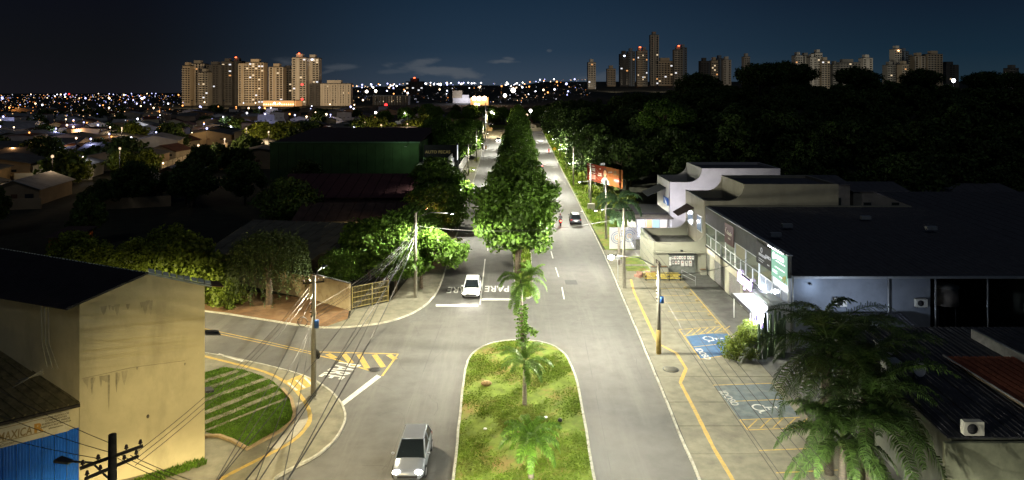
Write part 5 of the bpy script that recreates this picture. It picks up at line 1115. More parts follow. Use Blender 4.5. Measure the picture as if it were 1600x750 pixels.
for k in range(9):
    yy = 71 - k * 2.15; t = MB(); t.m(mat('wheel_stop_concrete', (.25, .2, .10), var=.3)).box(17.85, 18.1, yy - .45, yy + .05, .13, .25); tag(t.build('wheel_stop', off=(18, yy, .13)), 'short worn concrete wheel stop at the head of a parking bay', 'wheel stop', 'wheel stops along the parking bays')
# rubble and rails at grass patch, small white pipe rail
m = MB(); m.m(GRASSM).box(13.1, 15.8, 77.5, 79.6, .12, .15).box(13.3, 15.8, 80.6, 84.4, .12, .15); tag(m.build('grass_patch'), kind='structure')
t = thing('rubble_pile', (14.4, 75.6, .13), 'untidy heap of broken reddish kerb stones behind the pale pole', 'rubble')
rg = random.Random(5)
for k in range(12):
    x, y = 13.6 + rg.uniform(0, 2.2), 75.3 + rg.uniform(-.5, .7); m = MB(); m.m(mat('rubble_red', (.25, .14, .10), var=.4)).box(x - .25, x + .2, y - .15, y + .12, .13, .3 + rg.uniform(0, .35), rot=rg.uniform(0, 3), o=(x, y)); m.build('stone', parent=t)
# lit shop and white fence further along
sp = thing('lit_shop', (18, 94, .1), 'brightly lit small shop with timber pergola front beyond the low block', 'shop')
m = MB(); m.m(WHW).box(17.2, 21.7, 94.8, 102, 0, 3.3); m.build('wall', parent=sp)
m = MB(); m.m(WOODD).box(14.4, 21.7, 91.6, 94.8, 3.35, 3.5); m.m(STEELD).box(16.5, 21.7, 94.7, 102.2, 3.52, 3.65); m.build('roof', parent=sp)
for x in (14.6, 18.0, 21.4): m = MB(); m.m(ALU).box(x - .06, x + .06, 91.7, 91.82, .1, 3.35); m.build('post', parent=sp)
for k in range(4): m = MB(); m.m(mat('lit_goods_%d' % k, ((.5, .5, .52), (.35, .2, .1), (.2, .3, .35), (.6, .55, .5))[k], emit=((.8, .85, 1), (1, .6, .3), (.5, .8, .9), (1, .95, .85))[k], es=.5)).box(17.4 + k * 1.05, 18.35 + k * 1.05, 94.72, 94.79, .3, 2.7); m.build('shop_window', parent=sp)
light('POINT', (18.8, 92.6, 2.9), 650, (.90, .88, 1.0), sp, size=.2); light('POINT', (19.5, 90.0, 4.6), 1200, (.93, .88, 1.0), sp, size=.2)
wl = thing('wall_lamp', (25, 86, 6.6), 'wall lamp added behind the putty block to light the white stepped block', 'lamp')  # made-up lamp that brightens the face of the white block
m = MB(); m.m(STEELD).box(24.8, 25.2, 85.85, 86.2, 6.6, 6.8); m.build('bracket', parent=wl); m = MB(); m.m(glow('lamp_lens_white2', (.9, .9, 1), 12)).box(24.85, 25.15, 86.2, 86.3, 6.62, 6.78); m.build('lens', parent=wl); light('POINT', (25, 86.7, 6.4), 1500, (.92, .88, 1.0), wl, size=.1)
yl = thing('wall_lamp', (23.6, 53.9, 5.2), 'small cool fill lamp added high on the blue-grey end wall', 'lamp')  # fill added for the end wall, its bracket is invented
m = MB(); m.m(STEELD).box(23.5, 23.7, 53.9, 54.19, 5.2, 5.3); m.build('bracket', parent=yl); light('POINT', (23.6, 53.2, 5.1), 60, (.6, .75, 1.0), yl, size=.1)
yl = thing('added_yard_lamp', (26.6, 50.6, 2.9), 'cool yard lamp added on the back shed to light the blue-grey end wall', 'lamp')  # added uplight for the end wall, out of sight behind the palms
m = MB(); m.m(STEELD).box(26.5, 26.7, 50.5, 50.7, 3.0, 3.3); m.build('housing', parent=yl); light('POINT', (26.6, 50.4, 3.6), 420, (.66, .78, 1.0), yl, size=.2)
yl = thing('street_lamp', (-33, 58.2, 0), 'short amber street lamp added out of sight behind the cream building on the side street', 'street lamp')  # unseen street lamp added to light the bushes and hedge
m = MB(); m.m(STEELD).tube([(-33, 58.2, 0), (-33, 58.2, 5)], .06, 6); m.build('pole', parent=yl); m = MB(); m.m(HEADM).box(-33.2, -32.8, 58, 58.7, 5, 5.12); m.build('lamp_head', parent=yl); light('SPOT', (-33, 58.4, 4.9), 9000, (1, .85, .5), yl, size=.1, angle=176, blend=.3)
yl = thing('wall_lamp', (-20.6, 88.6, 3.4), 'dim yard lamp added before the wide low house to light its tan wall', 'lamp')  # made-up lamp that brings up the tan wall
m = MB(); m.m(STEELD).tube([(-20.6, 91, 3.4), (-20.6, 88.6, 3.4)], .03, 4); m.build('bracket', parent=yl); light('POINT', (-20.6, 88.4, 3.2), 160, (1, .85, .45), yl, size=.1)
yl = thing('wall_lamp', (-24, 155, 8.2), 'small lamp added over the front of the green hall to brighten it', 'lamp')  # greenish fill added for the hall front
m = MB(); m.m(STEELD).tube([(-24, 157.9, 8.2), (-24, 154, 8.2)], .05, 4); m.build('bracket', parent=yl); light('POINT', (-24, 153, 7.9), 450, (.8, 1, .7), yl, size=.1)
fc = thing('panel_fence', (15.2, 87.6, .1), 'white panel fence with round blue emblem prints beside the feathery palm', 'fence')
for k in range(4):
    x = 12.6 + k * .86; m = MB(); m.m(WHW).box(x + .01, x + .85, 88.4 + .02 * k, 88.5 + .02 * k, .1, 2.9); p = m.build('panel', parent=fc)
for (cx_, cz_) in ((13.6, 1.6), (15.2, 1.8)):
    for rr, c in ((.75, (.05, .09, .2)), (.5, (.08, .2, .3)), (.25, (.5, .3, .08))):
        m = MB(); m.m(mat('emblem_print_%d' % int(rr * 100), c)); m.tube([(cx_ + rr * math.cos(a), 88.37, cz_ + rr * math.sin(a)) for a in np.linspace(.3, 5.6, 14)], .035, 4); m.build('emblem_ring', parent=fc)
light('POINT', (14.6, 86.6, 3.2), 240, (.92, .93, 1), fc, size=.2)
# billboard
bb = thing('billboard', (16.8, 124, .1), 'orange-red roadside billboard showing a smiling woman, standing at the edge of the wood', 'billboard')
BL0, BR0 = Vector((14.4, 130, 0)), Vector((19.2, 118, 0)); bd = (BR0 - BL0); bl = bd.length; bd.normalize(); bn = Vector((bd.y, -bd.x, 0)); bn = bn if bn.y < 0 else -bn
bp = lambda s, z, o=0.0: BL0 + bd * s + bn * o + Vector((0, 0, z))
def bpoly(name, pts, mt, o): m = MB(); m.m(mt); m.face([bp(s * bl, 3.7 + z * 3.2, o) for s, z in pts]); ob = m.build(name, parent=bb); return ob
m = MB(); m.m(mat('billboard_red', (.11, .016, .010), rough=.85, spec=.05, col2=(.12, .026, .011), scale=.35)); m.slab(bp(0, 6.9, .1), bp(bl * .56, 6.9, .1), bp(bl * .56, 6.9, 0), bp(0, 6.9, 0), 3.2); m.build('red_panel', parent=bb)
m = MB(); m.m(mat('billboard_orange', (.13, .05, .014), rough=.85, spec=.05, col2=(.12, .036, .012), scale=.5)); m.slab(bp(bl * .561, 6.9, .1), bp(bl, 6.9, .1), bp(bl, 6.9, 0), bp(bl * .561, 6.9, 0), 3.2); m.build('orange_panel', parent=bb)
SK = mat('print_skin', (.42, .22, .12)); HR = mat('print_hair', (.05, .022, .012)); PW = mat('print_white', (.32, .29, .25)); PR = mat('print_red', (.45, .03, .03)); PG = mat('print_grey_green', (.22, .28, .25)); PK = mat('print_dark', (.05, .04, .02))
ell = lambda cx_, cz_, rx, rz, n=18: [(cx_ + rx * math.cos(a), cz_ + rz * math.sin(a)) for a in np.linspace(0, 6.283, n, endpoint=False)]
bpoly('print_hair', ell(.53, .62, .062, .30), HR, .11); bpoly('print_hair', [(.47, .6), (.59, .6), (.60, .3), (.46, .3)], HR, .112)
bpoly('print_body', [(.41, .0), (.44, .26), (.50, .36), (.56, .36), (.62, .26), (.65, .0)], PW, .116); bpoly('print_body', [(.47, .0), (.50, .33), (.56, .33), (.58, .0)], mat('print_mint', (.30, .48, .40)), .12)
bpoly('print_face', ell(.53, .62, .04, .18), SK, .124); bpoly('print_face', [(.515, .5), (.545, .5), (.55, .33), (.51, .33)], SK, .122)
for cx_ in (.515, .545): bpoly('print_eye', ell(cx_, .66, .006, .018, 8), PK, .128)
bpoly('print_smile', ell(.53, .53, .014, .02, 10), PW, .128)
for (a, b, z, h) in ((.07, .24, .86, .05), (.1, .25, .70, .07), (.1, .25, .60, .09), (.1, .25, .46, .05), (.08, .26, .14, .04), (.32, .44, .40, .06), (.34, .43, .5, .07), (.37, .41, .78, .07)):
    w = (b - a) / 7
    for k in range(6): bpoly('print_text', [(a + k * w * 1.15, z), (a + k * w * 1.15 + w, z), (a + k * w * 1.15 + w, z + h), (a + k * w * 1.15, z + h)], PW, .112)
for k in range(4): bpoly('print_text', [(.1 + k * .04, .2), (.13 + k * .04, .2), (.13 + k * .04, .4), (.1 + k * .04, .4)], mat('print_pink', (.5, .2, .16)), .112)
bpoly('print_badge', ell(.86, .36, .11, .13), PR, .112); bpoly('print_badge', ell(.86, .36, .085, .05), PW, .118)
rg = random.Random(8)
for k in range(9): a, z = .78 + rg.uniform(0, .14), .6 + rg.uniform(0, .26); bpoly('print_scribble', ell(a, z, .035, .03, 7), PK, .112 + .001 * k)
for k in range(5): bpoly('print_script', ell(.63 + k * .022, .72 + .012 * k, .009, .05, 7), mat('print_slate', (.16, .17, .18)), .112)
m = MB(); m.m(STEELD)
for s in (.6, bl * .5, bl - .6): m.box(bp(s, 0).x - .1, bp(s, 0).x + .1, bp(s, 0).y + .25, bp(s, 0).y + .45, 0, 6.8)
m.build('support_posts', parent=bb); m = MB(); m.m(STEELL).box(bp(bl * .45, 0).x - .4, bp(bl * .45, 0).x + .4, bp(bl * .45, 0).y, bp(bl * .45, 0).y + .12, 7.05, 7.45); m.build('name_plate', parent=bb)
# block under the pole at the billboard, litter on the verge
t = thing('concrete_block', (13.7, 118.2, .1), 'pale concrete block round the foot of the dark pole by the billboard', 'block'); m = MB(); m.m(GREYW).box(13.1, 14.3, 117.6, 118.8, .1, 1.1); m.build('block', parent=t)
def litter(px, py, r, label, mt, name='litter', sq=(1, 1, .4)):
    p = P(px, py, .13); m = MB(); m.m(mt); m.ball((p.x, p.y, .13 + r * .4), r, 8, sq); tag(m.build(name, off=(p.x, p.y, .13)), label, 'litter')
PWH = mat('litter_white', (.75, .75, .72))
litter(758, 671, .12, 'crumpled white scrap on the median grass left of the near palm', PWH); litter(853, 653, .12, 'round white scrap on the median grass right of the near palm', PWH)
litter(875, 658, .16, 'black plastic bag on the median grass right of the palms', mat('bag_black', (.015, .015, .015), rough=.3), 'plastic_bag', (1, 1, .8)); litter(760, 602, .36, 'low brown heap of cut grass on the left of the median', mat('dry_cuttings', (.30, .20, .09), var=.4, scale=9), 'grass_cuttings', (1.1, .8, .5))
litter(901, 303, .25, 'pale scrap of paper on the far right verge', PWH); litter(909, 331, .22, 'small white scrap on the grass near the billboard', PWH)
# yellow road sign, white bollard sign by lamp
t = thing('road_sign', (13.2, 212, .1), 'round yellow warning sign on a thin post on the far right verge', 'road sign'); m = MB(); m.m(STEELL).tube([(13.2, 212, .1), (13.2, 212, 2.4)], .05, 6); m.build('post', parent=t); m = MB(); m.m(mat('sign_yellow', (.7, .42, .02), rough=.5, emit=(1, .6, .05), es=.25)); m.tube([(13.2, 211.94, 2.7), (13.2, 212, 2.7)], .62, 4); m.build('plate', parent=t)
t = thing('sign_post', (10.95 + .4, 72.5, .1), 'thin pale sign post in front of the feathery roadside palm', 'sign post'); m = MB(); m.m(STEELL).tube([(11.35, 73.2, .1), (11.35, 73.2, 2.9)], .035, 6); m.build('post', parent=t); m = MB(); m.m(STEELL).box(11.1, 11.6, 73.16, 73.19, 2.5, 3.0); m.build('plate', parent=t)

# ---- right foreground: side yard, roofs, units
def ac_unit(x, y, z, label):
    t = thing('air_conditioner', (x, y, z), label, 'air conditioner'); m = MB(); m.m(mat('ac_cream', (.62, .60, .52), rough=.5, var=.05)).box(x - .45, x + .45, y, y + .32, z, z + .62); m.build('casing', parent=t)
    m = MB(); m.m(mat('fan_dark', (.05, .05, .055))); m.tube([(x - .1, y - .02, z + .31), (x - .1, y, z + .31)], .24, 14); m.build('fan_grille', parent=t)
    m = MB(); m.m(STEELD)
    for k in (-.15, -.05, .05, .15): m.tube([(x - .1 - .23, y - .03, z + .31 + k), (x + .13, y - .03, z + .31 + k)], .008, 3)
    m.build('grille_bars', parent=t)
    for k in (-.35, .35): m = MB(); m.m(STEELD).box(x + k - .03, x + k + .03, y - .02, y + .4, z - .05, z - .001); m.build('bracket', parent=t)
ac_unit(25.95, 53.8, 3.55, 'cream air conditioner on the blue-grey end wall left of the pipe')
ac_unit(32.3, 53.8, 3.5, 'air conditioner low on the end wall beside the corner pipe')
ac_unit(21.2, 31.3, 4.72, 'cream air conditioner standing on the dark roof edge at lower right')
ac_unit(25.2, 51.3, 3.1, 'dim air conditioner on the low wall behind the palm crowns')
wt = thing('water_tank', (35.4, 55.5, 2.9), 'round water tank on a steel stand beside the dark side yard', 'water tank')
m = MB(); m.m(mat('tank_grey', (.20, .17, .14), rough=.7)); m.tube([(35.2, 56, 3.2), (35.2, 56, 4.6)], 1.25, 18, 1.15); m.build('tank', parent=wt); m = MB(); m.m(mat('tank_lid', (.22, .2, .17))); m.tube([(35.2, 56, 4.61), (35.2, 56, 4.85)], 1.3, 18, .5); m.build('lid', parent=wt)
for a in range(4): x, y = 35.2 + math.cos(a * 1.57 + .78), 56 + math.sin(a * 1.57 + .78); m = MB(); m.m(STEELD).tube([(x, y, 0), (x, y, 3.19)], .06, 6); m.build('leg', parent=wt)
def lowroof(name, label, pts, th, wallh, mt, wallm, n=14, ridge_tiles=False, rib=.03):
    a, b, c, d = map(Vector, pts); t = thing(name, (a.x, a.y, 0), label, 'building'); m = MB(); m.m(wallm)
    q = [tuple(p[:2]) for p in (a, b, c, d)]; cen = (sum(p[0] for p in q) / 4, sum(p[1] for p in q) / 4); q = [(cen[0] + (x - cen[0]) * .96, cen[1] + (y - cen[1]) * .96) for x, y in q]
    m.prism(q, -.2, min(p.z for p in (a, b, c, d)) - th - .02); m.build('wall', parent=t)
    for i in range(n):
        m = MB(); m.m(mt); p, q_, r_, s_ = a.lerp(b, i / n + .002), a.lerp(b, (i + 1) / n - .002), d.lerp(c, (i + 1) / n - .002), d.lerp(c, i / n + .002); m.slab(p, q_, r_, s_, th)
        for k in (.1, .4, .7): m.tube([p.lerp(q_, k) + Vector((0, 0, .01)), s_.lerp(r_, k) + Vector((0, 0, .01))], rib, 4, cap=False)
        m.build('roof_sheet', parent=t)
    return t
DR = mat('black_metal_roof', (.055, .056, .064), rough=.75, var=.3, scale=2)
lowroof('side_building', 'broad black sheet roof filling the right foreground behind the palms', [(19.9, 31.3, 4.65), (40, 31.3, 4.65), (40, 44.5, 5.15), (20.6, 44.5, 5.15)], .06, 4.5, DR, mat('pale_side_wall', (.09, .095, .075), var=.15, stain=(.5, .6, (.1, .11, .07))), 18)
lowroof('tiled_building', 'red clay tiled roof patch at the far right edge', [(25.3, 33.5, 5.0), (37, 33.5, 5.0), (37, 39.2, 5.25), (24.9, 39.2, 5.25)], .06, 4.5, mat('clay_tile_roof_dim', (.28, .09, .05), rough=.95, var=.4, scale=6), TAN, 26, rib=.06)
m = MB(); m.m(mat('white_flashing', (.40, .40, .38))); m.tube([(25.2, 33.4, 5.08), (24.8, 39.3, 5.33)], .05, 5); tag(m.build('roof_flashing', off=(25.2, 33.4, 5.0)), 'thin white flashing along the left edge of the red tiled roof', 'flashing')
m = MB(); m.m(mat('white_flashing', (.40,) * 3)); m.prism([(28.7, 42.7), (28.85, 42.7), (28.95, 38.4), (28.8, 38.4)], 4.9, 5.65); tag(m.build('wall_coping', off=(28.8, 42.7, 4.9)), 'slanting pale wall coping beyond the red tiled roof', 'coping')
m = MB(); m.m(CONC2).box(22.3, 33.5, 44.9, 53.5, -.1, .05); tag(m.build('side_yard'), kind='structure')
wall('boundary_wall', (19.7, 31.15), (40, 31.15), 4.5, 'pale olive boundary wall at the lower right corner', mt=mat('olive_wall', (.24, .25, .17), rough=.95, var=.15, stain=(.5, .5, (.12, .13, .08))))
dish = thing('satellite_dish', (21.7, 36.9, 4.9), 'small white satellite dish on the black roof behind the palms', 'satellite dish')
m = MB(); m.m(mat('dish_white', (.5, .5, .5))); m.tube([(21.7, 36.8, 5.6), (21.78, 36.5, 5.7)], .08, 14, .42, cap=False); m.build('dish', parent=dish); m = MB(); m.m(STEELD).tube([(21.7, 36.9, 4.8), (21.7, 36.85, 5.6)], .035, 5); m.build('mast', parent=dish)
for (x, y, lb) in ((20.9, 37.7, 'square metal roof extractor left of the satellite dish'), (22.1, 40.5, 'ribbed roof cowl above the palm crowns')):
    t = thing('roof_vent', (x, y, 5), lb, 'roof vent'); m = MB(); m.m(STEELL).box(x - .4, x + .4, y - .3, y + .3, 4.95, 5.6); m.build('box', parent=t); m = MB(); m.m(STEELL).box(x - .48, x + .48, y - .38, y + .38, 5.602, 5.68); m.build('cap', parent=t)
lowroof('back_shed', 'dark shed roof between the gallery end wall and the side yard', [(23.2, 51.2, 2.9), (30.5, 51.2, 2.9), (30.5, 53.2, 3.2), (23.2, 53.2, 3.2)], .05, 3, DR, GREYW, 7)
for x0, x1, y0, h, lb, mm_ in ((37, 48, 97, 7.3, 'dim grey flat-roofed block behind the gallery roof', GREYW), (49, 57, 98, 6.2, 'low dim building with a pale edge at mid right', GREYW), (58, 78, 105, 5, 'distant dark low building at right', DKROOF)):
    house(x0, x1, y0, y0 + 9, h, h + .8, lb, mm_, BLKR, sheets=8, over=.2)
lowroof('rear_roof', 'long black roof behind the gallery at right', [(46.5, 56, 6.0), (75, 56, 6.0), (75, 88, 7.6), (46.5, 88, 7.6)], .06, 5, BLKR, GREYW, 20)

# ================================================================ TREES IN PLACE
G1 = 'broad trees in the median row'
y = 76.5; i = 0
while y < 345:
    x = .6 + (y - 76) * .008 + random.uniform(-.25, .25)
    x += random.uniform(-.6, .6) if i else 0; s = 1.08 if i == 0 else .84 if i == 1 else random.uniform(.70, .98)
    tree('median%d' % (i % 4), x, y, 'nearest broad median tree, its lower crown brightly lit from the crossing' if i == 0 else 'broad dark-topped tree in the long row along the central median', group=G1, s=s, sz=s * (random.uniform(.88, 1.2) if i else .98), name='median_tree')
    y += random.uniform(8.4, 10.8); i += 1
# left pavement
tree('wide', -9.4, 70.8, 'low wide street tree brightly lit at the kerb above the white car', s=1.0, rz=0.2)
tree('street0', -11.8, 69.5, 'darker tree overhanging the yellow barred gate', s=.62)
tree('street1', -13.9, 73.2, 'dim green tree behind the yard gate', s=.72)
tree('street2', -10.2, 95.5, 'leafy street tree overhanging the left lane beside the amber bulb', s=.92)
tree('street0', -12.2, 97, 'dark street tree touching the orange-walled house', s=.85)
tree('street1', -10.9, 106, 'taller dark street tree with a utility pole in its crown', s=1.05)
tree('street2', -13.5, 117, 'dark round tree in front of the big red roofed building', s=1.1)
tree('street0', -12.6, 124, 'dark street tree before the pale walled shed', s=.9)
ytree = tree('street1', -8.8, 99.2, 'small slim bluish tree on the left pavement near the orange-walled house', s=.34, name='young_tree')
for k, (x, y, s) in enumerate([(-15.5, 176, 1.25), (-18, 186, 1.4), (-14, 202, 1.2), (-22, 205, 1.6), (-13.5, 222, 1.0), (-17, 240, 1.3), (-15, 262, 1.2)]): tree('street%d' % (k % 3), x, y, 'street tree beside the left pavement beyond the green hall', group='trees along the left pavement beyond the green hall', s=s)
for k, (x, y, s, lb) in enumerate([(-13.0, 71.5, .9, 'full green tree standing between the gate and the bright kerb tree'), (-15.6, 74.8, .8, 'tree leaning over the gate from the yard'), (-12.4, 77.5, .85, 'green tree just behind the bright kerb tree'), (-17.4, 70.2, .55, 'low leafy tree behind the graffitied yard wall'), (-11.9, 84, .8, 'dark tree between the canopy and the left pavement'), (-31, 98, .8, 'dark tree at the left end of the wide low house')]): tree('street%d' % (k % 3), x, y, lb, s=s)
# weeping tree and bushes by the side street
def weeping():
    rg = np.random.default_rng(5); P_, O_ = [], []
    for i in range(900):
        a = rg.uniform(0, 6.283); r = 3.6 * math.sqrt(rg.uniform(.02, 1)); z0 = 7.1 - .28 * r ** 1.3 + rg.normal(0, .3); ln = rg.uniform(1.5, 4.0) * (.4 + r / 4.5); n = int(ln * 6)
        t = np.linspace(0, 1, n); x = r * math.cos(a) * (1 + .12 * t) + rg.normal(0, .05, n); y = r * math.sin(a) * (1 + .12 * t) + rg.normal(0, .05, n); z = np.maximum(z0 - ln * t, .5)
        P_.append(np.stack([x, y, z], 1)); O_.append(np.tile([math.cos(a), math.sin(a), .1], (n, 1)))
    return leaf_mesh('crown', np.concatenate(P_), np.concatenate(O_), .13, LEAFD2, asp=.35, bias=.35)
LEAFD2 = mat('leaf_olive', (.045, .068, .013), rough=.6, var=.35, scale=.5, island=.5)
TREES['weep'] = (trunk_mesh(3.5, .28, 2.4, 5.6, seed=9), weeping())
tree('weep', -23.3, 65.4, 'big weeping tree with drooping foliage beside the side street', s=1.0, name='weeping_tree')
for k, (x, y, s, lb) in enumerate([(-29.5, 66.5, 1.0, 'yellow-green bush at the side street right behind the cream building'), (-27.0, 64.8, .62, 'small bright bush between the cream building and the weeping tree'), (-33.5, 70.5, 1.35, 'large leafy bush rising above the cream building roof'), (-37.8, 73, 1.0, 'mid-height bush left of the large leafy bush'),
                                   (-42, 76, .95, 'hedge bush half hidden by the dark roof'), (-46.2, 75, 1.0, 'hedge bush near the little pale hut'), (-50.6, 79, 1.05, 'leftmost yellow-green bush in the hedge'), (-40, 80, 1.1, 'second-row bush behind the hedge')]):
    tree('bush%d' % (k % 3), x, y, lb, cat='bush', s=s, name='bush')
t = thing('pale_hut', (-55.5, 85, 0), 'small pale hut among dark bushes at the left edge', 'hut'); m = MB(); m.m(ORW).box(-57, -54, 84, 88, 0, 2.6); m.build('wall', parent=t); m = MB(); m.m(DKROOF); m.slab((-57.4, 83.6, 2.62), (-53.6, 83.6, 2.62), (-53.6, 88.4, 3.1), (-57.4, 88.4, 3.1), .08); m.build('roof', parent=t)
for k in range(11):
    x, y = -30 - 45 * random.random(), 84 + 58 * random.random()
    if -39 < x < -13 and y > 104: x -= 30
    tree('wood%d' % (k % 4), x, y, 'dark tree in the unlit lots at left', group='dark trees in the unlit lots', s=random.uniform(.45, .75), name='dark_tree')
# right verge and wood
G2 = 'trees of the dark wood on the right'
def wood(x, y, k, s, lb='dark tree in the wood on the right', grp=G2, key=None, nm='wood_tree'): tree(key or 'wood%d' % (k % 4), x, y, lb, group=grp, s=s, name=nm)
k = 0
for (x, y, s) in [(18.5, 140, .62), (20, 150, .8), (17.8, 160, .8), (20.5, 170, 1.0), (18.2, 184, 1.0), (22, 196, 1.15), (18.5, 208, 1.05), (20, 224, 1.2), (19, 240, 1.2), (21, 258, 1.25), (20, 278, 1.3), (21, 300, 1.3), (22, 325, 1.3)]:
    wood(x, y, k, s, 'lit leafy tree at the road edge of the wood', 'trees at the road edge of the wood', nm='verge_tree'); k += 1
for y0 in range(112, 420, 13):
    x0 = 24 if y0 > 134 else 30
    xx = x0
    while xx < .80 * y0 + 14:
        if y0 < 118 and xx < 46: xx += 9; continue
        wood(xx + random.uniform(-2, 2), y0 + random.uniform(-4, 4), k, random.uniform(.65, 1.3) * (.8 if y0 < 130 else 1 if y0 < 240 else .82)); k += 1; xx += random.uniform(9, 13) if y0 < 220 else random.uniform(14, 20)
tree('umbrella_lit', 33.5, 150, 'spreading umbrella-crowned tree with pale limbs above the billboard', s=.92, name='umbrella_tree', z=5)
UM = [(64, 240, 1.0), (98, 270, 1.15), (82, 300, 1.1), (120, 290, 1.05), (150, 300, 1.0), (52, 290, .95), (180, 300, .95), (215, 310, .9), (130, 330, 1.2), (35, 310, .85), (75, 255, .9), (110, 300, 1.05), (168, 330, 1.0), (200, 290, .85), (235, 320, .9), (48, 262, .8)]
for j, (x, y, s) in enumerate(UM): tree('umbrella%d' % (j % 2), x, y, 'tall umbrella-crowned tree standing above the dark wood against the sky', group='tall umbrella-crowned trees on the skyline', s=s * 1.17, name='umbrella_tree')
for k2, (x, y, s) in enumerate([(16.2, 108, .7), (18.6, 112, .9), (17.5, 132, .8), (15.8, 136, .5), (20, 104, .7), (16.0, 150, .75), (16.4, 166, .7), (16.8, 186, .8)]): tree('bush%d' % (k2 % 3), x, y, 'scrubby bush at the edge of the wood', cat='bush', group='scrub along the right verge', s=s, name='bush')
# end of the road: trees beyond the cross street
for k2 in range(16): x = -75 + k2 * 10 + random.uniform(-3, 3); tree('street%d' % (k2 % 3), x, 392 + random.uniform(0, 60), 'street tree beyond the far cross street', group='trees beyond the far cross street', s=random.uniform(1, 1.6))
# palms
palm(.85, 53.9, 5.0, 2.7, 17, 'tall palm with a vine-wrapped trunk at the tip of the median', seed=1, wl=.028, z=.12, els=((60, 120), (35, 120), (10, 100), (-10, 70)), lean=(-.15, .1), leaf=.5)
palm(.82, 44.5, 2.35, 2.0, 15, 'middle median palm with a slim grey trunk', seed=2, z=.12, leaf=.45, els=((65, 90), (40, 95), (15, 85)), n=30)
palm(1.0, 36.0, 1.75, 1.9, 17, 'nearest bright green median palm cut by the lower edge of view', mt=mat('palm_frond_bright', (.15, .29, .035), rough=.5, var=.3, scale=1.2, island=.35, trans=.45), seed=3, z=.12, leaf=.5, els=((60, 90), (35, 95), (10, 85)), n=30, wl=.04)
palm(2.0, 69.4, 1.3, 1.7, 11, 'short palm in front of the nearest median tree', seed=5, z=.12, leaf=.4, els=((75, 70), (50, 80)), n=26)
palm(12.6, 80.5, 7.2, 3.6, 18, 'feathery roadside palm behind the pale pole on the right pavement', mt=LEAFB, seed=4, z=.12, leaf=.75, els=((50, 110), (25, 110), (5, 100), (-20, 60)), n=40, wl=.05)
vine = thing('climbing_vine', (.83, 53.75, .12), 'leafy vine wrapped round the trunk of the tip palm', 'vine'); pts = np.array([[.8 + .28 * math.cos(a * 2.1) + RNG.normal(0, .12), 53.9 + .28 * math.sin(a * 2.1) + RNG.normal(0, .1), .4 + a * .11] for a in np.linspace(0, 30, 900)]) ; pts = np.concatenate([pts, np.array([[.8 + .9 * t_ + RNG.normal(0, .15), 53.6 + RNG.normal(0, .2), 1.9 - .3 * t_ + RNG.normal(0, .12)] for t_ in np.linspace(0, 1.1, 260)])])
o = bpy.data.objects.new('foliage', leaf_mesh('foliage', pts - np.array([.83, 53.75, .12]), np.tile([0, -.5, .5], (len(pts), 1)), .11, LEAF)); COL.objects.link(o); o.parent = vine
# big dark palms in the right foreground
EL = ((72, 100), (50, 105), (28, 100), (5, 90), (-20, 60))
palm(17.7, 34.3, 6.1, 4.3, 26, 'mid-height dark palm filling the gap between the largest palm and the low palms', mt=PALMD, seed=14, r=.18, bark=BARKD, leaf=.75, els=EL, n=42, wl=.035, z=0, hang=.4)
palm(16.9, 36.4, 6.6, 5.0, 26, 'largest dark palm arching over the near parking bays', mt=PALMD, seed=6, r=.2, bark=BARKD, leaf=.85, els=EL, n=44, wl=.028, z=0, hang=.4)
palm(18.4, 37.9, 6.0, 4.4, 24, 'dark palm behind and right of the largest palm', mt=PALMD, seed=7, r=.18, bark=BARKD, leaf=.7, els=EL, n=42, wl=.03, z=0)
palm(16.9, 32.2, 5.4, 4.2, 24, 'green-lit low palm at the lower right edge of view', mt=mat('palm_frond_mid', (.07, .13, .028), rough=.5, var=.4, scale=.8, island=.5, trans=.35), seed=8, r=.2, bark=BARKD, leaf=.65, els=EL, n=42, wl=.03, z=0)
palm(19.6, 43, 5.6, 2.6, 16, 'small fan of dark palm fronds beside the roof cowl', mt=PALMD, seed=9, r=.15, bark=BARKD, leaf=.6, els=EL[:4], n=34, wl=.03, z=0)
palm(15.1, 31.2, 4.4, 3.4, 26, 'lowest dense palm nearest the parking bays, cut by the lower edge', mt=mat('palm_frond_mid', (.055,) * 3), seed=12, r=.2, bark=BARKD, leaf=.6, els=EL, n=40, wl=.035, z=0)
# bush, cactus, shrub by the bays
tree('bush1', 19.2, 55.0, 'bright yellow-green bush beside the cactus at the blue bay', cat='bush', s=.44, name='bush', z=.1)
tree('shrub', 16.9, 52.1, 'low spiky green shrub on the edge of the blue bay', cat='shrub', s=1.05, name='shrub', z=.13)
tree('shrub', 18.2, 52.0, 'second low shrub under the yellow-green bush', cat='shrub', s=.6, name='shrub', z=.13)
cac = thing('cactus', (20.0, 53.0, .1), 'tall dark columnar cactus clump in front of the lit portico', 'cactus'); rg = random.Random(2); CM = mat('cactus_green', (.055, .085, .045), rough=.7, var=.25, scale=4)
for k in range(17):
    x, y = 19.3 + rg.uniform(-.5, 1.5), 52.5 + rg.uniform(-.5, .6); h = rg.uniform(1.6, 4.0); m = MB(); m.m(CM); dx = rg.uniform(-.15, .15)
    m.tube([(x, y, 0), (x + dx, y, h * .6), (x + dx * 1.2, y, h)], .13, 7, .09); m.ball((x + dx * 1.2, y, h), .1, 7)
    for a in range(6): q = a * math.pi / 3; m.tube([(x + .13 * math.cos(q), y + .13 * math.sin(q), .1), (x + dx + .12 * math.cos(q), y + .12 * math.sin(q), h * .6), (x + dx * 1.2 + .08 * math.cos(q), y + .08 * math.sin(q), h)], .022, 3, cap=False)
    m.build('stem', parent=cac)
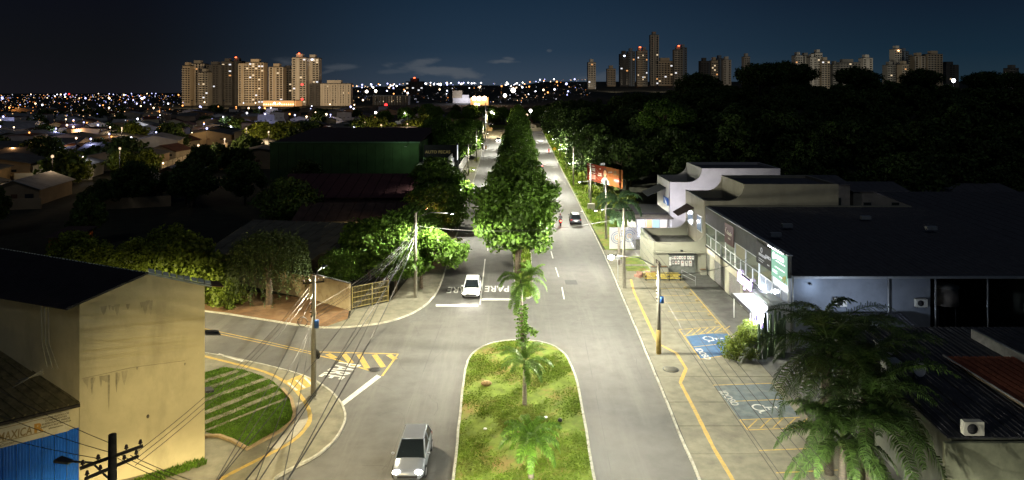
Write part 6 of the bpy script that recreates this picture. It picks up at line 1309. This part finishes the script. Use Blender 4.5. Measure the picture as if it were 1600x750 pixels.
# ================================================================ THE CITY BEYOND
ROOFS = [mat('far_roof_clay', (.10, .04, .022), rough=.95, var=.4, scale=.6), mat('far_roof_grey', (.11, .11, .10), rough=.9, var=.3, scale=.5), mat('far_roof_pale', (.28, .28, .27), rough=.8, var=.3, scale=.4), mat('far_roof_dark', (.03, .028, .028), rough=.9)]
WALLS = [mat('far_wall_cream', (.38, .33, .22), var=.2, scale=.3), mat('far_wall_white', (.50, .50, .47), var=.15, scale=.3), mat('far_wall_tan', (.30, .22, .13), var=.2, scale=.3)]
HP = []
def far_house(kind):
    w, d, h = ((9, 10, 3.0), (12, 9, 3.2), (8, 14, 3.0), (14, 18, 4.6), (10, 10, 5.8), (18, 12, 3.6))[kind]; rf = ROOFS[kind % 4 if kind != 3 else 2]; wl = WALLS[kind % 3]; rz = h + (1.7 if kind != 4 else .4)
    root = bpy.data.objects.new('house', None); COL.objects.link(root); root['_o'] = (0., 0., 0.)
    m = MB(); m.m(wl).box(-w / 2, w / 2, -d / 2, d / 2, -1, h); m.face([(-w / 2, -d / 2, h), (w / 2, -d / 2, h), (0, -d / 2, rz - .1)]); m.face([(w / 2, d / 2, h), (-w / 2, d / 2, h), (0, d / 2, rz - .1)]); m.build('wall', parent=root)
    m = MB(); m.m(rf); m.slab((-w / 2 - .5, d / 2 + .5, h - .1), (-w / 2 - .5, -d / 2 - .5, h - .1), (0, -d / 2 - .5, rz), (0, d / 2 + .5, rz), .12); m.slab((w / 2 + .5, -d / 2 - .5, h - .1), (w / 2 + .5, d / 2 + .5, h - .1), (0, d / 2 + .5, rz), (0, -d / 2 - .5, rz), .12); m.build('roof', parent=root)
    for x in (-w * .3, w * .3): m = MB(); m.m(mat('far_window_dark', (.03, .035, .04), rough=.2)).box(x - .7, x + .7, -d / 2 - .06, -d / 2 + .02, 1.0, 2.1); m.build('window', parent=root)
    m = MB(); m.m(mat('far_door', (.12, .06, .03))).box(-.5, .5, -d / 2 - .07, -d / 2 + .02, 0, 2.1); m.build('door', parent=root)
    m = MB(); m.m(wl).box(-w / 2 - 2, w / 2 + 2, -d / 2 - 4.2, -d / 2 - 4.0, 0, 1.9); m.build('yard_wall', parent=root)
    return root
HP = [far_house(k) for k in range(6)]
HL = ['clay-roofed', 'grey-roofed', 'pale-roofed', 'big pale-roofed', 'flat cream', 'long grey-roofed']
rg = random.Random(12); used = [False] * 6; cnt = 0
def blocked(x, y):
    if -64 < x < -8 and y < 205: return True
    if x > -17 and y < 350: return True
    if x < -60 and y < 120: return True
    # keep the lit residential street open
    for t_ in np.linspace(-.2, 1.1, 14):
        sx, sy = -87 - 10 * t_, 167 + 85 * t_
        if abs(x - sx) < 11 and abs(y - sy) < 9: return True
    return False
houses = []
for row, y in enumerate([128, 148, 168, 188, 208, 228, 250, 275, 300, 330, 362, 398, 440, 490, 545, 610, 690]):
    step = 15 if y < 300 else 21 if y < 500 else 34
    x = -.80 * y - 20
    while x < min(-18, .0 * y - 14) if y < 350 else x < .12 * y:
        xx, yy = x + rg.uniform(-2, 2), y + rg.uniform(-4, 4); x += step + rg.uniform(-2, 5)
        if blocked(xx, yy) or rg.random() < .12: continue
        k = rg.choice((0, 0, 1, 1, 2, 5, 3, 4)) if y > 220 else rg.choice((0, 1, 2, 5))
        o = HP[k] if not used[k] else copy_tree(HP[k]); used[k] = True
        o.location = (xx, yy, terrain(xx, yy)); o.rotation_euler = (0, 0, rg.choice((0, 0, R(90), R(8), R(-12))) + R(12)); houses.append(o)
        zone = 'near the dark lots at left' if yy < 215 else 'in the middle of the left-hand neighbourhood' if yy < 400 else 'far off before the towers'
        tag(o, '%s low house %s' % (HL[k], zone), 'house', '%s houses %s' % (HL[k], zone)); cnt += 1
for k in range(6):
    if not used[k]:
        for c in list(HP[k].children): bpy.data.objects.remove(c)
        bpy.data.objects.remove(HP[k])
# trees between the houses
for k in range(110):
    y = 150 + 575 * rg.random() ** 1.2; x = rg.uniform(-.80 * y, -16 if y < 350 else .15 * y)
    if blocked(x, y): continue
    tree('far%d' % (k % 3), x, y, 'dark tree between the low houses on the left', group='dark trees between the houses', s=rg.uniform(.6, 1.15), name='garden_tree')
# lit trees seen near lamps
for (px, py, D, s, lb) in [(207, 222, 260, 1.2, 'floodlit yellow-green tree low in the neighbourhood at left'), (112, 292, 150, .9, 'lit leafy tree beside a small house at far left'), (190, 268, 170, .8, 'rounded lit tree in front of a tiled roof'), (228, 268, 172, .8, 'bright clipped tree next to the rounded lit tree'), (372, 200, 330, 1.1, 'glowing yellow-green tree before the tall towers'), (405, 210, 250, 1.3, 'lit tree left of a cluster of green trees'), (425, 214, 235, 1.4, 'broad lit tree above the green hall'), (450, 208, 260, 1.3, 'right-hand lit tree above the green hall'),
                           (575, 195, 300, 1.4, 'lit tree left of the orange-roofed shop'), (592, 200, 280, 1.4, 'lit tree touching the orange-roofed shop'), (665, 190, 300, 1.5, 'lit tree right of the orange-roofed shop'), (645, 195, 290, 1.2, 'dim tree behind the orange-roofed shop')]:
    x = (px - CX) * D / F; tree('farlit', x, D, lb, s=s, name='lit_tree')
    c = 'lamp'
for k, (px, D) in enumerate([(60, 150), (130, 165), (20, 190), (255, 150), (330, 175), (90, 205), (170, 228), (30, 245), (120, 268), (300, 262), (205, 300), (60, 310), (480, 330), (520, 290)]):  # yard lamps added among the roofs to bring up the dark houses
    x = (px - CX) * D / F; t = thing('added_yard_lamp', (x, D, 0), 'small amber yard lamp added between the dark roofs at left', 'lamp', 'amber yard lamps added between the dark roofs'); m = MB(); m.m(STEELD).tube([(x, D, 0), (x, D, 4.6)], .05, 4); m.build('post', parent=t); m = MB(); m.m(glow('yard_bulb', (1, .7, .35), 6)).ball((x, D, 4.7), .16, 6); m.build('bulb', parent=t); light('POINT', (x, D, 5.0), 420 + 1.5 * D, ((1, .72, .36), (.85, .85, 1), (1, .5, .2))[k % 3], t, size=.1)
# lit boundary wall along the residential street
rw = thing('street_wall', (-88.4, 172, 0), 'long pale boundary wall lit amber along the residential street', 'wall')
A, B = Vector((-88.4, 172, 0)), Vector((-100, 240, 0))
for k in range(16): a, b = A.lerp(B, k / 16 + .003), A.lerp(B, (k + 1) / 16 - .003); m = MB(); m.m(WALLS[0]); d = (b - a).normalized(); n = Vector((-d.y, d.x, 0)) * .1; m.prism([tuple((a + n)[:2]), tuple((b + n)[:2]), tuple((b - n)[:2]), tuple((a - n)[:2])], 0, 2.6); m.build('wall_panel', parent=rw)
# small shop with orange roof
os_ = thing('orange_shop', (-46, 285, 0), 'low shop with a glowing orange roof fascia and white tent front', 'shop')
m = MB(); m.m(mat('shop_red', (.3, .05, .02))).box(-54, -37, 285, 296, 0, 4.2); m.build('wall', parent=os_); m = MB(); m.m(mat('shop_orange', (.55, .16, .03), emit=(1, .28, .05), es=.35)).box(-54.5, -36.5, 284.4, 284.9, 4.2, 5.6); m.build('fascia', parent=os_)
m = MB(); m.m(WHW); m.idx([(-53, 283.5, 2.4), (-46, 283.5, 2.4), (-46, 284.3, 2.4), (-53, 284.3, 2.4), (-49.5, 283.8, 4.0)], [(0, 1, 4), (1, 2, 4), (2, 3, 4), (3, 0, 4)]); m.build('tent', parent=os_); light('POINT', (-49, 281, 3.6), 900, (1, .8, .7), os_, size=.3)
for (x, y, w, h, lb) in ((-80, 300, 34, 4.4, 'long white warehouse under a lamp before the towers'), (-48, 265, 22, 5.0, 'white pump canopy building lit at its right end'), (-145, 195, 26, 4.2, 'long pale roofed hall at left'), (-200, 215, 18, 3.6, 'white low shed at the far left edge')):
    t = thing('warehouse', (x, y, 0), lb, 'warehouse'); m = MB(); m.m(WALLS[1]).box(x - w / 2, x + w / 2, y, y + 12, 0, h); m.build('wall', parent=t); m = MB(); m.m(ROOFS[1]); m.slab((x - w / 2 - .4, y - .4, h + .02), (x + w / 2 + .4, y - .4, h + .02), (x + w / 2 + .4, y + 12.4, h + 1.3), (x - w / 2 - .4, y + 12.4, h + 1.3), .15); m.build('roof', parent=t)
    for k in range(int(w // 4)): m = MB(); m.m(mat('far_door', (.12, .06, .03))).box(x - w / 2 + 1 + k * 4, x - w / 2 + 3 + k * 4, y - .06, y + .02, 0, h * .6); m.build('door', parent=t)
# park lawn beyond the end of the road
m = MB(); m.m(GRASSM).box(-60, 60, 364.2, 371.8, .03, .1).box(-60, 60, 384.2, 420, .03, .1); tag(m.build('park_lawn'), kind='structure')

# ---- distant lamps: pole + glowing bulb, one mesh each, shared
def far_lamp_mesh(col, s, r, h, nm):
    m = MB(); m.m(STEELD).tube([(0, 0, 0), (0, 0, h - r * .5)], .09, 4); m.m(glow(nm, col, s)); m.ball((0, 0, h), r, 6); return m.mesh('far_lamp')
FL = {}
def far_lamp(x, y, col='white', r=.5, h=7, s=None, label=None, group=None, W=0, name='street_lamp', z=None, cat='street lamp'):
    cols = {'white': (.86, .88, 1), 'blue': (.50, .52, 1), 'warm': (1, .70, .42), 'orange': (1, .38, .10), 'red': (1, .03, .03), 'pale': (1, .93, .82), 'green': (.6, 1, .3)}
    ss_ = s or {'white': 5, 'blue': 4, 'warm': 5, 'orange': 3.2, 'red': 4, 'pale': 9, 'green': 2}[col]
    key = (col, round(r, 1), h, ss_)
    if key not in FL: FL[key] = far_lamp_mesh(cols[col], ss_, round(r, 1), h, 'far_bulb_%s_%d' % (col, int(ss_ * 10)))
    z = terrain(x, y) if z is None else z
    o = bpy.data.objects.new(name, FL[key]); COL.objects.link(o); o.location = (x, y, z); o['_o'] = (x, y, z)
    tag(o, label, cat, group)
    if W: light('POINT', (x, y, z + h - .9), W, cols[col], o, size=.4)
    return o
ALN = {'white': 'cool white', 'blue': 'bluish', 'warm': 'warm', 'orange': 'orange', 'pale': 'pale'}
rg = random.Random(33); n = 0
for k in range(185):
    u = rg.random(); D = 190 * (4200 / 190) ** (u ** .8); px = rg.uniform(-10, 640) if D > 350 else rg.uniform(-10, 330)
    if D > 900 and rg.random() < .25: px = rg.uniform(545, 900)
    x = (px - CX) * D / F
    if blocked(x, D): continue
    if 282 < px < 550 and D > 900: continue
    c = rg.choice(('blue', 'blue', 'blue', 'white', 'warm', 'warm', 'orange', 'orange')) if px < 320 else rg.choice(('white', 'white', 'blue', 'warm', 'orange'))
    r = max(.3, min(2.6, D * .0011 * rg.uniform(.6, 1.35)))
    zone = 'among the low houses' if D < 900 else 'far out near the horizon'
    far_lamp(x, D, c, r, 6.5 if D < 900 else 9, None, '%s pinpoint street lamp %s' % (ALN[c], zone), '%s street lamps %s' % (ALN[c], zone), W=(900 if D < 320 else 2400) if (D < 640 and rg.random() < .8) else 0); n += 1
for k in range(75):        # lights on the rise at the centre horizon
    px = rg.uniform(560, 930); D = rg.uniform(1400, 3000); x = (px - CX) * D / F; c = rg.choice(('white', 'white', 'pale', 'warm', 'blue'))
    far_lamp(x, D, c, D * .00085 * rg.uniform(.6, 1.5), 9, None, '%s pinpoint lamp on the rise at the end of the avenue' % ALN[c], '%s lamps on the rise at the end of the avenue' % ALN[c])
# the farthest lights of the city: far too many to count
def light_carpet():
    rg = random.Random(90); m = MB(); cl = [('white', (.86, .88, 1), 1.8), ('blue', (.42, .45, 1), 1.8), ('warm', (1, .62, .30), 2.4), ('orange', (1, .33, .07), 2.2)]
    mts = [glow('carpet_' + a, b, c) for a, b, c in cl]
    for k in range(760):
        px = rg.choice((rg.uniform(-20, 285), rg.uniform(-20, 285), rg.uniform(545, 930))); D = 330 * (3000 / 330) ** (rg.random() ** .9) if px < 285 else 900 * 3.2 ** rg.random()
        x = (px - CX) * D / F + rg.gauss(0, 8); z = terrain(x, D) + rg.uniform(4, 9); r = D * .00036 * rg.choice((.5, .6, .7, 1.0, 1.7))
        m.m(mts[rg.choice((0, 1, 1, 2, 2, 2, 3, 3, 3) if px < 285 else (0, 0, 2, 2, 1, 3))]); c = (x, D, z)
        v = [(x + r * 1.2, D, z), (x, D, z + r), (x - r * 1.2, D, z), (x, D, z - r), (x, D + r, z), (x, D - r, z)]; m.idx(v, [(0, 1, 5), (1, 2, 5), (2, 3, 5), (3, 0, 5), (1, 0, 4), (2, 1, 4), (3, 2, 4), (0, 3, 4)])
    tag(m.build('distant_city_lights'), 'carpet of tiny white, blue and amber lights of the far-off town', 'city lights', None, 'stuff')
light_carpet()
# individually recognisable lights: (px, py, D, colour, radius, watts, label)
for (px, py, D, c, r, Wt, lb) in [(768, 175, 410, 'pale', 1.1, 2500, 'large warm street lamp glowing over the left side of the road end'), (829, 173, 345, 'pale', .8, 5000, 'left lamp of the bright pair right of the median trees'), (823, 180, 350, 'warm', .7, 0, 'lower lamp of the bright pair right of the median trees'), (743, 163, 900, 'warm', 2.2, 0, 'warm lamp just left of the three big floodlights'), (802, 141, 1300, 'pale', 4.6, 0, 'brightest white light on the horizon at the road end'), (789, 149, 1000, 'pale', 2.6, 0, 'round lamp below the brightest horizon light'), (748, 163, 420, 'warm', .8, 900, 'warm lamp beside the tall cable pole'),
                              (415, 161, 960, 'blue', 3.0, 20000, 'blue-white floodlight at the foot of the left tower cluster'), (573, 143, 1500, 'pale', 3.2, 0, 'left bright light at the edge of the hills'), (587, 142, 1500, 'pale', 3.0, 0, 'right bright light at the edge of the hills'), (603, 164, 900, 'red', 2.2, 0, 'large red light above the small office block'), (472, 132, 930, 'red', 1.7, 0, 'upper red sign light on the white tower'), (472, 155, 930, 'red', 1.7, 0, 'lower red sign light on the white tower'),
                              (108, 147, 1400, 'red', 1.6, 0, 'lone red beacon above the left horizon'), (885, 131, 1500, 'blue', 2.6, 0, 'deep blue sign light beside the wood'), (1490, 126, 330, 'white', 1.0, 2600, 'violet-white lamp glowing inside the wood at far right'), (552, 201, 300, 'white', 1.0, 2500, 'dazzling white lamp over the pump canopy'), (587, 176, 420, 'pale', .8, 1500, 'lamp over the green trees at the shop'), (632, 177, 420, 'pale', .8, 1500, 'lamp right of the green trees at the shop'),
                              (360, 199, 320, 'white', .8, 2500, 'lamp lighting the glowing yellow-green tree'), (264, 207, 290, 'blue', .7, 1200, 'blue-white lamp in the lower neighbourhood'), (279, 200, 300, 'warm', .7, 900, 'pinkish lamp next to the blue-white one'), (208, 243, 200, 'blue', .5, 700, 'blue lamp under a tiled roof'), (235, 252, 185, 'blue', .5, 500, 'blue lamp beside the bright clipped tree'), (48, 296, 130, 'white', .5, 500, 'white lit opening of a small house at far left'), (74, 218, 240, 'blue', .6, 500, 'blue lamp at the left edge rooftops')]:
    x = (px - CX) * D / F; z = H - (py - HY) * D / F; g0 = terrain(x, D); far_lamp(x, D, c, r, max(2.0, round(z - g0, 1)), None, lb, None, W=Wt, z=g0)
fl3 = thing('sports_floodlights', (-75, 1000, 0), 'row of three blazing warm floodlights over a lit yard near the horizon', 'floodlights')
for k in range(3):
    x = (741 + 8 * k - CX) * 1000 / F; m = MB(); m.m(glow('flood_lens', (1, .72, .45), 14)); m.ball((x, 999, 10.5), 3.3, 8, (1, .3, 1)); m.build('lamp', parent=fl3)
m = MB(); m.m(mat('floodlit_wall', (.5, .35, .2))).box((735 - CX) * 1000 / F, (763 - CX) * 1000 / F, 1002, 1010, 0, 12); m.build('lit_wall', parent=fl3); light('POINT', (-45, 985, 9), 50000, (1, .6, .3), fl3, size=2)
# lamps along residential street and other lights that show the neighbourhood
for t_ in (0.0, .3, .6, .9):
    far_lamp(-79 - 9 * t_, 172 + 74 * t_, 'warm', .3, 7, 1.2, 'amber lamp along the lit residential street', 'amber lamps along the residential street', W=2600)
for (px, D, W_) in [(395, 246, 2500), (430, 226, 2500), (455, 250, 2500), (205, 250, 2500), (112, 143, 500), (210, 162, 800), (575, 292, 2200), (600, 272, 2200), (668, 290, 2600), (640, 280, 1500)]:
    far_lamp((px - CX) * D / F, D - 6, 'warm', .3, 7.5, 1.2, 'small amber lamp close in front of lit trees', 'small amber lamps lighting trees', W=W_)
# ---- towers
TWM = {'beige': mat('tower_beige', (.42, .34, .24), var=.1, scale=.05), 'grey': mat('tower_grey', (.23, .215, .185), var=.1, scale=.05), 'dark': mat('tower_dark', (.07, .068, .066), var=.2, scale=.05), 'white': mat('tower_white', (.55, .50, .42), var=.08, scale=.05), 'blue': mat('tower_blue_grey', (.17, .20, .24), var=.1, scale=.05)}
WIN = mat('tower_window_dark', (.03, .03, .03), rough=.2)
LITS = [glow('tower_window_warm', (1, .76, .48), .9), glow('tower_window_white', (.95, .95, 1), 1.1), glow('tower_window_orange', (1, .45, .15), .9)]
def tower(x0p, x1p, ytop, D, label, tone='beige', bands='h', lit=.06, cols=None, depth=16, base=None, beacon=None, crown=True, seed=0, group=None, dim=1.0):
    rg = random.Random(seed + int(x0p)); x0, x1 = (x0p - CX) * D / F, (x1p - CX) * D / F; gz = terrain((x0 + x1) / 2, D); zt = H + (HY - ytop) * D / F; w = x1 - x0
    t = thing('apartment_tower', ((x0 + x1) / 2, D, gz), label, 'tower', group)
    m = MB(); m.m(TWM[tone]).box(x0, x1, D, D + depth, gz - 2, zt); m.build('body', parent=t)
    fh = 3.2 * (D / 1000 if D > 1300 else 1); nf = max(3, int((zt - gz - 4) / fh)); nc = cols or max(3, int(w / (4.0 * D / 1000)))
    dk = MB(); dk.m(WIN); lt = MB(); pr = MB(); pr.m(TWM['white' if tone not in ('dark', 'blue') else 'dark'])
    for i in range(nf):
        z = gz + 4 + i * fh
        for j in range(nc):
            xa = x0 + w * (j + .18) / nc; xb = x0 + w * (j + .82) / nc
            if bands == 'v' and (j % 3 == 1): continue
            if rg.random() < lit * dim: lt.m(LITS[rg.choice((0, 0, 0, 1, 1, 2))]).box(xa, xb, D - .25, D + .1, z + fh * .2, z + fh * .75)
            else: dk.box(xa, xb, D - .2, D + .1, z + fh * .15, z + fh * .72)
        if bands == 'h': pr.box(x0 - .6, x0 + w * .48, D - 1.1, D + .05, z - .25, z + .35 * fh * .5)
    if bands == 'v':
        for j in range(nc + 1): xx = x0 + w * j / nc; pr.box(xx - w * .03, xx + w * .03, D - 1.2, D + .05, gz, zt - 1)
    dk.build('windows', parent=t)['kind'] = 'stuff'
    if lt.f: lt.build('lit_windows', parent=t)['kind'] = 'stuff'
    if pr.f: pr.build('balconies' if bands == 'h' else 'fins', parent=t)['kind'] = 'stuff'
    if crown:
        q = MB(); q.m(TWM[tone]).box(x0 + w * .25, x0 + w * .7, D + 2, D + depth * .7, zt + .01, zt + 4.5 * D / 1000); q.build('roof_box', parent=t); q = MB(); q.m(TWM['dark']).box(x0 - .3, x1 + .3, D - .6, D + depth + .3, zt - 1.1, zt - .2); q.build('cornice', parent=t)
    if beacon:
        q = MB(); q.m(glow('beacon_' + beacon, {'red': (1, .10, .03), 'white': (.7, .78, 1), 'orange': (1, .5, .2)}[beacon], 8)).ball(((x0 + x1) / 2, D - 1, zt + (5 if beacon == 'red' else -3) * D / 1000), 1.1 * D / 1000, 6, (1.4, 1, .8)); q.build('beacon', parent=t)
    return t
TL = [(285, 297, 102, 985, 'slim beige tower at the extreme left of the tower group', 'beige', 'h', .03), (296, 319, 99, 1000, 'pale grey tower second from the left of the group', 'grey', 'v', .08), (311, 325, 112, 975, 'shorter banded tower in front of the second tower', 'grey', 'h', .04), (323, 346, 101, 990, 'dark tower with an arched top and beige right edge', 'dark', 'v', .04), (346, 362, 96, 1000, 'dark glass tower scattered with white windows', 'dark', 'h', .10), (361, 377, 95, 1010, 'dark ribbed tower carrying a red beacon', 'dark', 'v', .05), (373, 385, 99, 985, 'narrow curved beige slab beside the dark ribbed tower', 'beige', 'v', .0),
      (384, 412, 97, 980, 'golden balconied tower with many warm windows', 'beige', 'h', .16), (421, 442, 104, 990, 'beige tower left of the tallest white tower', 'beige', 'v', .05), (441, 456, 107, 1030, 'darker tower squeezed behind its beige neighbour', 'grey', 'h', .07), (457, 478, 89, 985, 'tallest white tower with red signs', 'white', 'v', .05), (478, 498, 90, 1000, 'right half of the tallest pair with bright blue-white roof lights', 'white', 'v', .05), (484, 499, 130, 960, 'dark fronted wing of the broad low office block', 'dark', 'v', .04), (498, 547, 130, 965, 'broad mid-height office block with vertical white fins', 'white', 'v', .03)]
for k, a in enumerate(TL): tower(*a, seed=k, beacon='red' if k in (5, 10) else 'white' if k == 11 else None, cols=12 if k == 13 else None, crown=k not in (6, 12))
tower(634, 661, 127, 1500, 'dark twin-topped office tower left of centre on the horizon', 'dark', 'h', .25, depth=30, beacon='red')
tower(584, 636, 149, 1000, 'wide low office block with bluish windows left of centre', 'blue', 'v', .18, depth=30, crown=False)
TR = [(919, 931, 97, 1500, 'lone slim pale tower right of the avenue', 'white', 'h', .12), (949, 962, 107, 1700, 'short beige tower right of the lone slim one', 'beige', 'h', .02), (969, 982, 84, 1700, 'dark slender tower with a blue-white top light', 'dark', 'v', .04), (981, 992, 80, 1720, 'grey tower joined to the dark slender one', 'blue', 'v', .03), (996, 1004, 79, 1700, 'warm-lit left half of the red-topped tower', 'beige', 'h', .28), (1003, 1012, 78, 1705, 'banded right half of the red-topped tower', 'grey', 'h', .22), (1017, 1029, 54, 1750, 'tallest rounded tower on the right skyline', 'grey', 'v', .10), (1054, 1067, 77, 1700, 'left shaft of the pointed twin tower', 'grey', 'h', .12), (1063, 1073, 74, 1710, 'right shaft of the pointed twin tower', 'blue', 'v', .05), (1024, 1056, 95, 1750, 'long mid-height block between two tall towers', 'beige', 'h', .20), (1095, 1108, 95, 1750, 'small dark block on the skyline above the wood', 'dark', 'h', .15), (1112, 1122, 94, 1760, 'orange-lit small tower above the wood', 'beige', 'h', .2), (1120, 1131, 91, 1800, 'small bluish tower above the wood', 'blue', 'v', .05), (1131, 1142, 93, 1780, 'small white tower before the tall umbrella trees', 'white', 'v', .03), (1163, 1172, 88, 1800, 'pale top of a tower peeping over umbrella trees', 'white', 'h', .02),
      (1243, 1254, 86, 1500, 'first pale block of the right-centre cluster', 'white', 'h', .03), (1254, 1267, 87, 1520, 'second block of the right-centre cluster', 'grey', 'v', .02), (1266, 1275, 89, 1500, 'narrow pale slab in the right-centre cluster', 'white', 'v', .0), (1274, 1285, 82, 1510, 'highest tower of the right-centre cluster', 'white', 'h', .05), (1284, 1297, 94, 1500, 'warm-windowed low block ending the right-centre cluster', 'beige', 'h', .12), (1302, 1310, 100, 1520, 'tiny block left of the wide crown building', 'grey', 'h', .0), (1308, 1345, 97, 1530, 'wide crown-topped building right of the cluster', 'grey', 'h', .08), (1349, 1363, 90, 1520, 'white stepped tower alone above the wood', 'white', 'v', .02),
      (1387, 1399, 101, 1500, 'low dark shoulder before the tall pale tower', 'grey', 'h', .08), (1398, 1409, 76, 1520, 'tall pale tower with a red-orange top light', 'white', 'h', .04), (1408, 1419, 80, 1530, 'plain bluish slab attached to the tall pale tower', 'blue', 'v', .0), (1410, 1420, 100, 1480, 'low lit block below the tall pale tower', 'beige', 'h', .2), (1419, 1430, 90, 1540, 'grey block right of the tall pale tower', 'grey', 'h', .06), (1430, 1445, 87, 1520, 'stepped brown tower in the far right group', 'beige', 'v', .03), (1445, 1451, 90, 1530, 'very narrow slab in the far right group', 'grey', 'v', .0), (1450, 1473, 84, 1520, 'broad banded tower in the far right group', 'beige', 'h', .0), (1474, 1497, 101, 1560, 'dark low domed block with a bright vertical light', 'dark', 'v', .03), (1578, 1592, 106, 1600, 'small stepped block at the right edge', 'grey', 'h', .08)]
for k, a in enumerate(TR): tower(*a, seed=k + 50, depth=22, dim=.55, beacon={2: 'white', 4: 'red', 7: 'red', 24: 'orange'}.get(k))
# floodlights added on made-up masts before the towers to light their faces
def flood(px, D, target, W_, ang, col, lb, z=10):
    x = (px - CX) * D / F; gz = terrain(x, D); t = thing('added_flood_mast', (x, D, gz), lb, 'floodlight', 'floodlight masts added in front of the towers'); m = MB(); m.m(STEELD).tube([(x, D, gz), (x, D, gz + z)], .3, 6); m.build('mast', parent=t); m = MB(); m.m(HEADM).box(x - 1, x + 1, D - .4, D + .4, gz + z, gz + z + 1); m.build('lamp_head', parent=t)
    light('SPOT', (x, D + 1.2, gz + z + .5), W_, col, t, size=1, angle=ang, blend=.6, aim=target)
for k, px in enumerate((300, 350, 400, 460, 520)): flood(px, 780, ((px - CX) * 990 / F, 990, 45), .34e6, 70, (1, .74, .44), 'tall floodlight mast added to light the left tower group')
for px in (960, 1030, 1100, 1270, 1340, 1430): flood(px, 1250, ((px - CX) * 1600 / F, 1600, 90), .4e6 if px < 1200 else .33e6, 64, (1, .82, .58) if px < 1200 else (.95, .9, .75), 'tall floodlight mast added behind the wood to light the right skyline')
# lit mall at the foot of the left towers
ml = thing('lit_mall', (-350, 930, 0), 'long low mall glowing orange at the foot of the left towers', 'building')
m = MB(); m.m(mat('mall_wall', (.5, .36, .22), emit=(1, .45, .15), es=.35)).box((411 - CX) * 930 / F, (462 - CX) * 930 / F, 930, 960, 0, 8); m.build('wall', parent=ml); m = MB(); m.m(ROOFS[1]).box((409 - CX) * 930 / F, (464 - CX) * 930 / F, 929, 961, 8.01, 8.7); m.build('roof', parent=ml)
for k in range(14): x = (413 + k * 3.5 - CX) * 930 / F; m = MB(); m.m(glow('mall_lamp', (1, .6, .3), 5)).ball((x, 928.6, 3), .9, 6); m.build('wall_lamp', parent=ml)
# blocky hill building at centre
hb = thing('hill_building', (-80, 1100, 0), 'pale multi-level building left of the three floodlights', 'building'); 
for k, (a, b, z0, z1) in enumerate(((707, 722, 0, 22), (722, 733, 0, 15), (708, 736, 0, 10))): m = MB(); m.m(WALLS[1 if k else 0]).box((a - CX) * 1100 / F, (b - CX) * 1100 / F, 1100 - 3 * k, 1120, 0, z1); m.build('wall_block', parent=hb)
light('POINT', (-75, 1075, 12), 30000, (.9, .85, 1), hb, size=2)
bpy.context.view_layer.update()
for o in list(bpy.data.objects):
    if '_o' in o: del o['_o']
